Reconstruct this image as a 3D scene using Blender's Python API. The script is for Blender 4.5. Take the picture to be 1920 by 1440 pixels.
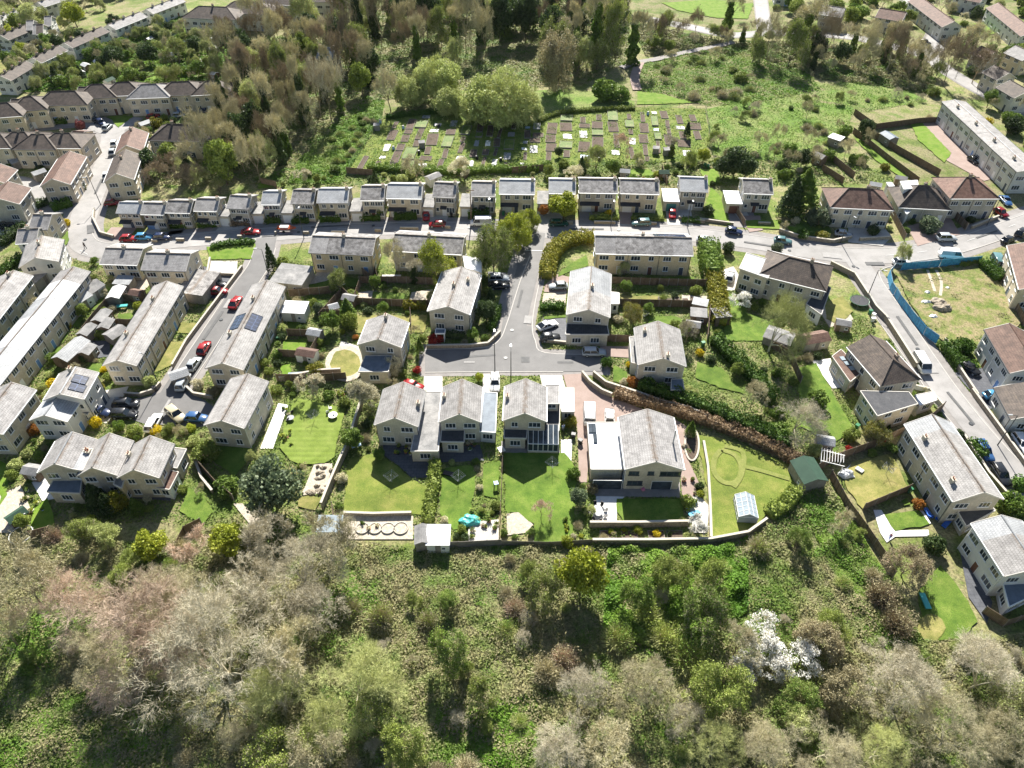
import bpy, math, random
import numpy as np
from mathutils import Vector, Matrix
R=math.radians
for o in list(bpy.data.objects): bpy.data.objects.remove(o)
S=bpy.context.scene; C=S.collection
# ---------------- camera, world, sun, exposure
FPX=1356.0; PITCH=R(43.3); CH=90.0
cd=bpy.data.cameras.new('camera'); cam=bpy.data.objects.new('camera',cd); C.objects.link(cam)
cam.location=(0,0,CH); cam.rotation_euler=(R(90)-PITCH,0,0)
cd.sensor_width=36; cd.lens=36*FPX/1920; cd.clip_end=5000; S.camera=cam
S.render.resolution_x=1024; S.render.resolution_y=768
SUN_EL=R(38); SUN_AZ=R(1.5)   # sun ahead of the camera (+Y)
w=bpy.data.worlds.new('World'); S.world=w; w.use_nodes=True
nt=w.node_tree; bg=nt.nodes['Background']; sk=nt.nodes.new('ShaderNodeTexSky'); sk.sky_type='NISHITA'
sk.sun_disc=False; sk.sun_elevation=SUN_EL; sk.sun_rotation=SUN_AZ; sk.air_density=1.0; sk.dust_density=0.6
nt.links.new(sk.outputs[0],bg.inputs[0]); bg.inputs[1].default_value=0.05
sd=bpy.data.lights.new('sun','SUN'); sd.energy=5.0; sd.angle=R(0.5); sd.color=(1,0.955,0.87)
so=bpy.data.objects.new('sun',sd); C.objects.link(so)
so.rotation_euler=(-(R(90)-SUN_EL),0,-SUN_AZ)
S.view_settings.view_transform='Standard'; S.view_settings.look='None'; S.view_settings.exposure=1.27; S.view_settings.gamma=1
S.render.engine='CYCLES'
# ---------------- projection helpers: a photo point to the place where it stands
cP,sP=math.cos(PITCH),math.sin(PITCH)
def G(px,py,z=0.0):
    x=(px-960)/FPX; y=-(py-720)/FPX
    dy=cP+y*sP; dz=-sP+y*cP; t=(z-CH)/dz
    return (x*t,dy*t)
def mpp(py,z=0.0):            # metres per photo pixel
    y=-(py-720)/FPX
    return (z-CH)/(-sP+y*cP)/FPX
def pix(x,y,z=0.0):
    d=y*cP-(z-CH)*sP; u=y*sP+(z-CH)*cP
    return (960+FPX*x/d, 720-FPX*u/d)
# ---------------- materials
def pmat(name,cols,scale=1.0,rough=0.8,bump=0.0,detail=6,big=None,rand=0.0,spec=0.3,trans=0.0,brick=None,metal=0,pos=None,coord='Object',fine=None,distort=0):
    m=bpy.data.materials.new(name); m.use_nodes=True; n=m.node_tree.nodes; l=m.node_tree.links
    b=n['Principled BSDF']; b.inputs['Roughness'].default_value=rough; b.inputs['Specular IOR Level'].default_value=spec; b.inputs['Metallic'].default_value=metal
    tc=n.new('ShaderNodeTexCoord'); nz=n.new('ShaderNodeTexNoise'); nz.inputs['Scale'].default_value=scale; nz.inputs['Detail'].default_value=detail; nz.inputs['Roughness'].default_value=.65; nz.inputs['Distortion'].default_value=distort
    vec=tc.outputs[coord]
    if rand:
        oi=n.new('ShaderNodeObjectInfo'); va=n.new('ShaderNodeVectorMath'); va.operation='ADD'
        sc=n.new('ShaderNodeVectorMath'); sc.operation='SCALE'; sc.inputs['Scale'].default_value=37
        cx=n.new('ShaderNodeCombineXYZ'); 
        for i in range(3): l.new(oi.outputs['Random'],cx.inputs[i])
        l.new(cx.outputs[0],sc.inputs[0]); l.new(vec,va.inputs[0]); l.new(sc.outputs[0],va.inputs[1]); vec2=va.outputs[0]
    else: vec2=vec
    l.new(vec2,nz.inputs['Vector'])
    cr=n.new('ShaderNodeValToRGB'); e=cr.color_ramp.elements
    k=len(cols)
    ps=pos or [0.32+0.36*i/max(1,k-1) for i in range(k)]
    e[0].position=ps[0]; e[0].color=(*cols[0],1); e[1].position=ps[-1]; e[1].color=(*cols[-1],1)
    for i in range(1,k-1):
        q=e.new(ps[i]); q.color=(*cols[i],1)
    l.new(nz.outputs['Fac'],cr.inputs[0]); out=cr.outputs[0]
    def mul(out,facsock,lo,hi,a=.3,b_=.7):
        mr=n.new('ShaderNodeMapRange'); mr.inputs[1].default_value=a; mr.inputs[2].default_value=b_; mr.inputs[3].default_value=lo; mr.inputs[4].default_value=hi
        l.new(facsock,mr.inputs[0])
        vm=n.new('ShaderNodeVectorMath'); vm.operation='SCALE'; l.new(out,vm.inputs[0]); l.new(mr.outputs[0],vm.inputs['Scale']); return vm.outputs[0]
    if big:
        n2=n.new('ShaderNodeTexNoise'); n2.inputs['Scale'].default_value=big[0]; n2.inputs['Detail'].default_value=4; l.new(vec2,n2.inputs['Vector'])
        out=mul(out,n2.outputs['Fac'],big[1],big[2])
    if fine:
        n3=n.new('ShaderNodeTexNoise'); n3.inputs['Scale'].default_value=fine[0]; n3.inputs['Detail'].default_value=3; n3.inputs['Roughness'].default_value=.8; l.new(vec2,n3.inputs['Vector'])
        out=mul(out,n3.outputs['Fac'],fine[1],fine[2],.35,.65)
    if brick:
        bt=n.new('ShaderNodeTexBrick'); bt.inputs['Scale'].default_value=1.0; bt.inputs['Brick Width'].default_value=brick[0]; bt.inputs['Row Height'].default_value=brick[1]
        bt.inputs['Mortar Size'].default_value=brick[2]; bt.inputs['Color1'].default_value=(1,1,1,1); bt.inputs['Color2'].default_value=(brick[4],)*3+(1,); bt.inputs['Mortar'].default_value=(brick[3],)*3+(1,)
        l.new(vec,bt.inputs['Vector'])
        mx=n.new('ShaderNodeVectorMath'); mx.operation='MULTIPLY'; l.new(out,mx.inputs[0]); l.new(bt.outputs['Color'],mx.inputs[1]); out=mx.outputs[0]
    if rand:
        mr=n.new('ShaderNodeMapRange'); mr.inputs[3].default_value=1-rand; mr.inputs[4].default_value=1+rand; l.new(oi.outputs['Random'],mr.inputs[0])
        vm=n.new('ShaderNodeVectorMath'); vm.operation='SCALE'; l.new(out,vm.inputs[0]); l.new(mr.outputs[0],vm.inputs['Scale']); out=vm.outputs[0]
    l.new(out,b.inputs['Base Color'])
    if bump:
        bp=n.new('ShaderNodeBump'); bp.inputs['Strength'].default_value=min(1,bump); bp.inputs['Distance'].default_value=.1; l.new(nz.outputs['Fac'],bp.inputs['Height']); l.new(bp.outputs[0],b.inputs['Normal'])
    if trans:
        tr=n.new('ShaderNodeBsdfTranslucent'); l.new(out,tr.inputs[0]); ms=n.new('ShaderNodeMixShader'); ms.inputs[0].default_value=trans
        o=n['Material Output']; l.new(b.outputs[0],ms.inputs[1]); l.new(tr.outputs[0],ms.inputs[2]); l.new(ms.outputs[0],o.inputs[0])
    return m
def flat(name,c,rough=.6,spec=.4,metal=0,var=.08):
    return pmat(name,[tuple(v*(1-var) for v in c),tuple(min(1,v*(1+var)) for v in c)],2.5,rough,spec=spec,metal=metal,detail=4)
M={}
def moss(m):   # rusty moss and lichen gathering along the ridge line of old tiles
    n=m.node_tree.nodes; l=m.node_tree.links; b=n['Principled BSDF']; src=b.inputs['Base Color'].links[0].from_socket
    tc=n.new('ShaderNodeTexCoord'); sx=n.new('ShaderNodeSeparateXYZ'); l.new(tc.outputs['Object'],sx.inputs[0]); ab=n.new('ShaderNodeMath'); ab.operation='ABSOLUTE'; l.new(sx.outputs['Y'],ab.inputs[0])
    mr=n.new('ShaderNodeMapRange'); mr.inputs[1].default_value=.15; mr.inputs[2].default_value=1.3; mr.inputs[3].default_value=.5; mr.inputs[4].default_value=0; l.new(ab.outputs[0],mr.inputs[0])
    nz_=n.new('ShaderNodeTexNoise'); nz_.inputs['Scale'].default_value=1.6; nz_.inputs['Detail'].default_value=9; nz_.inputs['Roughness'].default_value=.75; oi=n.new('ShaderNodeObjectInfo'); va=n.new('ShaderNodeVectorMath'); va.operation='ADD'; l.new(tc.outputs['Object'],va.inputs[0]); l.new(oi.outputs['Random'],va.inputs[1]); l.new(va.outputs[0],nz_.inputs['Vector'])
    ad=n.new('ShaderNodeMath'); ad.operation='ADD'; l.new(mr.outputs[0],ad.inputs[0]); l.new(nz_.outputs['Fac'],ad.inputs[1]); st=n.new('ShaderNodeMapRange'); st.inputs[1].default_value=.84; st.inputs[2].default_value=1.12; l.new(ad.outputs[0],st.inputs[0])
    mx=n.new('ShaderNodeMix'); mx.data_type='RGBA'; l.new(st.outputs[0],mx.inputs[0]); l.new(src,mx.inputs[6]); mx.inputs[7].default_value=(.17,.125,.09,1); l.new(mx.outputs[2],b.inputs['Base Color'])
def tiles(n,a,b,c,rough=.75,rand=.1,big=(.5,.8,1.15),spec=.35):
    M[n]=pmat('tiles_'+n,[a,b,c],1.1,rough,bump=.3,big=big,rand=rand,brick=(.34,.36,.035,.62,.88),fine=(7,.82,1.14),spec=spec)
    if n in ('grey','pale','mottled'): moss(M[n])
tiles('grey',(.25,.24,.235),(.36,.345,.335),(.43,.415,.405))
tiles('pale',(.29,.275,.265),(.37,.355,.34),(.45,.43,.415))
tiles('mottled',(.13,.12,.115),(.31,.295,.285),(.45,.43,.415),big=(.8,.65,1.2))
tiles('slate',(.36,.37,.385),(.42,.43,.44),(.46,.47,.475),rough=.6)
tiles('brown',(.105,.06,.045),(.17,.098,.074),(.23,.14,.105))
tiles('darkbrown',(.07,.055,.045),(.115,.09,.075),(.17,.13,.10))
tiles('redbrown',(.15,.075,.055),(.24,.13,.095),(.30,.18,.13))
tiles('white',(.58,.59,.60),(.66,.67,.68),(.72,.73,.73),rough=.6,rand=.03)
tiles('black',(.035,.04,.048),(.05,.055,.065),(.065,.07,.08),rough=.6,rand=.05)
M['felt']=pmat('grey_felt',[(.16,.16,.16),(.26,.255,.25),(.36,.35,.34)],.6,.8,rand=.12,fine=(5,.85,1.1))
M['whitefelt']=flat('white_membrane',(.80,.81,.82),.5,var=.03)
M['blackfelt']=pmat('black_felt',[(.045,.048,.055),(.085,.085,.09)],.9,.7,fine=(6,.8,1.2))
M['bluefelt']=pmat('blue_grey_felt',[(.10,.13,.17),(.18,.22,.27)],.8,.6)
M['stone']=pmat('cream_render',[(.54,.47,.35),(.64,.56,.43),(.70,.62,.49)],.5,.9,rand=.10,fine=(3,.86,1.08),brick=(.9,.3,.012,.88,.95),big=(.35,.84,1.06))
M['gold']=pmat('honey_stone',[(.60,.48,.30),(.70,.57,.37)],.6,.9,rand=.06,fine=(3,.85,1.08))
M['beige']=pmat('beige_block',[(.48,.44,.36),(.60,.55,.45)],.5,.9,rand=.08,fine=(3,.86,1.08),brick=(.9,.3,.012,.85,.95),big=(.35,.8,1.07))
M['render']=pmat('white_render',[(.58,.57,.53),(.72,.71,.67)],.5,.85,rand=.05,big=(.3,.86,1.05))
M['trim']=flat('white_trim',(.80,.80,.78),.5,var=.02)
M['verge']=flat('pale_verge',(.58,.55,.50),.7,var=.06)
M['glass']=pmat('window_glass',[(.02,.028,.035),(.06,.08,.10)],.7,.08,spec=.6,rand=.3)
M['paleglass']=pmat('conservatory_glass',[(.28,.34,.38),(.40,.46,.50)],.6,.15,spec=.6)
M['door']=flat('dark_door',(.06,.08,.12)); M['garagedoor']=flat('garage_door',(.70,.71,.70),.5,var=.03)
M['bluedoor']=flat('blue_door',(.16,.30,.55)); M['tealdoor']=flat('teal_door',(.05,.20,.20)); M['browndoor']=flat('brown_door',(.14,.06,.04))
M['pot']=flat('clay_pot',(.35,.14,.08)); M['brick']=pmat('chimney_brick',[(.28,.24,.19),(.38,.33,.27)],2,.9,brick=(.25,.08,.01,.7,.85))
M['solar']=pmat('solar_cells',[(.02,.03,.06),(.035,.05,.09)],3,.15,spec=.6,brick=(1.0,1.6,.05,3.0,1.0))
M['asphalt']=pmat('asphalt',[(.25,.24,.23),(.30,.288,.278),(.34,.325,.315)],.35,.78,bump=.1,fine=(8,.92,1.06),big=(.06,.85,1.12),spec=.45)
M['asphalt_dark']=pmat('newer_asphalt',[(.125,.122,.12),(.165,.16,.157)],.4,.75,fine=(8,.93,1.06),big=(.08,.9,1.1),spec=.45)
M['pave']=pmat('pavement',[(.22,.205,.195),(.30,.28,.265)],.6,.85,fine=(6,.92,1.06))
M['kerb']=flat('kerb_stone',(.44,.42,.39),.85)
M['mark']=flat('road_paint',(.72,.72,.70),.7)
M['pinkdrive']=pmat('pink_tarmac',[(.29,.215,.185),(.36,.275,.24)],.5,.85,fine=(7,.9,1.08))
M['concrete']=pmat('pale_concrete',[(.44,.42,.385),(.58,.56,.52)],.5,.85,fine=(5,.9,1.06),brick=(.6,.6,.02,.85,.95))
M['gravel']=pmat('gravel',[(.36,.31,.24),(.60,.54,.45)],3,.95,fine=(9,.75,1.2))
M['darkslab']=pmat('dark_slabs',[(.08,.085,.10),(.13,.135,.15)],.8,.7,brick=(.9,.6,.03,.6,.85))
M['whitestone']=flat('white_paving',(.72,.71,.69),.7,var=.07)
M['soil']=pmat('soil',[(.07,.05,.038),(.135,.10,.075)],1.5,.95,bump=.5,fine=(6,.7,1.3))
M['lawn']=pmat('lawn_grass',[(.065,.125,.014),(.105,.17,.022),(.16,.215,.04)],.5,.95,big=(.15,.8,1.2),fine=(7,.7,1.3),bump=.3,rand=.12)
M['drylawn']=pmat('dry_lawn',[(.13,.145,.035),(.21,.205,.06),(.30,.26,.10)],.5,.95,big=(.15,.85,1.15),fine=(7,.75,1.25),bump=.3,rand=.1)
M['ringlawn']=pmat('ring_lawn',[(.10,.15,.02),(.16,.20,.035),(.24,.25,.06)],.4,.95,big=(.12,.8,1.15),fine=(6,.7,1.3),bump=.3)
M['vivid']=pmat('bright_grass',[(.09,.17,.012),(.14,.23,.022),(.19,.24,.05)],.6,.95,fine=(7,.75,1.25),rand=.08)
M['rough']=pmat('rough_grass',[(.08,.14,.02),(.16,.18,.05),(.27,.22,.12),(.11,.17,.025)],.25,.95,fine=(3,.6,1.4),bump=.6)
M['wood']=pmat('fence_wood',[(.15,.105,.07),(.27,.20,.14)],1.5,.9,rand=.2,brick=(.12,5,.012,.6,.85))
M['greywood']=pmat('grey_wood',[(.20,.18,.16),(.32,.29,.26)],1.5,.9,rand=.15)
M['rubble']=pmat('rubble_stone',[(.24,.20,.15),(.40,.35,.27)],2.5,.95,fine=(5,.7,1.2),rand=.1)
M['coping']=flat('coping_stone',(.50,.46,.39),.9)
M['metal']=flat('dark_metal',(.06,.065,.07),.5); M['steel']=flat('galvanised_steel',(.45,.46,.47),.4,metal=.4)
M['bluesheet']=pmat('blue_sheeting',[(.03,.22,.42),(.10,.42,.62)],1.2,.6,fine=(3,.7,1.2))
M['tyre']=flat('tyre_rubber',(.02,.02,.02),.9); M['carglass']=flat('car_glass',(.015,.02,.025),.06,spec=.7)
M['lamp']=flat('lamp_lens',(.75,.75,.72),.2)
M['skin']=flat('skin',(.45,.28,.20)); M['hair']=flat('hair',(.05,.03,.02))
for n,c in dict(p_red=(.32,.02,.022),p_darkred=(.24,.01,.015),p_white=(.78,.78,.77),p_silver=(.42,.45,.47),p_black=(.02,.022,.026),p_blue=(.04,.11,.26),p_sky=(.07,.26,.45),p_navy=(.02,.035,.09),p_green=(.02,.09,.06),p_teal=(.10,.20,.21),p_grey=(.12,.13,.14),p_beige=(.55,.48,.32),p_orange=(.55,.09,.01),p_lightgreen=(.05,.35,.12)).items():
    M[n]=flat('paint_'+n[2:],c,.25,spec=.6,var=.02)
for n,c in dict(c_teal=(.08,.45,.42),c_blue=(.04,.15,.55),c_red=(.55,.04,.05),c_white=(.78,.78,.76),c_green=(.04,.20,.09),c_black=(.025,.025,.03),c_pink=(.6,.2,.3),c_cyan=(.1,.5,.7),c_grey=(.3,.31,.32),c_orange=(.6,.22,.03),c_lblue=(.35,.5,.7)).items():
    M[n]=flat('plastic_'+n[2:],c,.45,var=.03)
def fol(n,a,b,c,t=.25,rand=.2):
    g=1.9 if n not in('l_white','l_yellow','l_cream','l_pink','l_hedge','l_bright','l_orange','l_red') else 1.0
    if n=='l_dark': g=1.5
    a,b,c=[tuple(min(.9,v*g) for v in q) for q in (a,b,c)]
    M[n]=pmat('foliage_'+n,[a,b,c],1.3,.6,rand=rand,trans=t,spec=.25,fine=(6,.7,1.35))
fol('l_green',(.042,.078,.012),(.08,.122,.02),(.13,.17,.035)); fol('l_bright',(.22,.27,.02),(.34,.38,.04),(.46,.48,.08))
fol('l_pale',(.15,.17,.055),(.21,.235,.085),(.29,.31,.13)); fol('l_dark',(.026,.046,.016),(.045,.07,.022),(.07,.10,.032))
fol('l_bluegreen',(.045,.062,.032),(.075,.098,.052),(.12,.145,.08)); fol('l_olive',(.070,.095,.018),(.12,.15,.03),(.18,.21,.05))
fol('l_yellow',(.50,.40,.01),(.65,.52,.02),(.75,.62,.05)); fol('l_red',(.28,.02,.015),(.42,.04,.03),(.5,.08,.04)); fol('l_orange',(.35,.13,.02),(.45,.20,.04),(.5,.27,.07))
fol('l_white',(.66,.64,.58),(.78,.77,.72),(.86,.85,.80)); fol('l_pink',(.5,.22,.3),(.62,.34,.42),(.7,.45,.5)); fol('l_cream',(.50,.46,.30),(.62,.58,.40),(.72,.68,.5))
fol('l_gold',(.06,.085,.012),(.15,.135,.018),(.08,.11,.015)); fol('l_beech',(.095,.065,.038),(.14,.10,.06),(.19,.14,.085)); fol('l_purple',(.10,.03,.035),(.16,.05,.05),(.2,.07,.07))
fol('l_tan',(.11,.095,.05),(.16,.14,.08),(.21,.185,.11)); fol('l_hedge',(.04,.09,.01),(.075,.15,.018),(.12,.20,.03),t=.2)
def bark(n,a,b,rand=.15): M[n]=pmat('bark_'+n,[a,b],3,.85,rand=rand,fine=(2,.8,1.2),spec=.2)
bark('b_grey',(.38,.34,.24),(.62,.57,.43)); bark('b_tan',(.40,.36,.21),(.60,.55,.37)); bark('b_pink',(.48,.36,.26),(.68,.54,.42)); bark('b_olive',(.36,.38,.13),(.54,.56,.25))
bark('b_brown',(.24,.19,.12),(.38,.31,.21)); bark('b_trunk',(.10,.08,.06),(.18,.145,.11))
M['ground']=pmat('garden_ground',[(.08,.13,.02),(.14,.18,.04),(.26,.23,.12),(.10,.17,.022)],.12,.95,fine=(2.2,.5,1.5),big=(.02,.8,1.2),bump=.6,detail=10)
# ---------------- mesh helpers
def tag(o,label=None,cat=None,group=None,kind=None):
    if label: o['label']=label
    if cat: o['category']=cat
    if group: o['group']=group
    if kind: o['kind']=kind
    return o
def mesh(name,verts,faces,mats,mi=None,smooth=False):
    me=bpy.data.meshes.new(name); v=np.asarray(verts,dtype=np.float32)
    if isinstance(faces,np.ndarray):
        n=len(faces); k=faces.shape[1]
        me.vertices.add(len(v)); me.vertices.foreach_set('co',v.ravel())
        me.loops.add(n*k); me.loops.foreach_set('vertex_index',faces.ravel().astype(np.int32))
        me.polygons.add(n); me.polygons.foreach_set('loop_start',np.arange(0,n*k,k,dtype=np.int32))
    else: me.from_pydata([tuple(map(float,p)) for p in v],[],faces)
    for m in (mats if isinstance(mats,(list,tuple)) else [mats]): me.materials.append(M[m] if isinstance(m,str) else m)
    if mi is not None: me.polygons.foreach_set('material_index',np.asarray(mi,dtype=np.int32))
    if smooth: me.polygons.foreach_set('use_smooth',np.ones(len(me.polygons),dtype=bool))
    me.update(calc_edges=True); return me
def link(name,me,parent=None,loc=None,rz=None,scale=None):
    o=bpy.data.objects.new(name,me); C.objects.link(o)
    if parent is not None: o.parent=parent
    if loc is not None: o.location=loc
    if rz is not None: o.rotation_euler=(0,0,rz)
    if scale is not None: o.scale=scale
    return o
def empty(name,x,y,rz=0,z=0): return link(name,None,None,(x,y,z),rz)
class MB:
    def __init__(s): s.v=[]; s.f=[]; s.mi=[]
    def add(s,v,f,mi=0):
        k=len(s.v); s.v+=[tuple(p) for p in v]; s.f+=[tuple(i+k for i in q) for q in f]; s.mi+=[mi]*len(f); return s
    def box(s,x0,x1,y0,y1,z0,z1,mi=0):
        return s.add([(x0,y0,z0),(x1,y0,z0),(x1,y1,z0),(x0,y1,z0),(x0,y0,z1),(x1,y0,z1),(x1,y1,z1),(x0,y1,z1)],[(0,3,2,1),(4,5,6,7),(0,1,5,4),(1,2,6,5),(2,3,7,6),(3,0,4,7)],mi)
    def seg(s,a,b,w,z0,z1,mi=0,zb0=None,zb1=None):   # a box along a ground line
        a=Vector(a[:2]); b=Vector(b[:2]); d=b-a
        if d.length<1e-4: return s
        n=Vector((-d.y,d.x)).normalized()*w/2
        p=[a-n,b-n,b+n,a+n]; zz=[z0,z0 if zb0 is None else zb0]; z2=[z1,z1 if zb1 is None else zb1]
        q=[0,1,1,0]
        return s.add([(p[i].x,p[i].y,zz[q[i]]) for i in range(4)]+[(p[i].x,p[i].y,z2[q[i]]) for i in range(4)],[(0,3,2,1),(4,5,6,7),(0,1,5,4),(1,2,6,5),(2,3,7,6),(3,0,4,7)],mi)
    def prism(s,pts,z0,z1,mi=0):
        n=len(pts); A=sum(pts[i][0]*pts[(i+1)%n][1]-pts[(i+1)%n][0]*pts[i][1] for i in range(n))
        if A<0: pts=pts[::-1]
        return s.add([(p[0],p[1],z0) for p in pts]+[(p[0],p[1],z1) for p in pts],[tuple(range(n))[::-1],tuple(range(n,2*n))]+[(i,(i+1)%n,n+(i+1)%n,n+i) for i in range(n)],mi)
    def cyl(s,x,y,z0,z1,r0,r1=None,n=8,mi=0):
        r1=r0 if r1 is None else r1
        v=[(x+r0*math.cos(2*math.pi*i/n),y+r0*math.sin(2*math.pi*i/n),z0) for i in range(n)]+[(x+r1*math.cos(2*math.pi*i/n),y+r1*math.sin(2*math.pi*i/n),z1) for i in range(n)]
        return s.add(v,[tuple(range(n))[::-1],tuple(range(n,2*n))]+[(i,(i+1)%n,n+(i+1)%n,n+i) for i in range(n)],mi)
    def bar(s,a,b,r,n=5,mi=0,r1=None):
        a=Vector(a); b=Vector(b); d=(b-a).normalized(); r1=r if r1 is None else r1
        u=d.cross(Vector((0,0,1)) if abs(d.z)<.9 else Vector((1,0,0))).normalized(); w_=d.cross(u)
        v=[a+(u*math.cos(2*math.pi*i/n)+w_*math.sin(2*math.pi*i/n))*r for i in range(n)]+[b+(u*math.cos(2*math.pi*i/n)+w_*math.sin(2*math.pi*i/n))*r1 for i in range(n)]
        return s.add(v,[tuple(range(n)),tuple(range(n,2*n))[::-1]]+[(i,n+i,n+(i+1)%n,(i+1)%n) for i in range(n)],mi)
    def mesh(s,name,mats,smooth=False): return mesh(name,s.v,s.f,mats,s.mi,smooth)
    def obj(s,name,mats,parent=None,**k): return link(name,s.mesh(name,mats),parent,**k)
def inpoly(x,y,p):
    c=False; n=len(p); j=n-1
    for i in range(n):
        if (p[i][1]>y)!=(p[j][1]>y) and x<(p[j][0]-p[i][0])*(y-p[i][1])/(p[j][1]-p[i][1])+p[i][0]: c=not c
        j=i
    return c
BLOCK=[]   # (polygon, bbox, kind)
def block(poly,kind):
    xs=[p[0] for p in poly]; ys=[p[1] for p in poly]; BLOCK.append((poly,(min(xs),max(xs),min(ys),max(ys)),kind))
def blocked(x,y,m=0,kinds=None):
    for poly,bb,k in BLOCK:
        if kinds and k not in kinds: continue
        if x<bb[0]-m or x>bb[1]+m or y<bb[2]-m or y>bb[3]+m: continue
        for dx,dy in ((0,0),(m,0),(-m,0),(0,m),(0,-m)) if m else ((0,0),):
            if inpoly(x+dx,y+dy,poly): return True
    return False
# ---------------- auto labels: every thing is told apart by its look and what it stands near
LM=[];AUTO=[]
def auto(o,look,cat,x,y,group=None,z=0):
    o['category']=cat
    if group: o['group']=group
    AUTO.append((o,look,x,y)); return o
ORD=['','first','second','third','fourth','fifth','sixth','seventh','eighth','ninth','tenth','eleventh','twelfth']
def finish_labels():
    d={}
    for o,look,x,y in AUTO:
        px,py=pix(x,y); lx=min(LM,key=lambda q:((q[0]-px)/1.0)**2+((q[1]-py)/.75)**2)
        d.setdefault((look,lx[2]),[]).append((px,o))
    for (look,ph),L in d.items():
        L.sort(key=lambda q:q[0]); n=len(L)
        for i,(px,o) in enumerate(L):
            if n==1: t=look
            elif i==0: t='leftmost '+look
            elif i==n-1: t='rightmost '+look
            elif i<12: t=ORD[i+1]+' '+look+' from the left'
            else: t=str(i+1)+'th '+look+' from the left'
            t=(t+' '+ph)
            if len(t.split())>16: t=t.replace(' from the left ',' from left ')
            while len(t.split())>16 and ' the ' in t: t=t.replace(' the ',' ',1)
            w_=t.split(); o['label']=' '.join(w_[:16])
# ---------------- the ground
def structure(name,pts,mat,z,blockkind=None,world=False,label=None):
    p=[q if world else G(*q) for q in pts]
    if name in ('lawn','rough_plot'):
        o_=[]; rg=random.Random(int(abs(p[0][0])*31))
        for i in range(len(p)):
            a=p[i]; b=p[(i+1)%len(p)]; k=max(1,int(math.dist(a,b)/.9))
            for j in range(k): t=j/k; o_.append((a[0]+(b[0]-a[0])*t+rg.gauss(0,.10),a[1]+(b[1]-a[1])*t+rg.gauss(0,.10)))
        p=o_
    n=len(p); A=sum(p[i][0]*p[(i+1)%n][1]-p[(i+1)%n][0]*p[i][1] for i in range(n))
    if A<0: p=p[::-1]
    o=link(name,mesh(name,[(a,b,z) for a,b in p],[tuple(range(n))],mat)); o['kind']='structure'
    if blockkind: block(p,blockkind)
    return o
link('ground',mesh('ground',[(-900,-200,0),(900,-200,0),(900,1500,0),(-900,1500,0)],[(0,1,2,3)],'ground'))['kind']='structure'
ZL=[0.012]
def nz():
    ZL[0]+=.004; return ZL[0]
def smoothline(p,k=4):
    out=[]
    for i in range(len(p)-1):
        a=p[max(i-1,0)]; b=p[i]; c=p[i+1]; d=p[min(i+2,len(p)-1)]
        for j in range(k):
            t=j/k; out.append(tuple(.5*(2*b[q]+(c[q]-a[q])*t+(2*a[q]-5*b[q]+4*c[q]-d[q])*t*t+(3*b[q]-a[q]-3*c[q]+d[q])*t**3) for q in (0,1)))
    out.append(p[-1]); return out
def offset(p,w):
    out=[]
    for i in range(len(p)):
        a=Vector(p[max(i-1,0)]); b=Vector(p[min(i+1,len(p)-1)]); d=(b-a).normalized(); out.append((p[i][0]-d.y*w,p[i][1]+d.x*w))
    return out
def ribbon(name,pl,w,mat,z,bk=None,px=True):
    if px: pl=smoothline([G(*q) for q in pl])
    L=offset(pl,w/2); Rr=offset(pl,-w/2); n=len(pl)
    v=[(a,b,z) for a,b in L]+[(a,b,z) for a,b in Rr]
    f=[(n+i,n+i+1,i+1,i) for i in range(n-1)]
    o=link(name,mesh(name,v,f,mat)); o['kind']='structure'
    if bk:
        for i in range(n-1): block([L[i],L[i+1],Rr[i+1],Rr[i]],bk)
    return pl
ROADS=[('road',[(212,236),(211,262),(203,300),(186,335),(170,370),(158,405),(152,432),(160,457),(195,470),(260,464),(330,452),(420,445),(520,438),(610,431),(700,428),(800,427),(900,430),(1000,433),(1100,433),(1200,434),(1300,440),(1400,452),(1480,465),(1560,476),(1640,480),(1720,474),(1780,462),(1850,440),(1930,412),(1990,390)],6.2,1.8),
('road',[(1003,436),(993,490),(978,550),(966,600),(960,650),(958,682)],4.9,1.7),
('road',[(500,446),(486,496),(452,548),(415,604),(375,662),(338,716),(318,748)],4.6,1.3),
('road',[(1600,480),(1618,508),(1650,553),(1688,607),(1726,663),(1764,720),(1806,772),(1850,826),(1895,878),(1960,955)],5.0,1.5),
('road',[(-40,248),(40,239),(100,232),(160,228),(205,244)],6,1.6),('road',[(205,250),(228,240),(255,220)],4,.6),
('road',[(-40,465),(20,434),(62,412),(100,392),(135,372),(168,362)],5.5,1.4),('road',[(66,408),(72,385),(64,362),(50,345),(20,338)],4.0,.6),
('road',[(1215,36),(1290,50),(1370,66),(1440,62),(1520,64),(1600,70),(1670,86),(1735,105),(1775,132),(1820,160),(1870,186),(1950,222)],5.5,.6),
('road',[(1735,105),(1752,80),(1760,55),(1735,25),(1700,-5)],7,1),('road',[(1435,62),(1430,30),(1425,-10)],5,.5)]
zp=nz(); rl=[]
for i,(n,pl,w_,pv) in enumerate(ROADS): ribbon('pavement',pl,w_+2*pv,'pave',zp+.0025*i)
ZL[0]=.055
for i,(n,pl,w_,pv) in enumerate(ROADS):
    rl.append(ribbon(n,pl,w_,'asphalt_dark' if i in(1,2) else 'asphalt',nz()))
    if i in (0,1,2,3,4,6): ribbon('road',pl,w_+2*pv,'pave',-1,'road')
    else: ribbon('road',pl,w_,'pave',-1,'road')
for o in list(C.objects):
    if o.name.startswith('road') and o.type=='MESH' and o.data.vertices[0].co.z<0: bpy.data.objects.remove(o)
structure('pavement',[(786,646),(915,646),(938,610),(948,600),(1000,600),(1018,655),(1145,657),(1145,704),(786,706)],'pave',zp+.03,'road')
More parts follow.
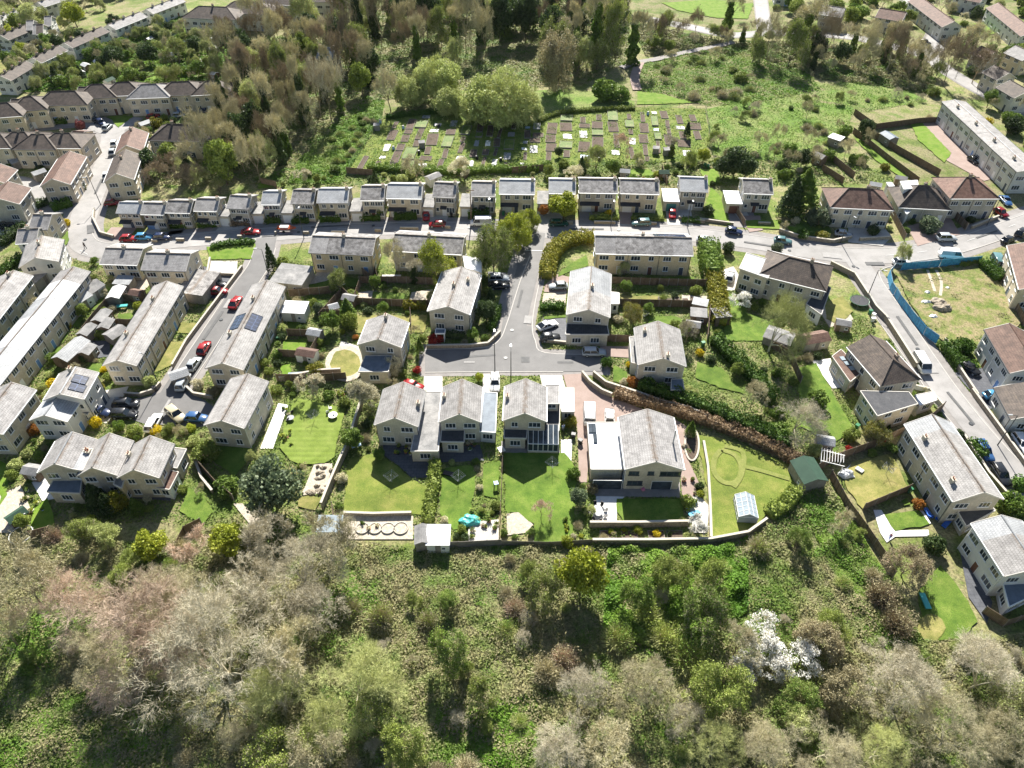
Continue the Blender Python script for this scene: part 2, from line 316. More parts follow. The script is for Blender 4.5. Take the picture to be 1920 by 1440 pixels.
structure('road',[(797,656),(918,655),(940,636),(946,612),(998,612),(1004,640),(1018,662),(1132,665),(1132,697),(797,699)],'asphalt_dark',nz(),'road')
structure('road',[(322,730),(352,735),(385,752),(412,772),(392,802),(345,800),(270,795),(232,782),(240,752),(285,742)],'asphalt_dark',nz(),'road')
def kerb(pts,h=.12):
    p=smoothline([G(*q) for q in pts]); b=MB()
    for i in range(len(p)-1): b.seg(p[i],p[i+1],.18,0,h)
    o=b.obj('kerb','kerb'); o['kind']='structure'
kerb([(995,478),(978,520),(962,570),(950,608),(936,638),(905,652),(797,656)]); kerb([(1020,470),(1014,516),(1003,570),(998,612),(1004,640),(1022,662),(1132,665)]); kerb([(797,699),(900,698),(1000,698),(1056,698)])
kerb([(178,395),(172,430),(185,452),(225,455),(320,444),(420,434),(520,427),(620,421),(720,418),(820,417),(920,419),(990,421)],.1); kerb([(1020,422),(1100,422),(1200,423),(1300,428),(1400,440),(1480,452),(1560,463),(1640,466),(1700,462),(1780,449),(1850,427),(1920,402)],.1)
kerb([(1634,585),(1680,648),(1716,700),(1755,757),(1800,812),(1840,862),(1890,920)],.1); kerb([(1690,495),(1655,505),(1650,520),(1676,560),(1716,615),(1752,668),(1790,722),(1835,780),(1880,832),(1925,880)],.1); kerb([(1700,492),(1780,480),(1860,456),(1930,430)],.1)
kerb([(517,465),(505,500),(470,553),(432,608),(395,665),(352,728)],.1); kerb([(478,462),(465,498),(430,545),(394,600),(355,658),(322,708)],.1)
def mark(a,b,w_=.1):
    x=MB(); a=G(*a); b=G(*b); x.seg(a,b,w_,ZL[0]+.004,ZL[0]+.008); o=x.obj('road_marking','mark'); o['kind']='structure'
nz()
def dashes(pl,a,b,step=6,d=2.4):
    L=0; x=MB()
    pts=rl[pl]
    acc=0
    for i in range(len(pts)-1):
        p=Vector(pts[i]); q=Vector(pts[i+1]); acc+=(q-p).length
        if a<pix(*p)[0]<b and acc>step:
            dd=(q-p).normalized()*d; x.seg(p,p+dd,.1,ZL[0],ZL[0]+.004); acc=0
    if x.v: o=x.obj('road_marking','mark'); o['kind']='structure'
dashes(0,1650,1950); dashes(0,300,990)
mark((985,470),(1020,471),.2); mark((150,470),(165,478))
# plots: (kind, material, polygon)
PLOTS=[('drive','pinkdrive',[(1056,703),(1092,701),(1112,724),(1150,746),(1200,766),(1262,784),(1290,802),(1284,850),(1310,905),(1300,935),(1278,935),(1276,880),(1260,800),(1170,800),(1110,800),(1100,905),(1086,905),(1082,800)]),
('drive','pinkdrive',[(1125,650),(1190,650),(1190,672),(1125,668)]),
('drive','concrete',[(195,733),(242,725),(234,742),(212,762),(216,775),(200,795),(178,790)]),('drive','concrete',[(1012,704),(1054,704),(1062,735),(1050,770),(1020,740)]),
('drive','concrete',[(795,706),(830,706),(830,738),(793,738)]),('drive','concrete',[(905,702),(937,702),(934,738),(905,738)]),('drive','concrete',[(1350,508),(1375,500),(1388,520),(1376,546),(1356,544)]),
('drive','pinkdrive',[(1725,228),(1757,228),(1862,335),(1845,340),(1772,300),(1784,288)]),('drive','concrete',[(1590,425),(1652,420),(1672,445),(1655,462),(1590,455)]),
('drive','pinkdrive',[(1700,425),(1780,405),(1800,440),(1720,462)]),('drive','concrete',[(1395,425),(1365,385),(1390,380),(1412,420)]),('drive','pinkdrive',[(1385,405),(1425,405),(1430,432),(1405,436)]),
('drive','darkslab',[(1790,700),(1840,690),(1880,760),(1850,770)]),('drive','pinkdrive',[(1045,515),(1068,520),(1062,550),(1020,548),(1022,535)]),('drive','darkslab',[(1018,595),(1062,592),(1062,645),(1016,640)]),
('drive','darkslab',[(915,510),(950,512),(945,545),(915,545)]),('drive','darkslab',[(380,500),(440,508),(415,560),(375,560)]),('drive','concrete',[(395,490),(446,490),(444,514),(392,515)]),
('patio','whitestone',[(522,757),(541,760),(512,842),(488,842)]),('patio','darkslab',[(717,820),(775,818),(808,850),(808,896),(772,897),(745,872),(720,855)]),
('patio','whitestone',[(1118,931),(1172,931),(1157,946),(1156,988),(1108,986)]),('patio','pave',[(1112,905),(1275,905),(1275,934),(1114,931)]),('patio','whitestone',[(1052,825),(1073,825),(1071,866),(1052,863)]),
('patio','gravel',[(645,968),(775,968),(775,1012),(640,1012)]),('patio','whitestone',[(1637,957),(1652,957),(1677,996),(1740,994),(1742,1006),(1678,1007),(1662,1018),(1650,1000)]),
('patio','whitestone',[(1708,962),(1728,955),(1745,982),(1722,988)]),('patio','whitestone',[(1522,677),(1557,673),(1562,700),(1578,728),(1560,729)]),('patio','gravel',[(597,508),(620,510),(618,526),(582,548),(568,547)]),
('patio','whitestone',[(717,516),(752,516),(752,529),(714,529)]),('patio','gravel',[(772,549),(812,543),(807,571),(766,570)]),('patio','gravel',[(1019,551),(1062,548),(1060,573),(1016,573)]),
('patio','gravel',[(1278,554),(1326,556),(1322,574),(1278,573)]),('patio','gravel',[(240,527),(284,520),(282,535),(258,556),(236,560)]),('patio','gravel',[(670,549),(700,546),(698,570),(666,570)]),
('patio','darkslab',[(820,840),(900,835),(908,865),(822,868)]),('patio','pave',[(940,828),(1045,828),(1050,850),(940,850)]),('patio','whitestone',[(1585,880),(1600,866),(1607,893),(1588,905)]),
('patio','gravel',[(950,965),(975,960),(1000,985),(985,1000),(950,1005)]),('patio','concrete',[(1290,935),(1310,930),(1330,950),(1325,1000),(1300,1000)]),('patio','darkslab',[(1800,1040),(1825,1060),(1860,1130),(1850,1170),(1815,1120)]),
('patio','gravel',[(437,945),(455,945),(490,975),(478,995)]),('patio','darkslab',[(250,905),(330,905),(320,940),(245,935)]),('patio','whitestone',[(60,905),(95,890),(115,935),(80,940)]),
('patio','gravel',[(1530,575),(1575,560),(1600,600),(1555,615)]),('patio','darkslab',[(165,640),(205,640),(210,670),(180,672)]),('patio','gravel',[(590,870),(625,870),(610,925),(565,930)]),('patio','concrete',[(880,980),(935,975),(935,1022),(875,1022)]),
('patio','gravel',[(0,930),(40,910),(60,960),(20,1000),(0,1000)]),('patio','concrete',[(640,640),(672,650),(690,700),(640,712),(620,700)]),
('lawn','ringlawn',[(650,890),(655,862),(700,852),(715,858),(745,875),(772,900),(800,915),(806,945),(797,965),(645,966)]),('lawn','lawn',[(828,880),(885,872),(893,890),(880,992),(850,995),(824,962)]),
('lawn','lawn',[(906,868),(937,862),(933,935),(906,930)]),('lawn','lawn',[(945,850),(1060,850),(1080,880),(1075,1000),(1045,1020),(1002,1018),(1000,985),(972,962),(948,960)]),
('lawn','lawn',[(1158,936),(1275,936),(1283,970),(1270,983),(1170,983),(1156,960)]),('lawn','ringlawn',[(1302,815),(1345,822),(1400,838),(1470,868),(1497,912),(1480,932),(1430,972),(1400,1004),(1370,1013),(1333,1013),(1330,950),(1318,870)]),
('lawn','drylawn',[(664,592),(802,592),(796,624),(660,626)]),('lawn','lawn',[(700,548),(760,551),(753,572),(696,571)]),('lawn','vivid',[(388,464),(480,458),(472,486),(395,488)]),
('lawn','lawn',[(1352,560),(1370,552),(1402,588),(1450,600),(1440,640),(1362,640)]),('lawn','lawn',[(1045,520),(1054,506),(1100,478),(1104,500),(1068,510)]),('lawn','lawn',[(1150,685),(1176,698),(1177,726),(1148,715)]),
('lawn','lawn',[(1306,680),(1352,690),(1395,740),(1350,728),(1303,710)]),('lawn','lawn',[(1495,690),(1530,682),(1562,740),(1602,808),(1560,832),(1500,800)]),('lawn','drylawn',[(1595,866),(1672,852),(1704,922),(1617,956),(1584,912)]),
('lawn','lawn',[(1655,966),(1722,957),(1745,985),(1678,997)]),('lawn','lawn',[(1724,1150),(1720,1112),(1763,1060),(1813,1127),(1832,1168),(1800,1200),(1745,1200)]),
('lawn','vivid',[(1705,230),(1725,227),(1783,288),(1770,306),(1722,264)]),('lawn','vivid',[(1333,352),(1357,375),(1367,416),(1330,411),(1322,390)]),('lawn','vivid',[(1396,414),(1460,414),(1462,431),(1400,428)]),
('lawn','vivid',[(203,219),(252,218),(222,240)]),('lawn','vivid',[(-10,408),(50,370),(56,386),(0,424)]),('lawn','drylawn',[(-10,115),(57,90),(115,30),(133,36),(75,88),(0,140)]),
('lawn','vivid',[(1240,6),(1330,0),(1412,8),(1402,36),(1340,34),(1270,20)]),('lawn','vivid',[(1195,172),(1240,177),(1303,194),(1195,197)]),
('lawn','drylawn',[(312,642),(347,642),(325,685),(288,700)]),('lawn','drylawn',[(338,605),(372,607),(358,626),(333,627)]),('lawn','lawn',[(400,812),(425,810),(478,835),(474,850),(442,895),(392,860)]),
('lawn','lawn',[(355,915),(380,928),(400,960),(380,985),(338,960)]),('lawn','vivid',[(0,865),(12,870),(14,930),(0,950)]),('lawn','lawn',[(175,680),(200,687),(186,704),(162,692)]),
('lawn','lawn',[(196,540),(216,541),(212,552),(194,552)]),('lawn','lawn',[(185,561),(202,566),(192,584),(172,582)]),('lawn','lawn',[(140,592),(158,597),(150,616),(130,611)]),('lawn','lawn',[(110,615),(131,620),(121,643),(97,643)]),
('lawn','lawn',[(222,590),(253,588),(245,601),(221,599)]),('lawn','lawn',[(97,652),(116,652),(108,666),(88,664)]),('lawn','vivid',[(532,640),(578,636),(570,662),(530,665)]),('lawn','lawn',[(538,605),(565,600),(560,628),(535,628)]),
('lawn','vivid',[(525,688),(545,684),(545,702),(528,706)]),('lawn','lawn',[(582,535),(618,526),(615,548),(578,550)]),('lawn','lawn',[(650,520),(676,524),(672,540),(640,538)]),('lawn','lawn',[(1020,595),(1062,592),(1060,596),(1020,600)]),
('lawn','drylawn',[(1165,556),(1235,556),(1232,572),(1160,572)]),('lawn','lawn',[(1216,594),(1270,594),(1280,608),(1216,610)]),('lawn','lawn',[(1240,520),(1300,520),(1302,533),(1240,532)]),
('lawn','vivid',[(1462,420),(1500,430),(1540,440),(1545,450),(1500,446)]),('lawn','lawn',[(1475,405),(1545,405),(1560,440),(1500,435)]),('lawn','vivid',[(1600,260),(1625,265),(1712,332),(1695,338),(1640,300)]),
('lawn','lawn',[(100,445),(125,420),(130,450),(118,475),(102,478)]),('lawn','vivid',[(1180,318),(1215,318),(1230,330),(1185,332)]),('lawn','vivid',[(485,345),(520,345),(515,352),(485,355)]),
('lawn','vivid',[(1310,318),(1345,318),(1350,340),(1330,350),(1318,335)]),('lawn','drylawn',[(1545,570),(1580,556),(1600,585),(1570,610),(1550,600)]),('lawn','lawn',[(1690,940),(1700,935),(1705,945),(1695,950)]),
('lawn','drylawn',[(560,930),(605,935),(590,960),(560,950)]),('lawn','vivid',[(60,960),(90,935),(110,1000),(60,1010)]),('lawn','lawn',[(1930,600),(1935,640),(1950,640),(1950,600)]),
('lawn','vivid',[(205,120),(260,115),(262,138),(215,142)]),('lawn','vivid',[(265,150),(310,138),(300,150)]),('lawn','vivid',[(1825,45),(1870,40),(1880,62),(1840,68)]),
]
for k,m,p in PLOTS: ZL[0]+=.0012; structure(k,p,m,ZL[0],k)
def ring(cx,cy,rx,ry,n=20): return [(cx+rx*math.cos(2*math.pi*i/n),cy+ry*math.sin(2*math.pi*i/n)) for i in range(n)]
structure('patio',ring(648,683,38,34),'gravel',nz(),'patio'); structure('lawn',ring(648,683,29,25),'drylawn',nz(),'lawn'); structure('lawn',ring(1745,1178,26,24),'drylawn',nz(),'lawn')
M['striped']=pmat('striped_lawn',[(.15,.21,.03),(.19,.26,.045),(.23,.29,.06)],.5,.95,fine=(7,.8,1.2),brick=(60,1.1,.3,.84,.9))
structure('lawn',[(551,750),(590,752),(648,768),(640,800),(632,832),(628,858),(612,868),(590,872),(565,873),(545,865),(526,840),(532,800)],'striped',nz(),'lawn')
M['path']=pmat('worn_path',[(.17,.20,.045),(.24,.25,.075)],.8,.95,fine=(6,.8,1.2))
ribbon('path',[(1352,845),(1340,860),(1338,885),(1355,905),(1380,905),(1390,880),(1378,855),(1352,845)],.9,'path',nz()); ribbon('path',[(1358,838),(1392,850),(1390,890),(1375,915)],.8,'path',nz()); ribbon('path',[(1390,875),(1430,885),(1480,900)],.8,'path',nz())
ribbon('path',[(1165,128),(1195,118),(1230,112),(1290,98),(1340,88),(1375,80)],3,'pave',nz(),'road'); ribbon('path',[(1200,118),(1190,145),(1195,170)],3,'pinkdrive',nz(),'road')
structure('rough_plot',[(1678,512),(1838,494),(1880,540),(1918,602),(1872,642),(1790,655),(1745,624),(1705,570)],'rough',nz(),'plot')
ribbon('dirt_track',[(1754,508),(1764,530),(1762,556)],.6,'gravel',nz()); ribbon('dirt_track',[(1738,508),(1746,530),(1752,548)],.6,'gravel',nz())
ALLOT=[(722,218),(860,206),(870,222),(1005,226),(1045,211),(1192,201),(1322,204),(1330,262),(1320,300),(1200,308),(1000,318),(860,322),(690,322),(655,318),(690,265)]
M['allot']=pmat('allotment_grass',[(.07,.12,.015),(.13,.19,.022),(.20,.23,.05),(.12,.17,.02)],.3,.95,fine=(3,.6,1.35))
structure('allotment_grass',ALLOT,'allot',.034,'allot')
MZ=[.005]
M['meadow']=pmat('meadow',[(.08,.16,.016),(.13,.21,.03),(.20,.23,.07),(.10,.19,.02)],.09,.95,fine=(1.8,.5,1.5),bump=.5)
for p in ([(540,345),(560,300),(620,240),(690,180),(722,190),(716,222),(655,318),(640,345)],[(1000,170),(1080,165),(1190,190),(1190,200),(1045,208),(1000,222)],[(1325,205),(1420,180),(1520,190),(1600,200),(1590,240),(1500,300),(1400,300),(1335,290)],[(1520,185),(1580,150),(1700,168),(1740,190),(1640,205)]):
    MZ[0]+=.004; structure('meadow',p,'meadow',MZ[0])
# ---------------- vegetation prototypes (unit crown radius, unit base)
def leafquads(pts,size,rng,flatness=0.0,aspect=1.0):
    n=len(pts); a=rng.normal(size=(n,3)); 
    a/=np.linalg.norm(a,axis=1)[:,None]; b=rng.normal(size=(n,3)); b-=(b*a).sum(1)[:,None]*a; b/=np.linalg.norm(b,axis=1)[:,None]
    if flatness:
        a[:,2]*=1-flatness; b[:,2]*=1-flatness; a/=np.linalg.norm(a,axis=1)[:,None]; b/=np.linalg.norm(b,axis=1)[:,None]
    s=(size*rng.uniform(.6,1.4,n))[:,None]; a=a*s*aspect; b=b*s
    v=np.stack([pts-a-b,pts+a-b,pts+a+b,pts-a+b],1).reshape(-1,3); f=np.arange(n*4).reshape(-1,4); return v,f
def branches(seed,H=2.2,trunk=.35,lv=5,n0=5,spread=38,jit=.12,twig=.012,tl=.2,up=.25,len0=.62,shr=.72,tn=5):
    rng=random.Random(seed); thick=MB(); rib=[]; tips=[]
    def rv(d,ang):
        ax=d.cross(Vector((rng.gauss(0,1),rng.gauss(0,1),rng.gauss(0,1)))).normalized(); return (Matrix.Rotation(ang,3,ax)@d).normalized()
    def go(p,d,l,r,k):
        q=p
        for s in range(2):
            d=(d+Vector((rng.gauss(0,jit),rng.gauss(0,jit),rng.gauss(0,jit)+up*.1))).normalized(); e=q+d*l/2; r2=r*.82
            if r>.014: thick.bar(q,e,r,4,0,r2)
            else: rib.append((q,e,max(r,twig*.8)))
            if k>=2:
                for _ in range(2): t=q.lerp(e,rng.random()); dd=rv(d,R(rng.uniform(35,65))); rib.append((t,t+dd*tl*rng.uniform(.6,1.2),twig)); tips.append(t+dd*tl*.8)
            q=e; r=r2
        if k==lv:
            for _ in range(tn):
                dd=rv(d,R(rng.uniform(10,50))); e=q+dd*tl*rng.uniform(.7,1.5); rib.append((q,e,twig)); tips.append(e); tips.append(q.lerp(e,.5))
                for _ in range(2): f=q.lerp(e,rng.uniform(.3,.9)); dd2=rv(dd,R(rng.uniform(25,60))); rib.append((f,f+dd2*tl*.6,twig*.7)); tips.append(f+dd2*tl*.5)
            return
        n=n0 if k==0 else 3
        for i in range(n):
            a=R(spread*(1.15 if k==0 else 1)*rng.uniform(.55,1.15)); dd=rv(d,a); dd.z+=up*.35; dd.normalize()
            go(q,dd,l*shr*rng.uniform(.8,1.15) if k else len0*rng.uniform(.85,1.15),r*(.66 if k else .62),k+1)
    go(Vector((0,0,0)),Vector((0,0,1)),H*trunk,.055,0)
    T=np.array([tuple(t) for t in tips]); rad=np.percentile(np.hypot(T[:,0],T[:,1]),93); zt=np.percentile(T[:,2],99)
    S_=np.array([1/rad,1/rad,H/zt]); 
    tv=np.array(thick.v)*S_; T=T*S_
    P=np.array([[*a,*b] for a,b,r in rib]); W_=np.array([r for a,b,r in rib]); A=P[:,:3]*S_; B=P[:,3:]*S_
    g=np.random.default_rng(seed); D=B-A; N=np.cross(D,g.normal(size=D.shape)); N/=np.linalg.norm(N,axis=1)[:,None]+1e-9; N*=W_[:,None]*.5
    rvv=np.stack([A-N,A+N,B+N*.5,B-N*.5],1).reshape(-1,3)
    return (tv,thick.f),rvv,np.arange(len(rvv)).reshape(-1,4),T
def blob_pts(g,nb,per,rx=1,rz=.8,zc=1.2,br=.33,shell=.6):
    out=[]
    c=g.normal(size=(nb,3)); c/=np.linalg.norm(c,axis=1)[:,None]; c*=(g.uniform(shell*.6,1,nb)**.5)[:,None]*(1-br*.75); c[:,2]*=rz/rx
    for p in c:
        r=br*g.uniform(.65,1.25); q=g.normal(size=(per,3)); q/=np.linalg.norm(q,axis=1)[:,None]; q*=r*(g.uniform(.35,1,per)**.4)[:,None]; out.append(p+q)
    o=np.concatenate(out); o[:,2]+=zc; return o
PROTO={}
def reg(kind,tm,cm): PROTO.setdefault(kind,[]).append((tm,cm))
def rawmesh(n,v,f,mats): return mesh(n,v,f,mats)
for s in range(4):   # bare crowns
    (tv,tf),rv_,rf,T=branches(100+s,H=2.3,trunk=.28,spread=40,n0=6,lv=5,twig=.010,tl=.17,tn=3)
    reg('bare',mesh('trunk',tv,tf,'b_brown'),mesh('crown',rv_,rf,'b_grey'))
    reg('bare_trunk_pale',mesh('trunk',tv,tf,'b_grey'),PROTO['bare'][-1][1])
for s in range(3):   # large spreading trees: visible limbs, very fine twigs
    (tv,tf),rv_,rf,T=branches(700+s,H=1.75,trunk=.16,spread=44,n0=7,lv=6,twig=.0036,tl=.11,tn=3,len0=.5,shr=.76,jit=.16,up=.12)
    reg('big_bare',mesh('trunk',tv,tf,'b_grey'),mesh('crown',rv_,rf,'b_grey'))
for s in range(3):   # budding haze
    g=np.random.default_rng(s); (tv,tf),rv_,rf,T=branches(200+s,H=2.0,trunk=.13,spread=44,n0=7,lv=4,twig=.013,tl=.2,tn=6)
    P=T[g.integers(0,len(T),8000)]+g.normal(size=(8000,3))*.055; P=P[P[:,2]>.05]; v,f=leafquads(P,.017,g)
    V=np.concatenate([rv_,v]); F=np.concatenate([rf,f+len(rv_)]); mi=np.r_[np.zeros(len(rf)),np.ones(len(f))]
    reg('bud',mesh('trunk',tv,tf,'b_trunk'),mesh('crown',V,F,['b_olive','l_pale'],mi))
for s in range(2):   # weeping dome that reaches the ground
    g=np.random.default_rng(30+s); (tv,tf),rv_,rf,T=branches(600+s,H=1.45,trunk=.12,spread=46,n0=7,lv=4,twig=.012,tl=.2,tn=5)
    P=blob_pts(g,70,170,rz=.72,zc=.72,br=.22,shell=.8); P=P[P[:,2]>.03]; v,f=leafquads(P,.018,g)
    reg('willow',mesh('trunk',tv,tf,'b_trunk'),mesh('crown',np.concatenate([rv_,v]),np.concatenate([rf,f+len(rv_)]),['b_olive','l_pale'],np.r_[np.zeros(len(rf)),np.ones(len(f))]))
for s in range(3):   # leafy
    g=np.random.default_rng(50+s); (tv,tf),rv_,rf,T=branches(300+s,H=1.9,trunk=.3,lv=3,n0=5)
    P=blob_pts(g,34,150,rz=.82,zc=1.18,br=.34); v,f=leafquads(P,.035,g)
    reg('leafy',mesh('trunk',tv,tf,'b_trunk'),mesh('crown',v,f,'l_green'))
for s in range(3):   # bush, touches the ground
    g=np.random.default_rng(70+s); P=blob_pts(g,26,110,rz=.7,zc=.62,br=.38); P=P[P[:,2]>.02]; v,f=leafquads(P,.045,g); b=MB()
    for i in range(5): b.bar((0,0,0),(math.cos(i*1.3)*.4,math.sin(i*1.3)*.4,.7),.04,4)
    reg('bush',b.mesh('stem','b_brown'),mesh('foliage',v,f,'l_green'))
for s in range(2):   # twiggy scrub bush
    g=np.random.default_rng(90+s); n=1500; d=g.normal(size=(n,3)); d[:,2]=abs(d[:,2])+.15; d/=np.linalg.norm(d,axis=1)[:,None]; a=d*g.uniform(.1,.6,n)[:,None]; d2=d+g.normal(size=(n,3))*.35; b_=a+d2*g.uniform(.2,.5,n)[:,None]; b_*=np.minimum(1,1.05/np.linalg.norm(b_,axis=1))[:,None]
    N=np.cross(b_-a,g.normal(size=(n,3))); N/=np.linalg.norm(N,axis=1)[:,None]; N*=.012; rv_=np.stack([a-N,a+N,b_+N*.5,b_-N*.5],1).reshape(-1,3); rf=np.arange(n*4).reshape(-1,4)
    P=blob_pts(g,20,60,rz=.75,zc=.5,br=.4,shell=.8); P=P[P[:,2]>0]; v,f=leafquads(P,.022,g); b=MB()
    for i in range(5): b.bar((0,0,0),(math.cos(i*1.3)*.3,math.sin(i*1.3)*.3,.6),.03,4)
    reg('scrub',b.mesh('stem','b_brown'),mesh('foliage',np.concatenate([rv_,v]),np.concatenate([rf,f+len(rv_)]),['b_tan','l_olive'],np.r_[np.zeros(len(rf)),np.ones(len(f))]))
for s in range(2):   # blossom
    g=np.random.default_rng(120+s); (tv,tf),rv_,rf,T=branches(400+s,H=1.9,trunk=.25,lv=4,n0=5,twig=.014,tl=.16,tn=4)
    P=np.concatenate([T[g.integers(0,len(T),3000)]+g.normal(size=(3000,3))*.05,blob_pts(g,20,60,rz=.6,zc=1.25,br=.2,shell=.9)]); v,f=leafquads(P,.021,g,.1)
    reg('blossom',mesh('trunk',tv,tf,'b_trunk'),mesh('crown',np.concatenate([rv_,v]),np.concatenate([rf,f+len(rv_)]),['b_tan','l_white'],np.r_[np.zeros(len(rf)),np.ones(len(f))]))
for s in range(2):   # conifer: cone with drooping tiers
    g=np.random.default_rng(140+s); n=5200; h=g.uniform(.06,1,n)**.8; r=(1-h)**.75*(.75+.35*g.random(n))*(.82+.18*np.sin(h*46+s)); th=g.uniform(0,2*np.pi,n)
    P=np.stack([r*np.cos(th),r*np.sin(th),h*3.0],1); v,f=leafquads(P,.04,g); b=MB(); b.bar((0,0,0),(0,0,2.6),.06,6,0,.01)
    reg('conifer',b.mesh('trunk','b_trunk'),mesh('crown',v,f,'l_dark'))
for s in range(2):   # ivy clad tall trunk
    g=np.random.default_rng(160+s); (tv,tf),rv_,rf,T=branches(500+s,H=2.9,trunk=.35,lv=4,n0=5,spread=34,twig=.016,tl=.22)
    n=2600; h=g.uniform(0,1,n); th=g.uniform(0,2*np.pi,n); r=(.10+.30*np.sin(h*9+s+2*np.sin(th))**2+.14*g.random(n))*(1-h*.6); P=np.stack([r*np.cos(th),r*np.sin(th),h*2.1],1); v,f=leafquads(P,.04,g)
    reg('ivy',mesh('trunk',tv,tf,'b_trunk'),mesh('crown',np.concatenate([rv_,v]),np.concatenate([rf,f+len(rv_)]),['b_grey','l_dark'],np.r_[np.zeros(len(rf)),np.ones(len(f))]))
HT=dict(bare=2.3,bare_trunk_pale=2.3,bud=2.0,leafy=1.9,bush=1.25,scrub=1.1,blossom=1.9,conifer=3.0,ivy=2.9,willow=1.45,big_bare=1.75)
TN=dict(bare='bare_tree',bare_trunk_pale='bare_tree',bud='budding_tree',leafy='leafy_tree',bush='shrub',scrub='scrub_bush',blossom='blossom_tree',conifer='conifer',ivy='ivy_clad_tree',willow='willow_tree',big_bare='bare_tree')
CT=dict(bush='shrub',scrub='bush')
TR=[]
trng=random.Random(77)
def tree(kind,x,y,r,look=None,mats=None,hs=1.0,rz=None,group=None,label=None):
    """r metres; mats = crown material overrides"""
    pr=PROTO[kind]; tm,cm=pr[trng.randrange(len(pr))]
    br='bramble' in (look or '')
    rt=empty('bramble_mound' if br else TN[kind],x,y,trng.uniform(0,6.28) if rz is None else rz); rt.scale=(r,r,r*hs)
    a=link('stem' if kind in('bush','scrub') else 'trunk',tm,rt); b=link('foliage' if kind in('bush','scrub') else 'crown',cm,rt)
    if mats:
        for i,mm in enumerate(mats):
            if mm: b.material_slots[i].link='OBJECT'; b.material_slots[i].material=M[mm]
    TR.append((x,y,r))
    if label: tag(rt,label,CT.get(kind,'tree'),group)
    else: auto(rt,look or 'tree','bramble' if br else CT.get(kind,'tree'),x,y,group)
    return rt
def T(kind,px,py,rp,look=None,mats=None,hs=1.0,label=None,group=None,zf=.6):
    z=0; r=rp*mpp(py)
    for _ in range(3): z=r*HT[kind]*hs*zf; r=rp*mpp(py,z)
    x,y=G(px,py,z); return tree(kind,x,y,r,look,mats,hs,label=label,group=group)
def hedge(pl,w_,h,mat='l_hedge',label=None,dens=34,size=.10,lumpy=.2,name='hedge',px=True,top=None,cat='hedge'):
    p=smoothline([G(*q) for q in pl],5) if px and len(pl)>2 else ([G(*q) for q in pl] if px else pl)
    g=np.random.default_rng(int(abs(p[0][0]*91+p[0][1]*17))%99999); pts=[]; core=MB()
    for i in range(len(p)-1):
        a=np.array(p[i][:2]); b=np.array(p[i+1][:2]); L=np.linalg.norm(b-a)
        if L<.05: continue
        n=np.array([-(b-a)[1],(b-a)[0]])/L; k=int(L*(w_+2*h)*dens)+1; t=g.random(k); u=g.uniform(0,w_+2*h,k)
        off=np.where(u<h,-w_/2,np.where(u>w_+h,w_/2,u-h-w_/2)); z=np.where(u<h,u,np.where(u>w_+h,u-w_-h,h))
        xy=a+(b-a)*t[:,None]+n*off[:,None]; q=np.c_[xy,z]; q+=g.normal(size=q.shape)*lumpy*.6; q[:,2]*=1+lumpy*(.8*np.sin(q[:,0]*1.9+h)*np.cos(q[:,1]*1.3)+.5*np.sin(q[:,0]*4.3+q[:,1]*3.1)); q[:,:2]+=n*(np.sin(t*L*1.7+h*3)*lumpy)[:,None]; pts.append(q)
        core.seg(a,b,w_*.7,.0,h*.74)
    P=np.concatenate(pts); P[:,2]=np.maximum(P[:,2],.05); v,f=leafquads(P,size,g); k=len(v)
    cv=np.array(core.v); cf=np.array(core.f)+k
    o=link(name,mesh(name,np.concatenate([v,cv]),np.concatenate([f,cf]),mat))
    x,y=p[len(p)//2]
    if label: tag(o,label,cat)
    else: auto(o,'clipped '+{'l_hedge':'green','l_gold':'golden','l_beech':'brown','l_olive':'olive','l_dark':'dark green'}.get(mat,'')+' hedge',cat,x,y)
    for i in range(len(p)-1):
        L=offset([p[i],p[i+1]],w_/2); Q=offset([p[i],p[i+1]],-w_/2); block([L[0],L[1],Q[1],Q[0]],'hedge')
    return o
# ---------------- windows, doors (shared meshes)
_wc={}
def win_mesh(w,h,kind='window'):
    k=(round(w,1),round(h,1),kind)
    if k in _wc: return _wc[k]
    w,h=k[0],k[1]; f=MB(); g=MB(); t=.065
    if kind=='window':
        f.box(-w/2,w/2,-.07,.03,0,t); f.box(-w/2,w/2,-.07,.03,h-t,h); f.box(-w/2,-w/2+t,-.07,.03,t,h-t); f.box(w/2-t,w/2,-.07,.03,t,h-t)
        n=1 if w<.9 else 2 if w<1.5 else 3
        for i in range(1,n): f.box(-w/2+w*i/n-t/2,-w/2+w*i/n+t/2,-.06,.02,t,h-t)
        f.box(-w/2-.08,w/2+.08,-.14,.02,-.07,-.002)
        g.box(-w/2+t,w/2-t,-.03,.01,t,h-t)
    elif kind=='door':
        f.box(-w/2,-w/2+t,-.07,.03,0,h); f.box(w/2-t,w/2,-.07,.03,0,h); f.box(-w/2+t,w/2-t,-.07,.03,h-t,h); g.box(-w/2+t,w/2-t,-.04,.01,0,h-t)
    else:
        f.box(-w/2,w/2,-.06,.02,0,h)
        for i in range(1,5): f.box(-w/2+.05,w/2-.05,-.075,-.062,h*i/5,h*i/5+.04)
    _wc[k]=(f.mesh(kind,'trim' if kind!='garage' else 'garagedoor'),g.mesh('pane','glass') if g.v else None); return _wc[k]
def put_win(root,lx,ly,ang,z,w,h,kind='window',pane='glass',gm=None):
    fm,gmn=win_mesh(w,h,kind); nm={'window':'window','door':'door','garage':'garage_door'}[kind]
    o=link(nm,fm,root,(lx,ly,z),ang)
    if gm: o.material_slots[0].link='OBJECT'; o.material_slots[0].material=M[gm]
    if gmn:
        c=link('pane' if pane=='glass' else 'door_panel',gmn,o)
        if pane!='glass': c.material_slots[0].link='OBJECT'; c.material_slots[0].material=M[pane]
    return o
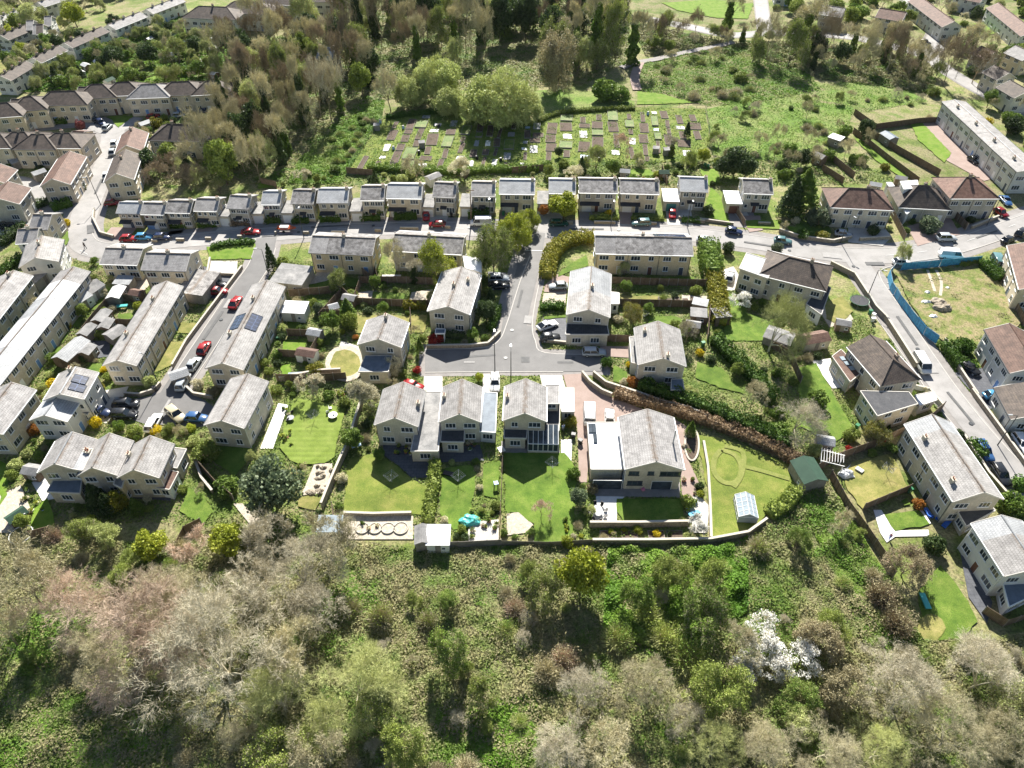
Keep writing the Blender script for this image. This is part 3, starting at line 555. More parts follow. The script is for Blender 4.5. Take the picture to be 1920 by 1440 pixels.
def facade(root,x0,y0,x1,y1,zt,rng,wx,wy,storeys=2,door=True,force=False,dense=3.0,z0=0,blank=False):
    """wall line in local coords, outside on its right; windows where the photo side can see it"""
    L=math.hypot(x1-x0,y1-y0)
    if L<1.2: return
    ux,uy=(x1-x0)/L,(y1-y0)/L; ang=math.atan2(uy,ux); nx,ny=uy,-ux
    M_=root.matrix_basis if root.parent is None else None
    mw=Matrix.Translation(root.location)@Matrix.Rotation(root.rotation_euler.z,4,'Z')
    mid=mw@Vector(((x0+x1)/2,(y0+y1)/2,0)); nn=mw.to_3x3()@Vector((nx,ny,0))
    if (-(nn.x*mid.x)-(nn.y*mid.y))/math.hypot(mid.x,mid.y)<-.25 and not force: return
    if blank: return
    n=max(1,round(L/dense)); far=mid.y>190
    for s in range(storeys):
        zb=z0+(1.0 if s==0 else 3.55); 
        if zb+1.2>zt+.1: zb=max(.3,zt-1.35)
        for i in range(n):
            c=(i+.5)/n*L; w=rng.choice([1.1,1.7,1.7,2.0]); h=1.1
            if w>L/n-.4: w=max(.6,L/n-.5)
            if s==0 and door and i%2==(n>1)*1 and zt>2.3: put_win(root,x0+ux*c,y0+uy*c,ang,z0+.03,1.0,2.05,'door',rng.choice(['door','trim','bluedoor','door','browndoor','glass']))
            else: put_win(root,x0+ux*c,y0+uy*c,ang,zb,w,h if s else 1.25)
PIPE=MB().cyl(0,0,0,1,.05,n=5).mesh('drainpipe','metal')
def place(a,b,zr):
    a=Vector(G(*a,zr)); b=Vector(G(*b,zr)); return a,b
def to_local(root,p):
    m=(Matrix.Translation(root.location)@Matrix.Rotation(root.rotation_euler.z,4,'Z')).inverted(); q=m@Vector((p[0],p[1],0)); return (q.x,q.y)
def house(label,A,B,W,ze=5.2,zr=None,wall='stone',roof='grey',segs=None,style='gable',chim=(.5,),name='house',cat='house',group=None,dense=3.0,seed=None,lab_auto=False,ov=.28,blank=(),asym=0,door=True):
    rng=random.Random(int(A[0]*7+A[1]*13) if seed is None else seed)
    if zr is None: zr=ze+W*.2
    a,b=place(A,B,zr); L=(b-a).length; u=(b-a)/L; mid=(a+b)/2
    if style=='hip': L=L+W*.95
    if style=='halfhip': mid=mid+u*W*.25; L=L+W*.5   # hipped at B only
    rz=math.atan2(u.y,u.x); root=empty(name,mid.x,mid.y,rz)
    if lab_auto: auto(root,label,cat,mid.x,mid.y,group)
    else: tag(root,label,cat,group)
    hx=L/2-ov; hy=W/2-ov; yo=asym*W  # ridge offset
    x=MB()
    if style=='gable':
        zw=ze+ov*(zr-ze)/(W/2)-.12; zt=zr-.14
        v=[(-hx,-hy,0),(hx,-hy,0),(hx,hy,0),(-hx,hy,0),(-hx,-hy,zw),(hx,-hy,zw),(hx,hy,zw),(-hx,hy,zw),(-hx,yo,zt),(hx,yo,zt)]
        x.add(v,[(0,1,5,4),(2,3,7,6),(1,2,6,9,5),(3,0,4,8,7),(4,5,9,8),(6,7,8,9),(0,3,2,1)])
    else: x.box(-hx,hx,-hy,hy,0,ze+.02)
    x.obj('wall',wall,root)
    t=.13
    def slab(x0,x1,mat,zz=0):
        m=MB()
        for s in (-1,1):
            e=[(x0,s*W/2,ze),(x1,s*W/2,ze),(x1,yo,zr),(x0,yo,zr)]; e=[(p[0],p[1],p[2]+zz) for p in e]
            lo=[(p[0],p[1],p[2]-t) for p in e]
            fs=[(0,1,2,3),(7,6,5,4),(0,4,5,1),(3,2,6,7),(1,5,6,2),(0,3,7,4)]
            if s==1: fs=[f[::-1] for f in fs]
            m.add(e+lo,fs)
        return m.obj('roof',roof if mat is None else mat,root)
    if style=='gable':
        S_=segs or [(0,1,None)]; r0=None
        for i,(u0,u1,mt) in enumerate(S_):
            o=slab(-L/2+L*u0+(.0 if i==0 else .015),-L/2+L*u1,mt,.0 if i%2==0 else .03); r0=r0 or o
        rc=MB(); rc.bar((-L/2,yo,zr+.02),(L/2,yo,zr+.02),.13,6); rc.obj('ridge_cap',rng.choice(['grey','pale']) if roof in('grey','pale','mottled') else roof,root)
        for sx in (-1,1):
            vb=MB(); p=[Vector((sx*L/2,-W/2,ze+.04)),Vector((sx*L/2,yo,zr+.04)),Vector((sx*L/2,W/2,ze+.04))]; q=[k-Vector((0,0,.24)) for k in p]; d=Vector((sx*.09,0,0))
            vb.add([tuple(k) for k in p+q]+[tuple(k+d) for k in p+q],[(0,1,4,3),(1,2,5,4),(6,9,10,7),(7,10,11,8),(0,6,7,1),(1,7,8,2),(3,4,10,9),(4,5,11,10),(0,3,9,6),(2,8,11,5)]); vb.obj('verge_board','verge',root)
    else:
        h=W*.475; m=MB(); x0,x1=-L/2+(h if style=='hip' else 0),L/2-h
        v=[(-L/2,-W/2,ze),(L/2,-W/2,ze),(L/2,W/2,ze),(-L/2,W/2,ze),(x0,0,zr),(x1,0,zr)]
        m.add(v,[(0,1,5,4),(1,2,5),(2,3,4,5),(3,0,4),(0,3,2,1)]); m.obj('roof',roof,root)
        rc=MB(); hc='ridge_cap'
        for p,q in ((v[4],v[5]),(v[0],v[4]),(v[3],v[4]),(v[1],v[5]),(v[2],v[5])):
            if style=='halfhip' and p in (v[0],v[3]): continue
            rc.bar(p,q,.11,5)
        rc.obj(hc,'darkbrown' if 'brown' in roof else roof,root)
    gm_='trim' if rng.random()<.5 else 'metal'
    for s in (-1,1): MB().box(-L/2,L/2,s*(W/2+.07)-.07,s*(W/2+.07)+.07,ze-.14,ze-.0).obj('gutter',gm_,root)
    for c in chim:
        if isinstance(c,(int,float)): c=(c,.0)
        cx=-L/2+L*c[0]; cy=c[1]*W; zb=zr-abs(cy)*2*(zr-ze)/W-.35
        m=MB(); zc=zb+1.0; m.box(cx-.33,cx+.33,cy-.27,cy+.27,zb,zc); m.box(cx-.39,cx+.39,cy-.33,cy+.33,zc+.002,zc+.1); o=m.obj('chimney','brick' if 'brown' in roof else 'beige',root)
        
        for k_,e_ in ((-.15,.34),(.17,.27)): MB().cyl(cx+k_,cy,zc+.1,zc+.1+e_,.1,.08).obj('chimney_pot','pot',o)
    st=2 if ze>3.6 else 1
    F=[('s',-hx,-hy,hx,-hy),('e',hx,-hy,hx,hy),('n',hx,hy,-hx,hy),('w',-hx,hy,-hx,-hy)]
    for k,a0,b0,a1,b1 in F:
        if k in blank: continue
        facade(root,a0,b0,a1,b1,ze,rng,0,0,st,door=door and k in 'sn',dense=dense if k in 'sn' else 3.6)
    # drainpipes
    n=max(1,round(2*hx/6.5)) if mid.y<190 else 0; gm_='metal' if rng.random()<.5 else 'trim'
    for i in range(n+1) if n else ():
        xx=-hx+.15+(2*hx-.3)*i/n
        for s in (-1,1):
            o=link('drainpipe',PIPE,root,(xx,s*(hy+.07),0)); o.scale=(1,1,ze-.1); o.material_slots[0].link='OBJECT'; o.material_slots[0].material=M[gm_]
    block([tuple((Matrix.Translation(root.location)@Matrix.Rotation(rz,4,'Z')@Vector((sx*L/2,sy*W/2,0))).xy) for sx,sy in ((-1,-1),(1,-1),(1,1),(-1,1))],'house')
    root['dims']=(L,W,ze,zr); return root
def ext(root,pts,zt,roof='felt',wall=None,name='extension',wins=True,gm=None,z0=0,edge='verge',doorm='glass',open_=False):
    """flat roofed addition; pts = photo corners of its roof at height zt"""
    w=[to_local(root,G(*p,zt)) for p in pts]; n=len(w)
    A=sum(w[i][0]*w[(i+1)%n][1]-w[(i+1)%n][0]*w[i][1] for i in range(n))
    if A<0: w=w[::-1]
    c=(sum(p[0] for p in w)/n,sum(p[1] for p in w)/n)
    def sh(d):
        out=[]
        for p in w:
            l=math.hypot(p[0]-c[0],p[1]-c[1]); k=(l-d)/l; out.append((c[0]+(p[0]-c[0])*k,c[1]+(p[1]-c[1])*k))
        return out
    inn=sh(.25)
    m=MB()
    if open_:
        for p in inn: m.box(p[0]-.06,p[0]+.06,p[1]-.06,p[1]+.06,0,zt-.16)
    else: m.prism(inn,z0,zt-.15)
    o=m.obj(name,wall or 'stone',root); m=MB(); m.prism(w,zt-.148,zt); r=m.obj('flat_roof',roof,o)
    m=MB()
    for i in range(n):
        m.seg(w[i],w[(i+1)%n],.14,zt-.2,zt+.07)
    m.obj('roof_edge',edge,o)
    if wins and not open_:
        rng=random.Random(int(pts[0][0]*3+pts[0][1]))
        mw=Matrix.Translation(root.location)@Matrix.Rotation(root.rotation_euler.z,4,'Z')
        for i in range(n):
            a=inn[i]; b=inn[(i+1)%n]; L=math.dist(a,b)
            if L<1.3: continue
            nn=mw.to_3x3()@Vector((b[1]-a[1],-(b[0]-a[0]),0))/L; mm=mw@Vector(((a[0]+b[0])/2,(a[1]+b[1])/2,0))
            if (-(nn.x*mm.x)-(nn.y*mm.y))/math.hypot(mm.x,mm.y)<.2: continue
            ang=math.atan2(b[1]-a[1],b[0]-a[0]); cx,cy=(a[0]+b[0])/2,(a[1]+b[1])/2
            if gm and L<7: put_win(root,cx,cy,ang,z0+.03,min(2.4,L-.5),2.05,'garage',gm=gm)
            elif L>5:
                for q in (.25,.7): put_win(root,a[0]+(b[0]-a[0])*q,a[1]+(b[1]-a[1])*q,ang,z0+.9,1.7,1.2)
            else: put_win(root,cx,cy,ang,z0+.9,max(.7,min(1.7,L-.8)),1.2)
            if zt>4.4:
                for q in ((.3,.72) if L>4 else (.5,)): put_win(root,a[0]+(b[0]-a[0])*q,a[1]+(b[1]-a[1])*q,ang,z0+3.4,1.4,1.1)
    block([G(*p,zt) for p in pts],'house'); return o
def rooflight(root,u0,u1,v0,v1,side,name='skylight',mat='glass',up=.07):
    """patch on a roof slope; u along the ridge 0..1, v from ridge (0) to eave (1), side +1/-1"""
    L,W,ze,zr=root['dims']; m=MB()
    def pt(u,v,dz): return (-L/2+L*u,side*W/2*v,zr-(zr-ze)*v+dz)
    q=[pt(u0,v0,up),pt(u1,v0,up),pt(u1,v1,up),pt(u0,v1,up)]; lo=[pt(u0,v0,.0),pt(u1,v0,.0),pt(u1,v1,.0),pt(u0,v1,.0)]
    f=[(0,1,2,3),(0,4,5,1),(1,5,6,2),(2,6,7,3),(3,7,4,0)]
    if side>0: f=[k[::-1] for k in f]
    f=[k[::-1] for k in f] if False else f
    m.add(q+lo,f); o=m.obj(name,mat,root)
    if name!='skylight' or True:
        e=MB()
        for i in range(4): e.bar(q[i],q[(i+1)%4],.05,4)
        e.obj('frame','metal' if mat=='solar' else 'trim',o)
    return o
def canopy(root,lx0,lx1,side,z=2.5,d=1.1,mat='black'):
    L,W,ze,zr=root['dims']; y0=side*(W/2-.28); m=MB(); y1=y0+side*d
    m.add([(lx0,y0,z+.35),(lx1,y0,z+.35),(lx1,y1,z),(lx0,y1,z),(lx0,y0,z+.23),(lx1,y0,z+.23),(lx1,y1,z-.1),(lx0,y1,z-.1)],[(0,1,2,3),(7,6,5,4),(0,4,5,1),(1,5,6,2),(2,6,7,3),(3,7,4,0)])
    m.obj('porch_canopy',mat,root)
# ---------------- the north row of detached houses
ROW=[((226,379),(266,380),'slate','bay'),((272,380),(311,381),'grey',0),((317,376),(360,377),'mottled',0),((371,372),(410,373),'pale',0),((434,366),(470,368),'grey',1),
((495,359),(527,359),'slate',1),((552,356),(590,357),'mottled',1),((600,354),(652,354),'slate',0),((680,349),(720,349),'mottled',1),((730,345),(790,346),'slate',0),((817,342),(855,344),'mottled',1),((887,341),(927,342),'grey',1),
((940,337),(1000,338),'slate',0),((1032,336),(1077,337),'slate',1),((1089,335),(1154,336),'mottled',0),((1166,336),(1232,338),'mottled',0),((1277,332),(1324,334),'slate',2),((1395,336),(1445,338),'mottled',2)]
RL=['slate roofed detached house at the left end of the north row beside the road bend','second house of the north row from the left, plain grey roof','third house of the north row from the left, blotched grey roof',
'fourth house of the north row from the left, light roof','fifth house of the north row from the left, white garage below','sixth house of the north row from the left, smooth blue grey roof','seventh house of the north row from the left, blotched roof behind the boat',
'eighth house of the north row from the left, blue garage door','ninth house of the north row from the left, round tree in front','tenth house of the north row from the left, wide smooth roof','house of the north row with the red car on its drive',
'north row house directly behind the white van','wide smooth roofed north row house behind the big weeping tree','north row house behind the round yellow green tree','blotched roofed north row house with yellow shrub at its right','blotched roofed north row house behind the estate car on the road',
'tall pale roofed house with teal garage and red car on its drive','grey roofed house with twin dark garage at the right end of the north row']
gd=['garagedoor','bluedoor','garagedoor','garagedoor','browndoor']
WALLS=[]
for i,((A,B,rf,kind),lb) in enumerate(zip(ROW,RL)):
    mx_=(A[0]+B[0])/2; A=(mx_+(A[0]-mx_)*1.10,A[1]); B=(mx_+(B[0]-mx_)*1.10,B[1])
    kk=.76+.24*min(1,i/8); h=house(lb,A,B,7.8*kk,5.1*kk,6.75*kk,'beige' if i%3 else 'stone',rf,chim=((.93,-.03),),name='detached_house',group='detached houses of the north row',blank=('s',))
    L=h['dims'][0]; rng=random.Random(i); hy=7.8*kk/2-.28; hx=L/2-.28
    mw=Matrix.Translation(h.location)@Matrix.Rotation(h.rotation_euler.z,4,'Z')
    dq=[(-hx-(3 if kind else 0),-hy),(-hx+3.2,-hy),(-hx+3.0,-hy-7.2),(-hx-(3 if kind else 0),-hy-7.2)]
    structure('drive',[tuple((mw@Vector((a_,b_,0))).xy) for a_,b_ in dq],['pinkdrive','concrete','pave'][i%3],.015+.0005*i,'drive',True)
    x0_,x1_=-hx+3.3,hx-.2; wl=[tuple((mw@Vector((a_,-hy-5.6,0))).xy) for a_ in (x0_,x1_)]; WALLS.append(wl)
    ws=[(.18,1.0),(.45,.8),(.8,1.9)] if i%2 else [(.22,1.2),(.5,1.0),(.8,1.9)]
    for q,w_ in ws: put_win(h,-hx+2*hx*q,-hy,0,3.6*kk,w_*kk,1.05*kk)
    put_win(h,-hx+2*hx*.8,-hy,0,.9*kk,2.0*kk,1.35*kk)
    put_win(h,-hx+2*hx*.48,-hy,0,.03,1.0,2.05*kk,'door',['door','trim','browndoor'][i%3])
    if kind in (0,'bay'):
        put_win(h,-hx+2*hx*.2,-hy,0,.03,2.2*kk,2.05*kk,'garage',gm=gd[i%5] if i in(7,1) else 'garagedoor'); canopy(h,-hx,-hx+2*hx*.55,-1,2.35*kk,1.3)
    else:
        canopy(h,-hx+2*hx*.3,-hx+2*hx*.62,-1,2.35*kk,1.0); put_win(h,-hx+2*hx*.15,-hy,0,1.2*kk,.8,1.0*kk)
        gw=2.9 if kind==1 else 3.8
        m=MB(); m.box(-hx-gw,-hx-.01,-hy-.9,hy-2,0,2.6); e=m.obj('garage',['beige','stone'][i%2],h)
        m=MB(); m.box(-hx-gw-.15,-hx-.01,-hy-1.05,hy-1.9,2.602,2.76); m.obj('flat_roof','felt' if kind==1 else 'whitefelt',e)
        put_win(h,-hx-gw/2,-hy-.9,0,.03,2.3,2.05,'garage',gm=[ 'garagedoor','tealdoor','browndoor'][(i-15) if i>15 else 0])
# ---------------- the other houses near the middle
H={}
H['b1']=house('small pale house with grey roof at the inside of the road bend',(198,465),(268,467),8,4.2,5.6,'stone','grey')
H['b2']=house('semi detached pair with chimney and pergola north of the long left terrace',(274,474),(357,476),8,5.3,6.9,'stone','grey',dense=3.4)
H['b3']=house('long honey coloured pair below the main road beside the dark cypress',(586,442),(704,447),8.2,5.2,6.8,'gold','mottled',segs=[(0,.27,'grey'),(.27,1,None)],dense=3.2)
H['b4']=house('long grey roofed house below the main road half hidden by willows',(740,439),(870,446),8.2,5.2,6.8,'stone','mottled',dense=3.4)
H['b5']=house('long honey coloured terrace inside the curved golden hedge',(1116,442),(1297,446),8.6,5.2,6.9,'gold','mottled',segs=[(0,.21,'grey'),(.21,.42,'mottled'),(.42,.6,'mottled'),(.6,.8,'mottled'),(.8,1,'grey')],chim=((.5,.1),),dense=3.2)
rooflight(H['b5'],.62,.95,.15,.75,1,'solar_panel','solar')
H['c1']=house('pale gabled house left of the middle cul-de-sac with blue porch',(865,500),(840,574),8.2,5.2,6.8,'beige','pale',chim=((.5,-.03),(.28,.25)))
ext(H['c1'],[(868,480),(903,483),(903,512),(872,502)],4.8,'whitefelt'); ext(H['c1'],[(817,617),(835,617),(834,625),(816,625)],2.4,'bluefelt','trim','porch',wins=False,edge='trim',open_=True)
H['c2']=house('light grey gabled house with black lean-to right of the middle cul-de-sac',(1109,499),(1104,580),8.2,5.2,6.8,'beige','grey',segs=[(0,.55,'slate'),(.55,1,'pale')],chim=((.5,.05),))
ext(H['c2'],[(1063,607),(1138,608),(1142,627),(1060,627)],3.0,'black','beige',gm='garagedoor')
ext(H['c2'],[(1146,547),(1161,549),(1161,570),(1146,570)],2.6,'whitefelt','trim')
H['c3']=house('pale gabled house behind the round lawn with blue grey flat extension',(726,589),(709,635),8.0,5.2,6.9,'beige','grey',chim=((.15,.0),))
ext(H['c3'],[(685,667),(735,667),(728,697),(672,697)],3.0,'bluefelt','stone')
H['c4']=house('weathered gabled house at the right end of the turning head',(1234,602),(1244,671),8.4,5.2,7.0,'beige','pale',chim=((.93,.1),(.2,-.3)))
ext(H['c4'],[(1180,632),(1193,630),(1196,682),(1184,680)],3.0,'felt','render'); ext(H['c4'],[(1259,711),(1280,711),(1283,731),(1258,731)],2.3,'bluefelt','metal','porch',wins=False)
H['m1']=house('left of the three gabled houses below the turning head, dark patio in front',(756,716),(740,783),7.1,5.2,7.1,'beige','pale',chim=((.45,.42),),blank=('w',))
ext(H['m1'],[(794,735),(829,735),(822,846),(770,846)],2.9,'felt','stone')
H['m2']=house('middle of the three gabled houses below the turning head, tiled roof',(866,711),(861,776),6.8,5.2,7.1,'beige','pale',chim=((.35,-.42),),blank=('w',))
ext(H['m2'],[(907,735),(932,737),(929,811),(899,809)],2.8,'bluefelt','render',edge='trim'); ext(H['m2'],[(828,802),(871,803),(870,829),(826,828)],2.9,'blackfelt','stone')
H['m3']=house('right of the three gabled houses below the turning head, with conservatory',(986,710),(984,774),7.1,5.2,7.1,'stone','pale',chim=((.4,-.42),),blank=('w',))
ext(H['m3'],[(1022,722),(1049,722),(1048,757),(1022,757)],4.6,'grey','stone'); ext(H['m3'],[(945,800),(989,800),(987,822),(945,821)],2.8,'blackfelt','stone'); ext(H['m3'],[(1024,758),(1050,758),(1048,808),(1026,808)],2.6,'blackfelt','stone',wins=False)
ext(H['m3'],[(1052,727),(1076,727),(1077,772),(1053,772)],2.6,'whitefelt','render')
H['m4']=house('large mottled roofed house with flat white garage beside the big lawn',(1214,767),(1231,865),9.0,5.2,7.1,'stone','mottled',segs=[(0,1,'grey')],chim=(),blank=('e','w'))
L=H['m4']['dims'][0]; hx=L/2-.28
for (ly,z,w_,h_,k) in ((-3.0,3.5,1.6,.9,'window'),(-.4,3.6,1.0,.8,'window'),(2.6,3.4,3.2,1.0,'window'),(-2.6,1.1,2.4,1.0,'window'),(1.6,.03,3.2,2.1,'door')): put_win(H['m4'],hx,ly,R(90),z,w_,h_,k,'glass',gm='metal' if k=='window' else None)
ext(H['m4'],[(1101,792),(1161,792),(1168,880),(1108,880)],3.2,'whitefelt','stone',name='garage',wins=False,edge='verge')
a=to_local(H['m4'],G(1140,884,3.2)); put_win(H['m4'],hx+.02 if a[0]<hx else a[0]-.15,a[1],R(90),.05,4.6,2.2,'door','glass')
m=MB(); fx,fy=to_local(H['m4'],G(1263,826,6.2)); m.cyl(fx,fy,5.6,8.6,.13,n=8); m.obj('flue','steel',H['m4'])
q=[(1106,794),(1109,812),(1115,812)]
for k,(px,py) in enumerate(((1107,803),(1114,803),(1116,822))):
    a=to_local(H['m4'],G(px,py,3.3)); m=MB(); m.box(a[0]-1.0,a[0]+1.0,a[1]-.32,a[1]+.32,3.205,3.38); m.obj('skylight','glass',H['m4'])
# ---------------- left terraces
g='terraces of the left estate'
H['t1']=house('long pale terrace with two chimneys left of the side road',(312,527),(219,675),6.1,5.0,6.3,'stone','pale',chim=((.26,-.05),(.68,-.25)),dense=3.0,group=g,name='terrace',cat='terrace',ov=.25)
H['t2']=house('terrace with two dark solar arrays right of the side road',(500,525),(416,680),6.9,5.0,6.5,'stone','pale',chim=((.25,-.1),(.66,-.25)),group=g,name='terrace',cat='terrace')
rooflight(H['t2'],.42,.6,.2,.8,-1,'solar_panel','solar'); rooflight(H['t2'],.42,.6,.15,.7,1,'solar_panel','solar')
H['t3']=house('pale gabled block standing alone beside the striped lawn',(464,701),(415,788),6.8,5.3,6.8,'beige','pale',chim=(),group=g)
H['g1']=house('longest terrace of grey and white roof strips at the left edge',(137,500),(-40,712),6.3,5.0,6.2,'stone','grey',segs=[(0,.13,'grey'),(.13,.30,'white'),(.30,.48,'slate'),(.48,.74,'white'),(.74,1,'slate')],chim=(),group=g,name='terrace',cat='terrace',dense=2.8)
H['g2']=house('grey roofed terrace cut by the left edge beside the blue toy',(25,507),(-60,610),6.6,5.0,6.4,'stone','grey',chim=(.1,),group=g,name='terrace',cat='terrace')
H['g3']=house('white gabled house beside the yellow shrubs left of the bend',(78,442),(66,483),7.6,5.0,6.7,'render','pale',chim=(.4,))
H['g4']=house('small grey roofed house beside the yellow gardens at the bend',(62,402),(97,402),7.5,4.5,6.2,'stone','grey'); H['g5']=house('low grey house tucked under the footway hedge at the left',(34,430),(72,428),7,3.8,5.4,'render','grey')
H['g6']=house('grey brown roofed block at the left edge above the orange shrub',(22,717),(-45,800),7,5.2,6.8,'stone','pale',segs=[(0,1,'grey')],chim=())
H['g7']=house('white house with solar panels on its taller part',(142,688),(112,738),6.6,6.0,7.4,'render','white',segs=[(0,1,'pale')],chim=((.1,-.1),),group=g)
rooflight(H['g7'],.25,.52,.15,.75,1,'solar_panel','solar'); rooflight(H['g7'],.55,.8,.2,.85,1,'solar_panel','solar')
H['g7b']=house('lower white wing in front of the solar roofed house',(112,738),(83,778),6.2,4.8,6.2,'render','slate',chim=(),group=g)
ext(H['g7'],[(172,741),(184,746),(164,778),(146,770)],2.7,'felt','render')
H['g8']=house('left house of the three linked gables, with cross gable',(135,810),(102,869),6.8,5.2,7.2,'beige','slate',segs=[(0,1,'grey')],chim=((.45,.42),),group='three linked gabled houses')
H['g9']=house('middle house of the three linked gables',(205,812),(172,876),6.2,5.2,7.2,'stone','pale',chim=((.4,-.42),),group='three linked gabled houses')
H['g10']=house('right house of the three linked gables, glazed sunroom beside it',(281,817),(250,880),6.4,5.2,7.2,'stone','pale',chim=((.4,-.42),),group='three linked gabled houses')
ext(H['g10'],[(325,839),(350,842),(332,878),(312,873)],3.0,'felt','stone'); ext(H['g10'],[(311,880),(335,885),(318,918),(292,914)],2.7,'brown','trim'); ext(H['g8'],[(105,892),(155,890),(150,925),(88,922)],2.8,'bluefelt','stone'); ext(H['g9'],[(219,890),(235,893),(228,915),(213,908)],4.2,'felt','gold')
ext(H['g8'],[(120,840),(175,842),(155,882),(122,877)],5.9,'slate','beige',name='cross_wing')
# ---------------- right side
H['s19']=house('brown hipped semi with white bays behind the drive above the junction',(1592,352),(1636,354),9.5,5.2,7.9,'stone','brown',style='hip',chim=((.62,.02),),name='semi_detached_house')
H['s20']=house('brown hipped bungalow with white dormer above the junction',(1722,347),(1742,348),10,3.6,7.0,'beige','darkbrown',segs=None,style='hip',chim=((.55,.05),),name='bungalow',cat='bungalow')
ext(H['s20'],[(1688,340),(1720,338),(1722,352),(1695,355)],6.2,'whitefelt','trim','dormer',z0=4.0,wins=False,edge='trim'); ext(H['s20'],[(1662,342),(1672,342),(1708,395),(1700,402)],3.0,'whitefelt','render',wins=False,edge='trim')
H['s21']=house('rusty red hipped house in the top of the right hand road',(1812,332),(1826,332),10.5,5.4,8.2,'beige','redbrown',style='hip',chim=(.5,),name='semi_detached_house')
H['s22']=house('white stepped terrace with pale flat roofs beside the pink drive',(1790,187),(1935,318),7.0,6.0,6.6,'render','white',segs=[(0,.25,'pale'),(.25,.5,'pale'),(.5,.75,'pale'),(.75,1,'pale')],chim=((.12,-.2),(.38,-.2),(.62,-.2),(.86,-.2)),name='terrace',cat='terrace')
H['s1']=house('dark brown hipped semi with chimney stack left of the junction',(1480,482),(1518,491),10.0,5.4,8.0,'beige','darkbrown',style='hip',chim=((.68,.0),),name='semi_detached_house')
ext(H['s1'],[(1400,474),(1452,490),(1440,522),(1386,503)],5.6,'slate','stone'); ext(H['s1'],[(1540,528),(1558,540),(1540,590),(1512,570)],3.0,'blackfelt','trim')
H['s2']=house('long brown tiled house with side extension along the right road',(1632,627),(1673,672),7.9,5.3,7.5,'beige','darkbrown',style='halfhip',chim=((.55,.2),),name='semi_detached_house')
ext(H['s2'],[(1560,668),(1577,655),(1617,697),(1594,716)],3.1,'brown','beige'); ext(H['s2'],[(1715,741),(1750,734),(1757,750),(1724,761)],2.5,'whitefelt','render')
for k_,(px_,py_) in enumerate(((1580,672),(1588,681),(1597,690))):
    a=to_local(H['s2'],G(px_,py_,3.2)); MB().box(a[0]-.5,a[0]+.5,a[1]-.4,a[1]+.4,3.103,3.25).obj('skylight','paleglass',H['s2'])
ext(H['s2'],[(1613,733),(1704,735),(1721,757),(1645,780)],4.6,'blackfelt','stone')
H['s3']=house('large pale roofed terrace standing between garden lawns and right road',(1748,777),(1846,922),7.6,5.6,7.6,'beige','pale',segs=[(0,.2,'slate'),(.2,1,'pale')],chim=((.25,-.35),(.8,-.35)),name='terrace',cat='terrace')
ext(H['s3'],[(1796,960),(1848,935),(1866,957),(1812,987)],2.7,'blackfelt','stone')
H['s4']=house('white house with grey roof at the bottom right edge',(1878,966),(1945,1065),7.4,5.6,7.2,'render','slate',segs=[(0,.35,'slate'),(.35,1,'pale')],chim=())
ext(H['s4'],[(1880,1092),(1935,1070),(1950,1110),(1892,1138)],2.8,'bluefelt','render',edge='trim')
H['s5']=house('brown roofed house at the right edge above the blue van',(1938,452),(1965,535),8.5,5.0,7.0,'stone','brown',name='semi_detached_house'); H['s6']=house('white walled house with brown roof right of the empty plot',(1893,606),(1945,688),7.4,5.4,7.2,'render','brown',chim=(.6,),name='semi_detached_house')
H['s7']=house('dark roofed bungalow at the right edge below the yellow shrub',(1925,715),(1960,775),9,3.2,5.2,'render','darkbrown',name='bungalow',cat='bungalow')
# ---------------- distant houses
g='brown roofed houses on the far left hillside'
for px0,px1,py in ((-8,22,193),(38,66,181),(88,148,171),(163,200,158),(211,250,154),(258,300,158),(314,362,153),(377,412,152)):
    house('brown roofed pale house in the upper terrace row',(px0+8,py),(px1-8,py-1),9,5.4,7.8,'stone','darkbrown' if px0%3 else 'grey',style='hip',chim=(),group=g,lab_auto=True,name='far_house')
for px0,px1,py in ((148,163,163),(200,211,158),(250,259,158),(300,315,156),(362,378,154),(22,38,186)):
    house('low linking house between hipped blocks of the upper terrace row',(px0-1,py),(px1+1,py),8,5.0,6.6,'stone','darkbrown',chim=(),group=g,lab_auto=True,name='far_house',door=False)
for px0,px1,py in ((-20,5,249),(18,52,247),(54,88,251),(98,136,249)):
    house('brown roofed pale house in the lower terrace row',(px0+6,py),(px1-6,py),9,5.4,7.6,'stone','brown' if px0%2 else 'darkbrown',style='hip',chim=(.5,),group=g,lab_auto=True,name='far_house')
house('low linking house of the lower terrace row',(136,246),(158,247),8,4.8,6.2,'stone','brown',chim=(),group=g,lab_auto=True,name='far_house')
house('brown roofed house fronting the steep road, upper of two',(248,238),(236,272),7,5.2,7.2,'stone','brown',chim=(.2,)); house('brown roofed house fronting the steep road, lower of two',(234,280),(217,325),7,5.2,7.2,'stone','darkbrown',chim=(.4,))
house('brown house with solar panels left of the steep road',(130,283),(97,335),7,5.2,7.0,'stone','brown',chim=()); house('hipped brown house alone in the trees right of the steep road',(315,232),(365,233),9.5,5.2,7.8,'stone','darkbrown',style='hip',chim=(.35,))
house('small brown house at the left edge above the footpath lawn',(15,340),(-10,370),9,5,7,'beige','brown',chim=()); house('grey brown house at the far left edge by the footpath',(-5,305),(-30,330),8,5,7,'beige','brown',chim=())
for p in (((373,11),(425,13)),((440,2),(490,4)),((505,-14),(545,-12)),((555,-18),(600,-18))): house('large brown hipped villa at the top of the hillside',p[0],p[1],11,6,8.6,'render','darkbrown',style='hip',chim=(.5,),group='villas at the top edge',lab_auto=True,name='far_house')
rr=random.Random(5)
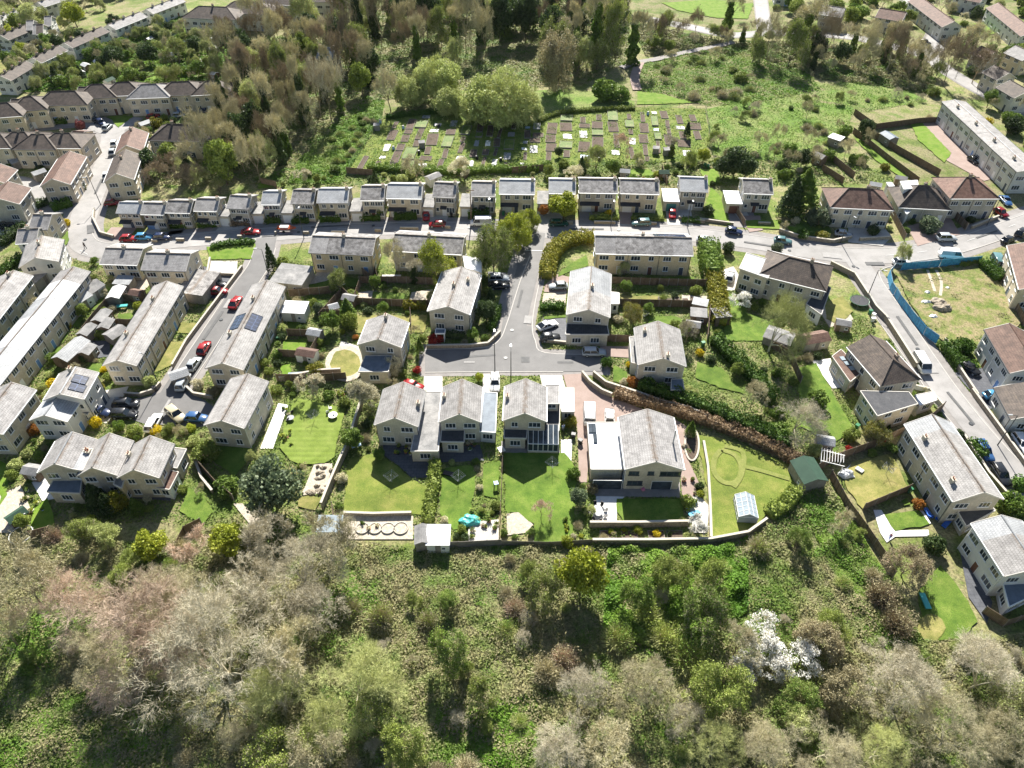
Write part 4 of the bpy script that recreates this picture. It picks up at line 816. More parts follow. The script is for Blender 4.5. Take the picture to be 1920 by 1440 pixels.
for (A_,B_) in (((120,80),(190,50)),((202,46),(262,22)),((274,17),(335,-6)),((0,142),(48,114)),((60,108),(110,85)),((-5,32),(58,8)),((0,66),(48,46)),((70,4),(120,-12))):
    house('long pale terrace stepping down the far hillside',A_,B_,6.2,4.6,6.0,'render','grey' if A_[0]%3 else 'darkbrown',chim=(.2,.5,.8),group='terraces stepping down the far hillside',lab_auto=True,name='far_terrace',cat='terrace',dense=3.2)
for i in range(0):   # pale cottages stepping down the far hillside
    t=i/12+rr.uniform(-.012,.012); px=300-285*t; py=4+150*t**.9+rr.uniform(-2,2); 
    house('small white walled cottage on the far hillside row',(px-4+rr.uniform(-1,1),py),(px+4,py-2),rr.uniform(4.6,5.6),rr.uniform(3.6,4.8),None,'render','brown' if i%2 else 'darkbrown',chim=(),group='cottages stepping down the far hillside',lab_auto=True,name='cottage',cat='cottage',dense=4)
for i in range(5):
    px=rr.uniform(-10,95); py=rr.uniform(2,60)*(1-px/400)
    house('small roofed house in the hazy far left corner',(px-6,py),(px+7,py-1),9,5,7,'render','darkbrown' if i%2 else 'grey',chim=(),group='houses in the far left corner',lab_auto=True,name='cottage',cat='cottage',dense=4)
for A,B,W,rf,wl,lb in (((1543,9),(1585,15),10,'grey','beige','broad pale roofed bungalow at the top edge'),((1650,15),(1700,23),10,'brown','stone','wide grey brown roofed block at the top edge'),((1724,-8),(1790,40),7.5,'brown','render','white terrace with garages climbing to the top edge'),((1872,5),(1940,58),7.5,'brown','render','white terrace at the top right corner'),
  ((1840,86),(1866,98),7,'brown','stone','small gabled house above the dark cottage'),((1865,122),(1893,136),7.5,'darkbrown','beige','dark roofed cottage beside the top right road'),((1895,150),(1930,170),8,'darkbrown','render','cottage with white sunroom near the right edge'),((1800,-20),(1850,-10),10,'brown','render','far brown roof cut by the top edge'),
  ((1905,85),(1940,100),8,'grey','stone','grey roofed house at the right edge below the terrace'),((1455,-30),(1500,-28),10,'grey','render','grey roof cut by the top edge above the track')):
    house(lb,A,B,W,4.8,6.8,wl,rf,chim=(),dense=3.5)
hh=house('old dark stone house standing alone in the hillside wood',(598,88),(628,90),8,6.5,9,'rubble','bluefelt',chim=((.1,0),(.9,0)))
# ---------------- fences and walls
postm=MB().box(-.05,.05,-.05,.05,0,1.0).mesh('post','greywood')
def fence(pl,h=1.8,mat='wood',label=None,th=.05,post=True,name='fence',px=True,look=None,step=1.9,cop=None,wire=False):
    p=[G(*q) for q in pl] if px else pl
    x,y=p[len(p)//2]; rt=empty(name,x,y); m=MB(); c=MB()
    for i in range(len(p)-1):
        a=(p[i][0]-x,p[i][1]-y); b=(p[i+1][0]-x,p[i+1][1]-y)
        if wire:
            for zz in (.08,h*.5,h-.05): m.bar((*a,zz),(*b,zz),.02,4)
            L=math.dist(a,b); n=max(1,int(L/2.4))
            for k in range(n+1): m.bar((a[0]+(b[0]-a[0])*k/n,a[1]+(b[1]-a[1])*k/n,0),(a[0]+(b[0]-a[0])*k/n,a[1]+(b[1]-a[1])*k/n,h),.035,4)
        else: m.seg(a,b,th,0,h)
        if cop: c.seg(a,b,th+.08,h+.001,h+.08)
        if post and y<150:
            L=math.dist(a,b); n=max(1,int(L/step))
            for k in range(n+1): link('post',postm,rt,(a[0]+(b[0]-a[0])*k/n,a[1]+(b[1]-a[1])*k/n,0),scale=(1,1,h+.12))
        Lo=offset([p[i],p[i+1]],.3); Q=offset([p[i],p[i+1]],-.3); block([Lo[0],Lo[1],Q[1],Q[0]],'fence')
    m.obj('panel' if name=='fence' else 'masonry',mat,rt)
    if cop: c.obj('coping',cop,rt)
    if label: tag(rt,label,name)
    else: auto(rt,look or ('brown timber fence' if name=='fence' else 'low stone wall'),name,x,y)
    return rt
def wall(pl,h=.9,mat='rubble',label=None,th=.3,look=None,cop='coping',px=True): return fence(pl,h,mat,label,th,False,'wall',px,look,cop=cop)
for pl in ([(543,556),(600,552),(640,547)],[(664,571),(735,574),(805,576)],[(675,531),(745,531),(817,534)],[(641,548),(664,571),(678,529)],[(943,850),(940,930),(936,1021)],[(1147,532),(1235,535),(1322,537)],[(1145,573),(1235,575),(1322,577)],[(1128,640),(1180,642)],
 [(704,532),(676,512)],[(704,510),(710,532)],[(1555,895),(1585,950),(1620,998),(1655,1050),(1672,1085)],[(1703,921),(1617,957)],[(232,565),(276,562)],[(262,518),(230,563)],[(180,600),(215,560)],[(150,640),(180,600)],[(205,610),(250,612)],[(770,590),(772,620)],[(600,640),(585,665)],
 [(540,630),(590,632)],[(525,668),(580,672)],[(595,590),(665,598)],[(600,600),(640,555)],[(1440,648),(1480,672),(1500,720)],[(1325,640),(1330,580)],[(1300,600),(1325,610)],[(1598,250),(1660,300),(1720,345)],[(1610,240),(1680,285),(1760,330)],[(1540,320),(1580,345)],[(1545,290),(1600,335)],[(1665,395),(1695,452)],[(1780,400),(1810,432)],[(1600,215),(1640,243),(1722,232),(1765,230)],
 [(520,352),(490,345)],[(650,325),(700,330)],[(960,325),(1018,320)],[(870,338),(880,328)],[(1240,320),(1250,350)],[(1370,385),(1395,425)],[(380,985),(350,1000),(335,1030)],[(1840,1150),(1880,1175),(1925,1160)],[(625,955),(630,1010)],[(100,1000),(60,1010)],[(1868,640),(1900,660)],[(15,600),(60,560)],[(120,560),(165,520)],[(370,870),(410,915),(440,940)],[(130,665),(160,640)],[(70,690),(100,650)],[(580,715),(650,712)],[(520,715),(575,715)]):
    fence(pl)
fence([(1556,868),(1640,838),(1740,790),(1765,768)],2.0,label='long brown fence between the two right hand gardens'); fence([(1530,885),(1560,866)],2.0,label='short brown fence panel beside the white pergola'); fence([(780,1027),(860,1026),(940,1022)],1.4,'greywood',label='grey boundary fence behind the grey sheds at the wood edge')
fence([(940,1022),(1030,1024),(1118,1019)],1.1,'greywood',label='low wire fence between the green lawn and the wood',th=.02); fence([(1874,518),(1890,560),(1918,612)],1.8,'wood',label='timber fence along the right edge of the empty plot')
fence([(722,217),(692,262),(655,314)],1.6,'metal',label='dark mesh fence on the left side of the allotments',th=.03,post=False,wire=True); fence([(722,217),(790,210),(860,205)],1.6,'metal',label='dark mesh fence behind the left allotments',th=.03,post=False,wire=True); fence([(1007,225),(1045,210),(1120,204),(1192,200),(1322,203),(1329,240),(1330,262)],1.6,'metal',label='dark mesh fence round the right allotments',th=.03,post=False,wire=True)
wall([(680,758),(668,795),(655,838),(640,870),(622,912),(605,955)],1.6,label='tall stone wall between striped lawn and yellow lawn'); wall([(1110,1020),(1220,1020),(1330,1018),(1400,1005),(1435,980)],1.2,label='long stone boundary wall below the curved lawn')
wall([(1105,988),(1200,988),(1292,986)],1.3,label='retaining wall below the shaded square lawn'); wall([(1091,704),(1106,722),(1128,738),(1147,746)],1.1,label='curving stone wall at the top of the brown drive'); wall([(1112,705),(1135,724),(1190,742),(1240,760),(1290,772),(1330,790)],1.2,label='long retaining wall above the brown drive')
wall([(1318,832),(1326,880),(1330,950),(1332,1012)],.8,label='low wall on the left edge of the curved lawn'); wall([(1556,498),(1600,520),(1640,582),(1658,600)],1.2,'greywood',label='grey garden wall curving round the junction corner'); wall([(1658,600),(1690,650),(1715,690)],1.2,label='garden wall along the right road below the junction corner')
wall([(325,690),(352,642),(392,588),(455,504)],.9,label='stone wall along the left side of the sloping side road'); wall([(645,966),(700,968),(772,966)],.8,label='low retaining wall below the yellow lawn'); wall([(800,653),(880,652),(915,648),(938,626)],.8,label='low wall round the corner garden above the turning head')
wall([(1016,641),(1062,646),(1130,645)],.7,label='low wall in front of the black lean-to'); wall([(235,742),(262,744),(290,735),(302,722)],.8,label='curved low wall at the left corner of the lower side road'); wall([(352,730),(365,742),(400,748)],.8,label='curved low wall at the right corner of the lower side road')
wall([(178,395),(176,412),(190,440),(215,447)],.8,label='curved low wall round the garden inside the bend'); wall([(1595,948-500),(1560,456),(1500,448),(1460,435)],.9,label='low wall below the yellow shrubs along the main road'); wall([(1610,452),(1668,449)],.9,label='short grey wall in front of the hipped semi')
wall([(1820,430),(1870,410)],.9,label='low wall beside the red car on the right road'); wall([(1805,820),(1850,890),(1885,930)],.8,label='roadside wall beside the blue and black cars'); wall([(1820,735),(1860,790),(1925,880)],.9,label='wall on the far side of the right road')
wall([(1770,640),(1800,700),(1830,745)],.9,label='wall between the hedge and the right road'); wall([(395,487),(390,515),(442,518)],.7,label='low wall round the beige forecourt'); wall([(1272,410),(1310,413),(1375,422)],.6,label='low dark wall below the house with the teal garage')
wall([(400,925),(380,900),(368,868)],.8,label='dark retaining wall beside the three linked houses'); wall([(640,700),(600,702),(525,716)],1.2,label='dark garden wall behind the striped lawn'); wall([(1685,742-20),(1740,735),(1765,765)],.9,label='white topped wall beside the dark flat roof',mat='render')
for q in WALLS: wall(q,.7,look='low front garden wall of the north row',px=False)
# building-site sheeting: blue fence
def sheet(pl,label,h=2.0):
    p=[G(*q) for q in pl]; x,y=p[len(p)//2]; rt=empty('site_fence',x,y); m=MB(); f=MB(); rg=random.Random(4)
    for i in range(len(p)-1):
        L=math.dist(p[i],p[i+1]); n=max(1,int(L/2.2))
        for k in range(n):
            a=[p[i][j]+(p[i+1][j]-p[i][j])*k/n-(x,y)[j] for j in (0,1)]; b=[p[i][j]+(p[i+1][j]-p[i][j])*(k+1)/n-(x,y)[j] for j in (0,1)]
            o=rg.uniform(-.12,.12); m.seg((a[0]+o,a[1]),(b[0]+o*.5,b[1]),.04,.05,h+rg.uniform(-.1,.1)); f.bar((*a,0),(*a,h+.1),.03); f.bar((*a,h),(*b,h),.025)
            f.box(a[0]-.3,a[0]+.3,a[1]-.12,a[1]+.12,0,.14)
        Lo=offset([p[i],p[i+1]],.5); Q=offset([p[i],p[i+1]],-.5); block([Lo[0],Lo[1],Q[1],Q[0]],'fence')
    m.obj('sheeting','bluesheet',rt); f.obj('frame','steel',rt); tag(rt,label,'fence')
sheet([(1664,520),(1668,542),(1682,566),(1702,592),(1730,628),(1754,645)],'blue sheeted site fence along the left side of the empty plot'); sheet([(1664,520),(1674,508)],'short blue sheeted fence panel at the corner of the empty plot'); sheet([(1688,507),(1740,503),(1836,494)],'blue sheeted site fence behind the parked white vans')
# ---------------- cars
def carmeshes(L=4.3,W=1.78,kind='hatch'):
    hb={'hatch':.86,'estate':.88,'suv':1.0,'van':1.1,'coupe':.78}[kind]; ht={'hatch':1.48,'estate':1.5,'suv':1.72,'van':2.0,'coupe':1.32}[kind]
    h=L/2; hw=W/2; g0=.28
    # body: rings along x (front = +x)
    prof=[(-h,.45,hb-.10,.80),(-h+.12,.32,hb-.02,.92),(-h+.6,g0,hb,.99),(-.3,g0,hb,1),(h-1.3,g0,hb-.02,1),(h-.55,g0,hb-.12,.97),(h-.12,.34,hb-.26,.88),(h,.45,hb-.34,.74)]
    if kind=='van': prof=[(-h,.4,hb,.94),(-h+.1,.32,hb+.02,.98),(-h+.6,g0,hb+.03,1),(0,g0,hb,1),(h-1.1,g0,hb,1),(h-.5,g0,hb-.1,.97),(h-.1,.34,hb-.3,.9),(h,.45,hb-.4,.78)]
    b=MB(); v=[]
    for x,z0,z1,k in prof:
        w=hw*k; v+=[(x,-w*.94,z0),(x,-w,z0+.2),(x,-w,z1-.12),(x,-w*.9,z1),(x,w*.9,z1),(x,w,z1-.12),(x,w,z0+.2),(x,w*.94,z0)]
    f=[]; n=len(prof)
    for i in range(n-1):
        for j in range(8): f.append((i*8+j,i*8+(j+1)%8,(i+1)*8+(j+1)%8,(i+1)*8+j))
    f+=[tuple(range(8))[::-1],tuple(range((n-1)*8,n*8))]; f=[q[::-1] for q in f]; b.add(v,f)
    # roof and pillars
    xr0,xr1,xw0,xw1={'hatch':(-h+.75,.35,-h+.25,h-1.35),'estate':(-h+.45,.35,-h+.12,h-1.4),'suv':(-h+.5,.4,-h+.15,h-1.3),'van':(-h+.15,h-1.15,-h+.08,h-.65),'coupe':(-.9,.1,-h+.35,h-1.6)}[kind]
    tw=hw*.74 if kind!='van' else hw*.88; bw=hw*.88 if kind!='van' else hw*.96
    zc=ht
    b.add([(xr0,-tw,zc-.05),(xr1,-tw,zc-.06),(xr1,tw,zc-.06),(xr0,tw,zc-.05),(xr0+.08,-tw*.85,zc),(xr1-.08,-tw*.85,zc),(xr1-.08,tw*.85,zc),(xr0+.08,tw*.85,zc),(xr0,-tw,zc-.12),(xr1,-tw,zc-.13),(xr1,tw,zc-.13),(xr0,tw,zc-.12)],[(4,5,6,7),(0,1,5,4),(1,2,6,5),(2,3,7,6),(3,0,4,7),(8,9,1,0),(9,10,2,1),(10,11,3,2),(11,8,0,3)])
    for s in (-1,1):
        b.bar((xr0,s*tw,zc-.08),(xw0,s*bw,hb-.03),.055,4); b.bar((xr1,s*tw,zc-.08),(xw1,s*bw,hb-.03),.05,4); xm=(xr0+xr1)/2; b.bar((xm,s*(tw+.01),zc-.08),(xm,s*(bw+.01),hb-.03),.05,4)
    if kind=='van':
        for s in (-1,1): b.add([(xr0,s*(tw+.012),zc-.1),(.3,s*(tw+.012),zc-.1),(.3,s*(bw+.012),hb-.05),(xw0,s*(bw+.012),hb-.05)],[(0,1,2,3),(3,2,1,0)])
        b.add([(xr0-.012,-tw,zc-.1),(xr0-.012,tw,zc-.1),(xw0-.012,bw,hb-.05),(xw0-.012,-bw,hb-.05)],[(0,1,2,3),(3,2,1,0)])
    g=MB(); g.add([(xw0,-bw,hb-.04),(xw1,-bw,hb-.04),(xw1,bw,hb-.04),(xw0,bw,hb-.04),(xr0,-tw,zc-.09),(xr1,-tw,zc-.1),(xr1,tw,zc-.1),(xr0,tw,zc-.09)],[(0,1,5,4),(1,2,6,5),(2,3,7,6),(3,0,4,7),(4,5,6,7)])
    wh=MB(); rr_=.33
    vv=[]; n=12
    for yy,r in ((-.1,rr_*.92),(-.08,rr_),(.08,rr_),(.1,rr_*.92)):
        vv+=[(r*math.cos(2*math.pi*i/n),yy,r*math.sin(2*math.pi*i/n)) for i in range(n)]
    ff=[]
    for k in range(3): ff+=[(k*n+i,(k+1)*n+i,(k+1)*n+(i+1)%n,k*n+(i+1)%n) for i in range(n)]
    ff+=[tuple(range(n)),tuple(range(3*n,4*n))[::-1]]; wh.add(vv,ff)
    rim=MB()
    for yy,s in ((-.112,-1),(.112,1)):
        rim.add([(0,yy,0)]+[(.2*math.cos(2*math.pi*i/10),yy,.2*math.sin(2*math.pi*i/10)) for i in range(10)],[(0,1+(i+1)%10,1+i) if s>0 else (0,1+i,1+(i+1)%10) for i in range(10)])
    hl=MB(); hl.box(-.06,.05,-.17,.17,-.07,.07)
    return b.mesh('body','p_red',True),g.mesh('windows','carglass'),wh.mesh('wheel','tyre'),rim.mesh('rim','steel'),hl.mesh('headlight','lamp'),L,W,hb
CM={k:carmeshes(*a,k) for k,a in dict(hatch=(4.0,1.72),estate=(4.6,1.8),suv=(4.5,1.88),van=(5.1,1.95),coupe=(4.5,1.85)).items()}
KN=dict(hatch='hatchback',estate='estate car',suv='tall car',van='van',coupe='low coupe')
def car(kind,px,py,px2,py2,paint,label=None,k=1.0):
    """px,py = middle at roof mid-height; heading towards px2,py2"""
    b,g,wm,rm,hl,L,W,hb=CM[kind]; x,y=G(px,py,.7); x2,y2=G(px2,py2,.7); a=math.atan2(y2-y,x2-x)
    rt=empty('parked_'+('van' if kind=='van' else 'car'),x,y,a,.1); rt.scale=(k,k,k)
    o=link('body',b,rt); o.material_slots[0].link='OBJECT'; o.material_slots[0].material=M[paint]
    link('windows',g,rt)
    for sx in (L*.31,-L*.3):
        for sy in (-1,1): w_=link('wheel',wm,rt,(sx,sy*(W/2-.1),.33)); link('rim',rm,w_)
    for sy in (-1,1): link('headlight',hl,rt,(L/2-.06,sy*W*.3,hb-.42))
    cat='van' if kind=='van' else 'car'; col={'p_lightgreen':'bright green','p_sky':'light blue','p_darkred':'dark red','p_beige':'cream'}.get(paint,paint[2:])
    if label: tag(rt,label,cat,'parked vehicles')
    else: auto(rt,col+' parked '+KN[kind],cat,x,y,'parked vehicles')
    block([tuple((Matrix.Translation((x,y,0))@Matrix.Rotation(a,4,'Z')@Vector((sx*L/2,sy*W/2,0))).xy) for sx,sy in ((-1,-1),(1,-1),(1,1),(-1,1))],'car')
CARS=[('hatch',820,420,790,420,'p_darkred'),('van',902,417,870,418,'p_white'),('estate',1048,418,1080,418,'p_green'),('estate',1202,417,1170,418,'p_teal'),('hatch',1376,433,1400,437,'p_navy'),('hatch',1468,451,1500,455,'p_teal'),('hatch',1261,401,1261,430,'p_red'),('hatch',799,405,799,430,'p_red'),
('hatch',1322,450,1350,453,'p_silver'),('coupe',470,434,500,433,'p_red'),('hatch',269,444,300,443,'p_sky'),('hatch',241,447,270,446,'p_red'),('hatch',303,444,330,443,'p_navy'),('hatch',211,380,235,378,'p_darkred'),
('estate',406,546,440,545,'p_darkred'),('hatch',408,533,440,532,'p_black'),('coupe',441,566,460,535,'p_red'),('hatch',382,652,398,625,'p_red'),('hatch',363,682,378,660,'p_silver'),('estate',343,716,355,690,'p_silver'),('suv',236,757,260,756,'p_black'),('estate',232,776,260,776,'p_black'),('hatch',188,771,205,775,'p_navy'),
('estate',288,792,300,770,'p_white'),('suv',329,777,350,795,'p_beige'),('hatch',368,783,395,785,'p_blue'),
('hatch',214,268,218,255,'p_white'),('hatch',211,284,216,270,'p_silver'),('hatch',200,328,204,315,'p_white'),('hatch',73,227,90,226,'p_lightgreen'),('hatch',98,226,112,225,'p_white'),('hatch',112,225,125,224,'p_silver'),('hatch',135,223,150,222,'p_grey'),('hatch',45,229,60,228,'p_navy'),('hatch',22,233,35,232,'p_black'),('hatch',177,224,186,230,'p_black'),('hatch',189,229,198,236,'p_navy'),('hatch',201,238,210,230,'p_silver'),
('hatch',168,277,180,273,'p_silver'),('hatch',163,268,175,265,'p_white'),('hatch',335,216,350,215,'p_silver'),('hatch',384,206,386,190,'p_navy'),('hatch',119,382,140,378,'p_black'),('hatch',8,423,25,418,'p_black'),('hatch',287,218,300,214,'p_red'),
('hatch',1047,536,1020,537,'p_silver'),('coupe',1026,609,1045,602,'p_white'),('hatch',1031,632,1050,630,'p_black'),('estate',1114,660,1140,660,'p_silver'),('suv',935,522,960,521,'p_silver'),('estate',936,535,960,534,'p_black'),('estate',928,717,928,740,'p_white'),('hatch',774,723,795,728,'p_red'),('van',1105,776,1104,730,'p_white'),('hatch',1143,781,1143,760,'p_white'),
('hatch',1369,519,1375,500,'p_silver'),('hatch',1582,438,1600,440,'p_silver'),('suv',1775,446,1800,446,'p_silver'),('van',1783,478,1810,480,'p_white'),('hatch',1691,491,1720,492,'p_white'),('hatch',1891,449,1912,440,'p_black'),('suv',1917,436,1935,425,'p_black'),('van',1871,494,1880,510,'p_teal'),('coupe',1886,375,1895,385,'p_blue'),('hatch',1877,398,1890,406,'p_darkred'),
('van',1728,683,1742,706,'p_white'),('hatch',1865,741,1885,740,'p_sky'),('estate',1845,844,1860,866,'p_blue'),('estate',1877,889,1892,912,'p_black'),('estate',1917,831,1930,850,'p_white'),('hatch',1826,300,1840,310,'p_black'),('hatch',1735,79,1750,83,'p_black'),('hatch',1897,187,1912,197,'p_silver'),('hatch',1818,690,1835,700,'p_black')]
for c in CARS: car(*c,k=1.08 if c[0]=='van' and c[1]==1105 else 1)
LM+=[(60,60,'in the far left corner'),(180,60,'on the far left hillside gardens'),(330,80,'on the hillside below the top villas'),(430,30,'beside the villas at the top edge'),(60,150,'on the left hillside above the upper terrace row'),(250,120,'in the gardens behind the upper terrace row'),(380,110,'in the trees right of the hillside gardens'),
(60,195,'beside the left end of the upper terrace row'),(240,185,'in front of the upper terrace row'),(400,190,'beside the tall dark cypress'),(100,228,'along the upper left street'),(200,240,'at the small green triangle'),(60,255,'beside the lower terrace row'),(170,280,'beside the steep left road'),(340,245,'around the hipped house in the trees'),(90,310,'in the gardens of the lower left terraces'),(260,330,'below the brown houses on the steep road'),(60,370,'beside the footpath lawn on the left'),
(500,100,'in the wood near the old dark house'),(600,40,'in the wood at the top edge left of centre'),(620,160,'in the wood below the old dark house'),(470,210,'in the wood right of the cypress'),(430,300,'in the wood above the row of houses'),(520,270,'in the wood edging the bramble bank'),(640,280,'on the bramble bank left of the allotments'),
(760,40,'in the wood at the top centre'),(750,150,'in the wood above the left allotments'),(880,60,'in the dark wood top centre'),(930,190,'beside the large pale willow'),(1000,80,'in the wood right of the pale willow'),(1110,60,'in the wood left of the top track'),(1120,150,'by the grass above the allotments'),(1200,130,'at the lower end of the sloping path'),
(1300,60,'along the top track'),(1300,130,'on the scrub below the sloping path'),(1420,60,'where the sloping path meets the top track'),(1500,100,'along the track bank right of the sloping path'),(1600,90,'in the line of tall trees by the track'),(1700,100,'near the top right road bend'),(1650,180,'on the bright meadow at the right'),(1420,170,'on the thicket above the right meadow'),(1450,240,'on the right meadow'),(1590,220,'at the far corner of the right meadow'),
(740,270,'beside the left allotment plots'),(900,270,'between the allotment plots in the middle'),(1080,260,'beside the right allotment plots'),(1270,280,'at the right end of the allotments'),(1390,300,'in the dark evergreen garden corner'),(1500,300,'in the long gardens behind the gabled house'),(1500,350,'beside the big dark conifers right of the row'),(1650,300,'in the strip gardens behind the hipped houses'),(1740,270,'beside the bright green strip lawn'),(1880,230,'behind the white stepped terrace'),(1850,100,'in the top right corner gardens'),(1800,340,'near the rusty roofed house'),
(240,410,'in front of the left end of the north row'),(400,400,'in front of the fourth north row house'),(520,400,'by the houses with white garages'),(640,395,'in front of the house with blue garage'),(760,395,'before the middle of the north row'),(880,400,'by the white van on the main road'),(1050,395,'before the right half of the north row'),(1200,395,'before the blotched roofed right north houses'),(1300,390,'beside the house with the teal garage'),(1440,410,'by the last house of the north row'),(1520,420,'in the yellow shrub garden by the road'),(1620,430,'before the hipped semi with white bays'),(1740,420,'before the bungalow with white dormer'),
(560,335,'in the back gardens behind the left north row'),(760,325,'behind the middle of the north row'),(950,318,'behind the row right of the willow'),(1130,315,'behind the right half of the north row'),(1260,315,'behind the house with the teal garage'),
(110,430,'in the yellow garden left of the bend'),(40,490,'by the white gabled house left of the bend'),(40,640,'beside the longest left terrace'),(130,560,'in the gardens right of the longest terrace'),(220,510,'by the small house inside the bend'),(200,600,'among the sheds between the left terraces'),(130,650,'in the lower gardens between the left terraces'),(310,640,'by the lawns along the side road'),(430,480,'beside the bright green lawn by the main road'),(400,540,'by the flat garage with red cars'),(510,480,'beside the dark cypress at the side road'),
(620,530,'in the garden below the long honey pair'),(800,490,'in front of the house hidden by willows'),(720,555,'in the fenced garden left of the long gabled house'),(560,600,'in the gardens right of the solar terrace'),(630,600,'beside the round clipped tree'),(740,610,'on the dry lawn behind the round lawn house'),(560,690,'in the small gardens left of the round lawn'),(650,690,'beside the round lawn'),(790,640,'at the red shrub by the turning head'),(910,600,'in the corner garden left of the cul-de-sac'),(930,480,'at the willow corner of the cul-de-sac'),
(1060,480,'inside the curved golden hedge'),(1040,560,'in front of the light grey gabled house'),(1200,540,'below the long honey terrace'),(1240,560,'in the fenced garden with raised timber beds'),(1180,600,'in the garden above the weathered gabled house'),(1335,500,'at the tall hedge right of the honey terrace'),(1340,590,'along the yellow hedge right of the gardens'),(1390,560,'by the white magnolia lawn'),(1440,640,'beside the large olive tree'),(1320,650,'by the weathered gabled house'),(1170,700,'in the small garden above the brown drive'),(1340,700,'on the lawn right of the weathered house'),(1400,730,'by the long dark green hedge'),
(1570,590,'in the corner garden at the junction'),(1500,640,'by the small brown outbuilding'),(1540,720,'on the lawn with the white patio'),(1490,790,'around the pale bare tree'),(1580,800,'below the house with the side extension'),(1700,740,'beside the dark flat roof extension'),(1720,640,'along the right road below the junction'),(1780,560,'on the empty plot'),(1830,650,'below the empty plot'),(1880,480,'near the blue van'),(1840,720,'by the light blue car'),(1880,800,'in the gardens right of the right road'),(1830,850,'beside the blue and black parked cars'),
(20,800,'by the grey block at the left edge'),(120,740,'beside the solar roofed white house'),(200,780,'around the navy car'),(310,800,'by the cream pickup'),(60,920,'in the untidy garden left of the linked houses'),(200,920,'below the three linked houses'),(370,850,'right of the three linked houses'),(380,950,'on the lawn right of the linked houses'),(420,870,'beside the standing alone gabled block'),(510,900,'around the big grey green tree'),(590,800,'on the striped lawn'),(600,900,'in the rockery below the striped lawn'),(660,800,'between the striped lawn and the stone wall'),(720,880,'on the yellow lawn'),(720,990,'by the pale circular terraces'),(840,930,'on the narrow middle lawn'),(900,980,'among the pots at the garden end'),(1010,930,'on the green lawn with the brown shed corner'),(1080,930,'between green lawn and dining terrace'),(1220,960,'on the shaded square lawn'),(1300,960,'beside the white blossom by the curved lawn'),(1400,900,'on the big curved lawn'),(1330,800,'beside the brown beech hedge'),
(1520,900,'at the green roofed hut'),(1620,900,'on the dry square lawn'),(1700,980,'in the garden with white paving'),(1690,1060,'below the white paved garden'),(1780,1100,'on the lawn at the bottom right'),(1870,1150,'at the white house bottom right'),
(40,1060,'at the wood edge far left'),(160,1010,'at the wood edge below the linked houses'),(280,1030,'in the wood edge with bright green trees'),(430,1010,'at the wood edge below the dark wall'),(60,1200,'in the lower left corner wood'),(230,1170,'in the pinkish bare wood lower left'),(400,1200,'around the great bare tree lower left'),(100,1380,'in the shaded grass bottom left'),(300,1390,'at the bottom edge left'),(480,1380,'at the bottom edge by the mossy tree'),(560,1090,'in the bare thicket below the stone wall'),(620,1250,'in the yellowish bare trees left of centre'),(700,1130,'on the bramble slope below the circular terraces'),(720,1370,'at the bottom edge left of centre'),(850,1120,'on the bramble slope below the grey sheds'),(850,1250,'around the tall green topped bush'),(900,1380,'in the open grass at the bottom centre'),(970,1150,'on the slope below the green lawn'),(1090,1080,'beside the bright yellow ivy tree'),(1040,1280,'around the pale bare trees bottom centre'),(1080,1390,'at the bottom edge right of centre'),(1200,1150,'in the ivy scrub below the stone wall'),(1220,1290,'around the twin trunked bare tree'),(1330,1200,'left of the white blossom trees'),(1340,1370,'at the bottom edge left of the white blossom'),(1350,1070,'in the thicket below the curved lawn'),(1440,1220,'at the white blossom trees'),(1480,1060,'below the green roofed hut'),(1560,1130,'on the green slope right of the blossom'),(1580,1280,'in the brown scrub right of the blossom'),(1500,1390,'at the bottom edge below the blossom'),(1650,1150,'left of the bottom right lawn'),(1720,1300,'in the pale bare wood bottom right'),(1850,1260,'at the right edge bare wood'),(1800,1400,'in the bottom right corner')]
BM=lambda k:[k]
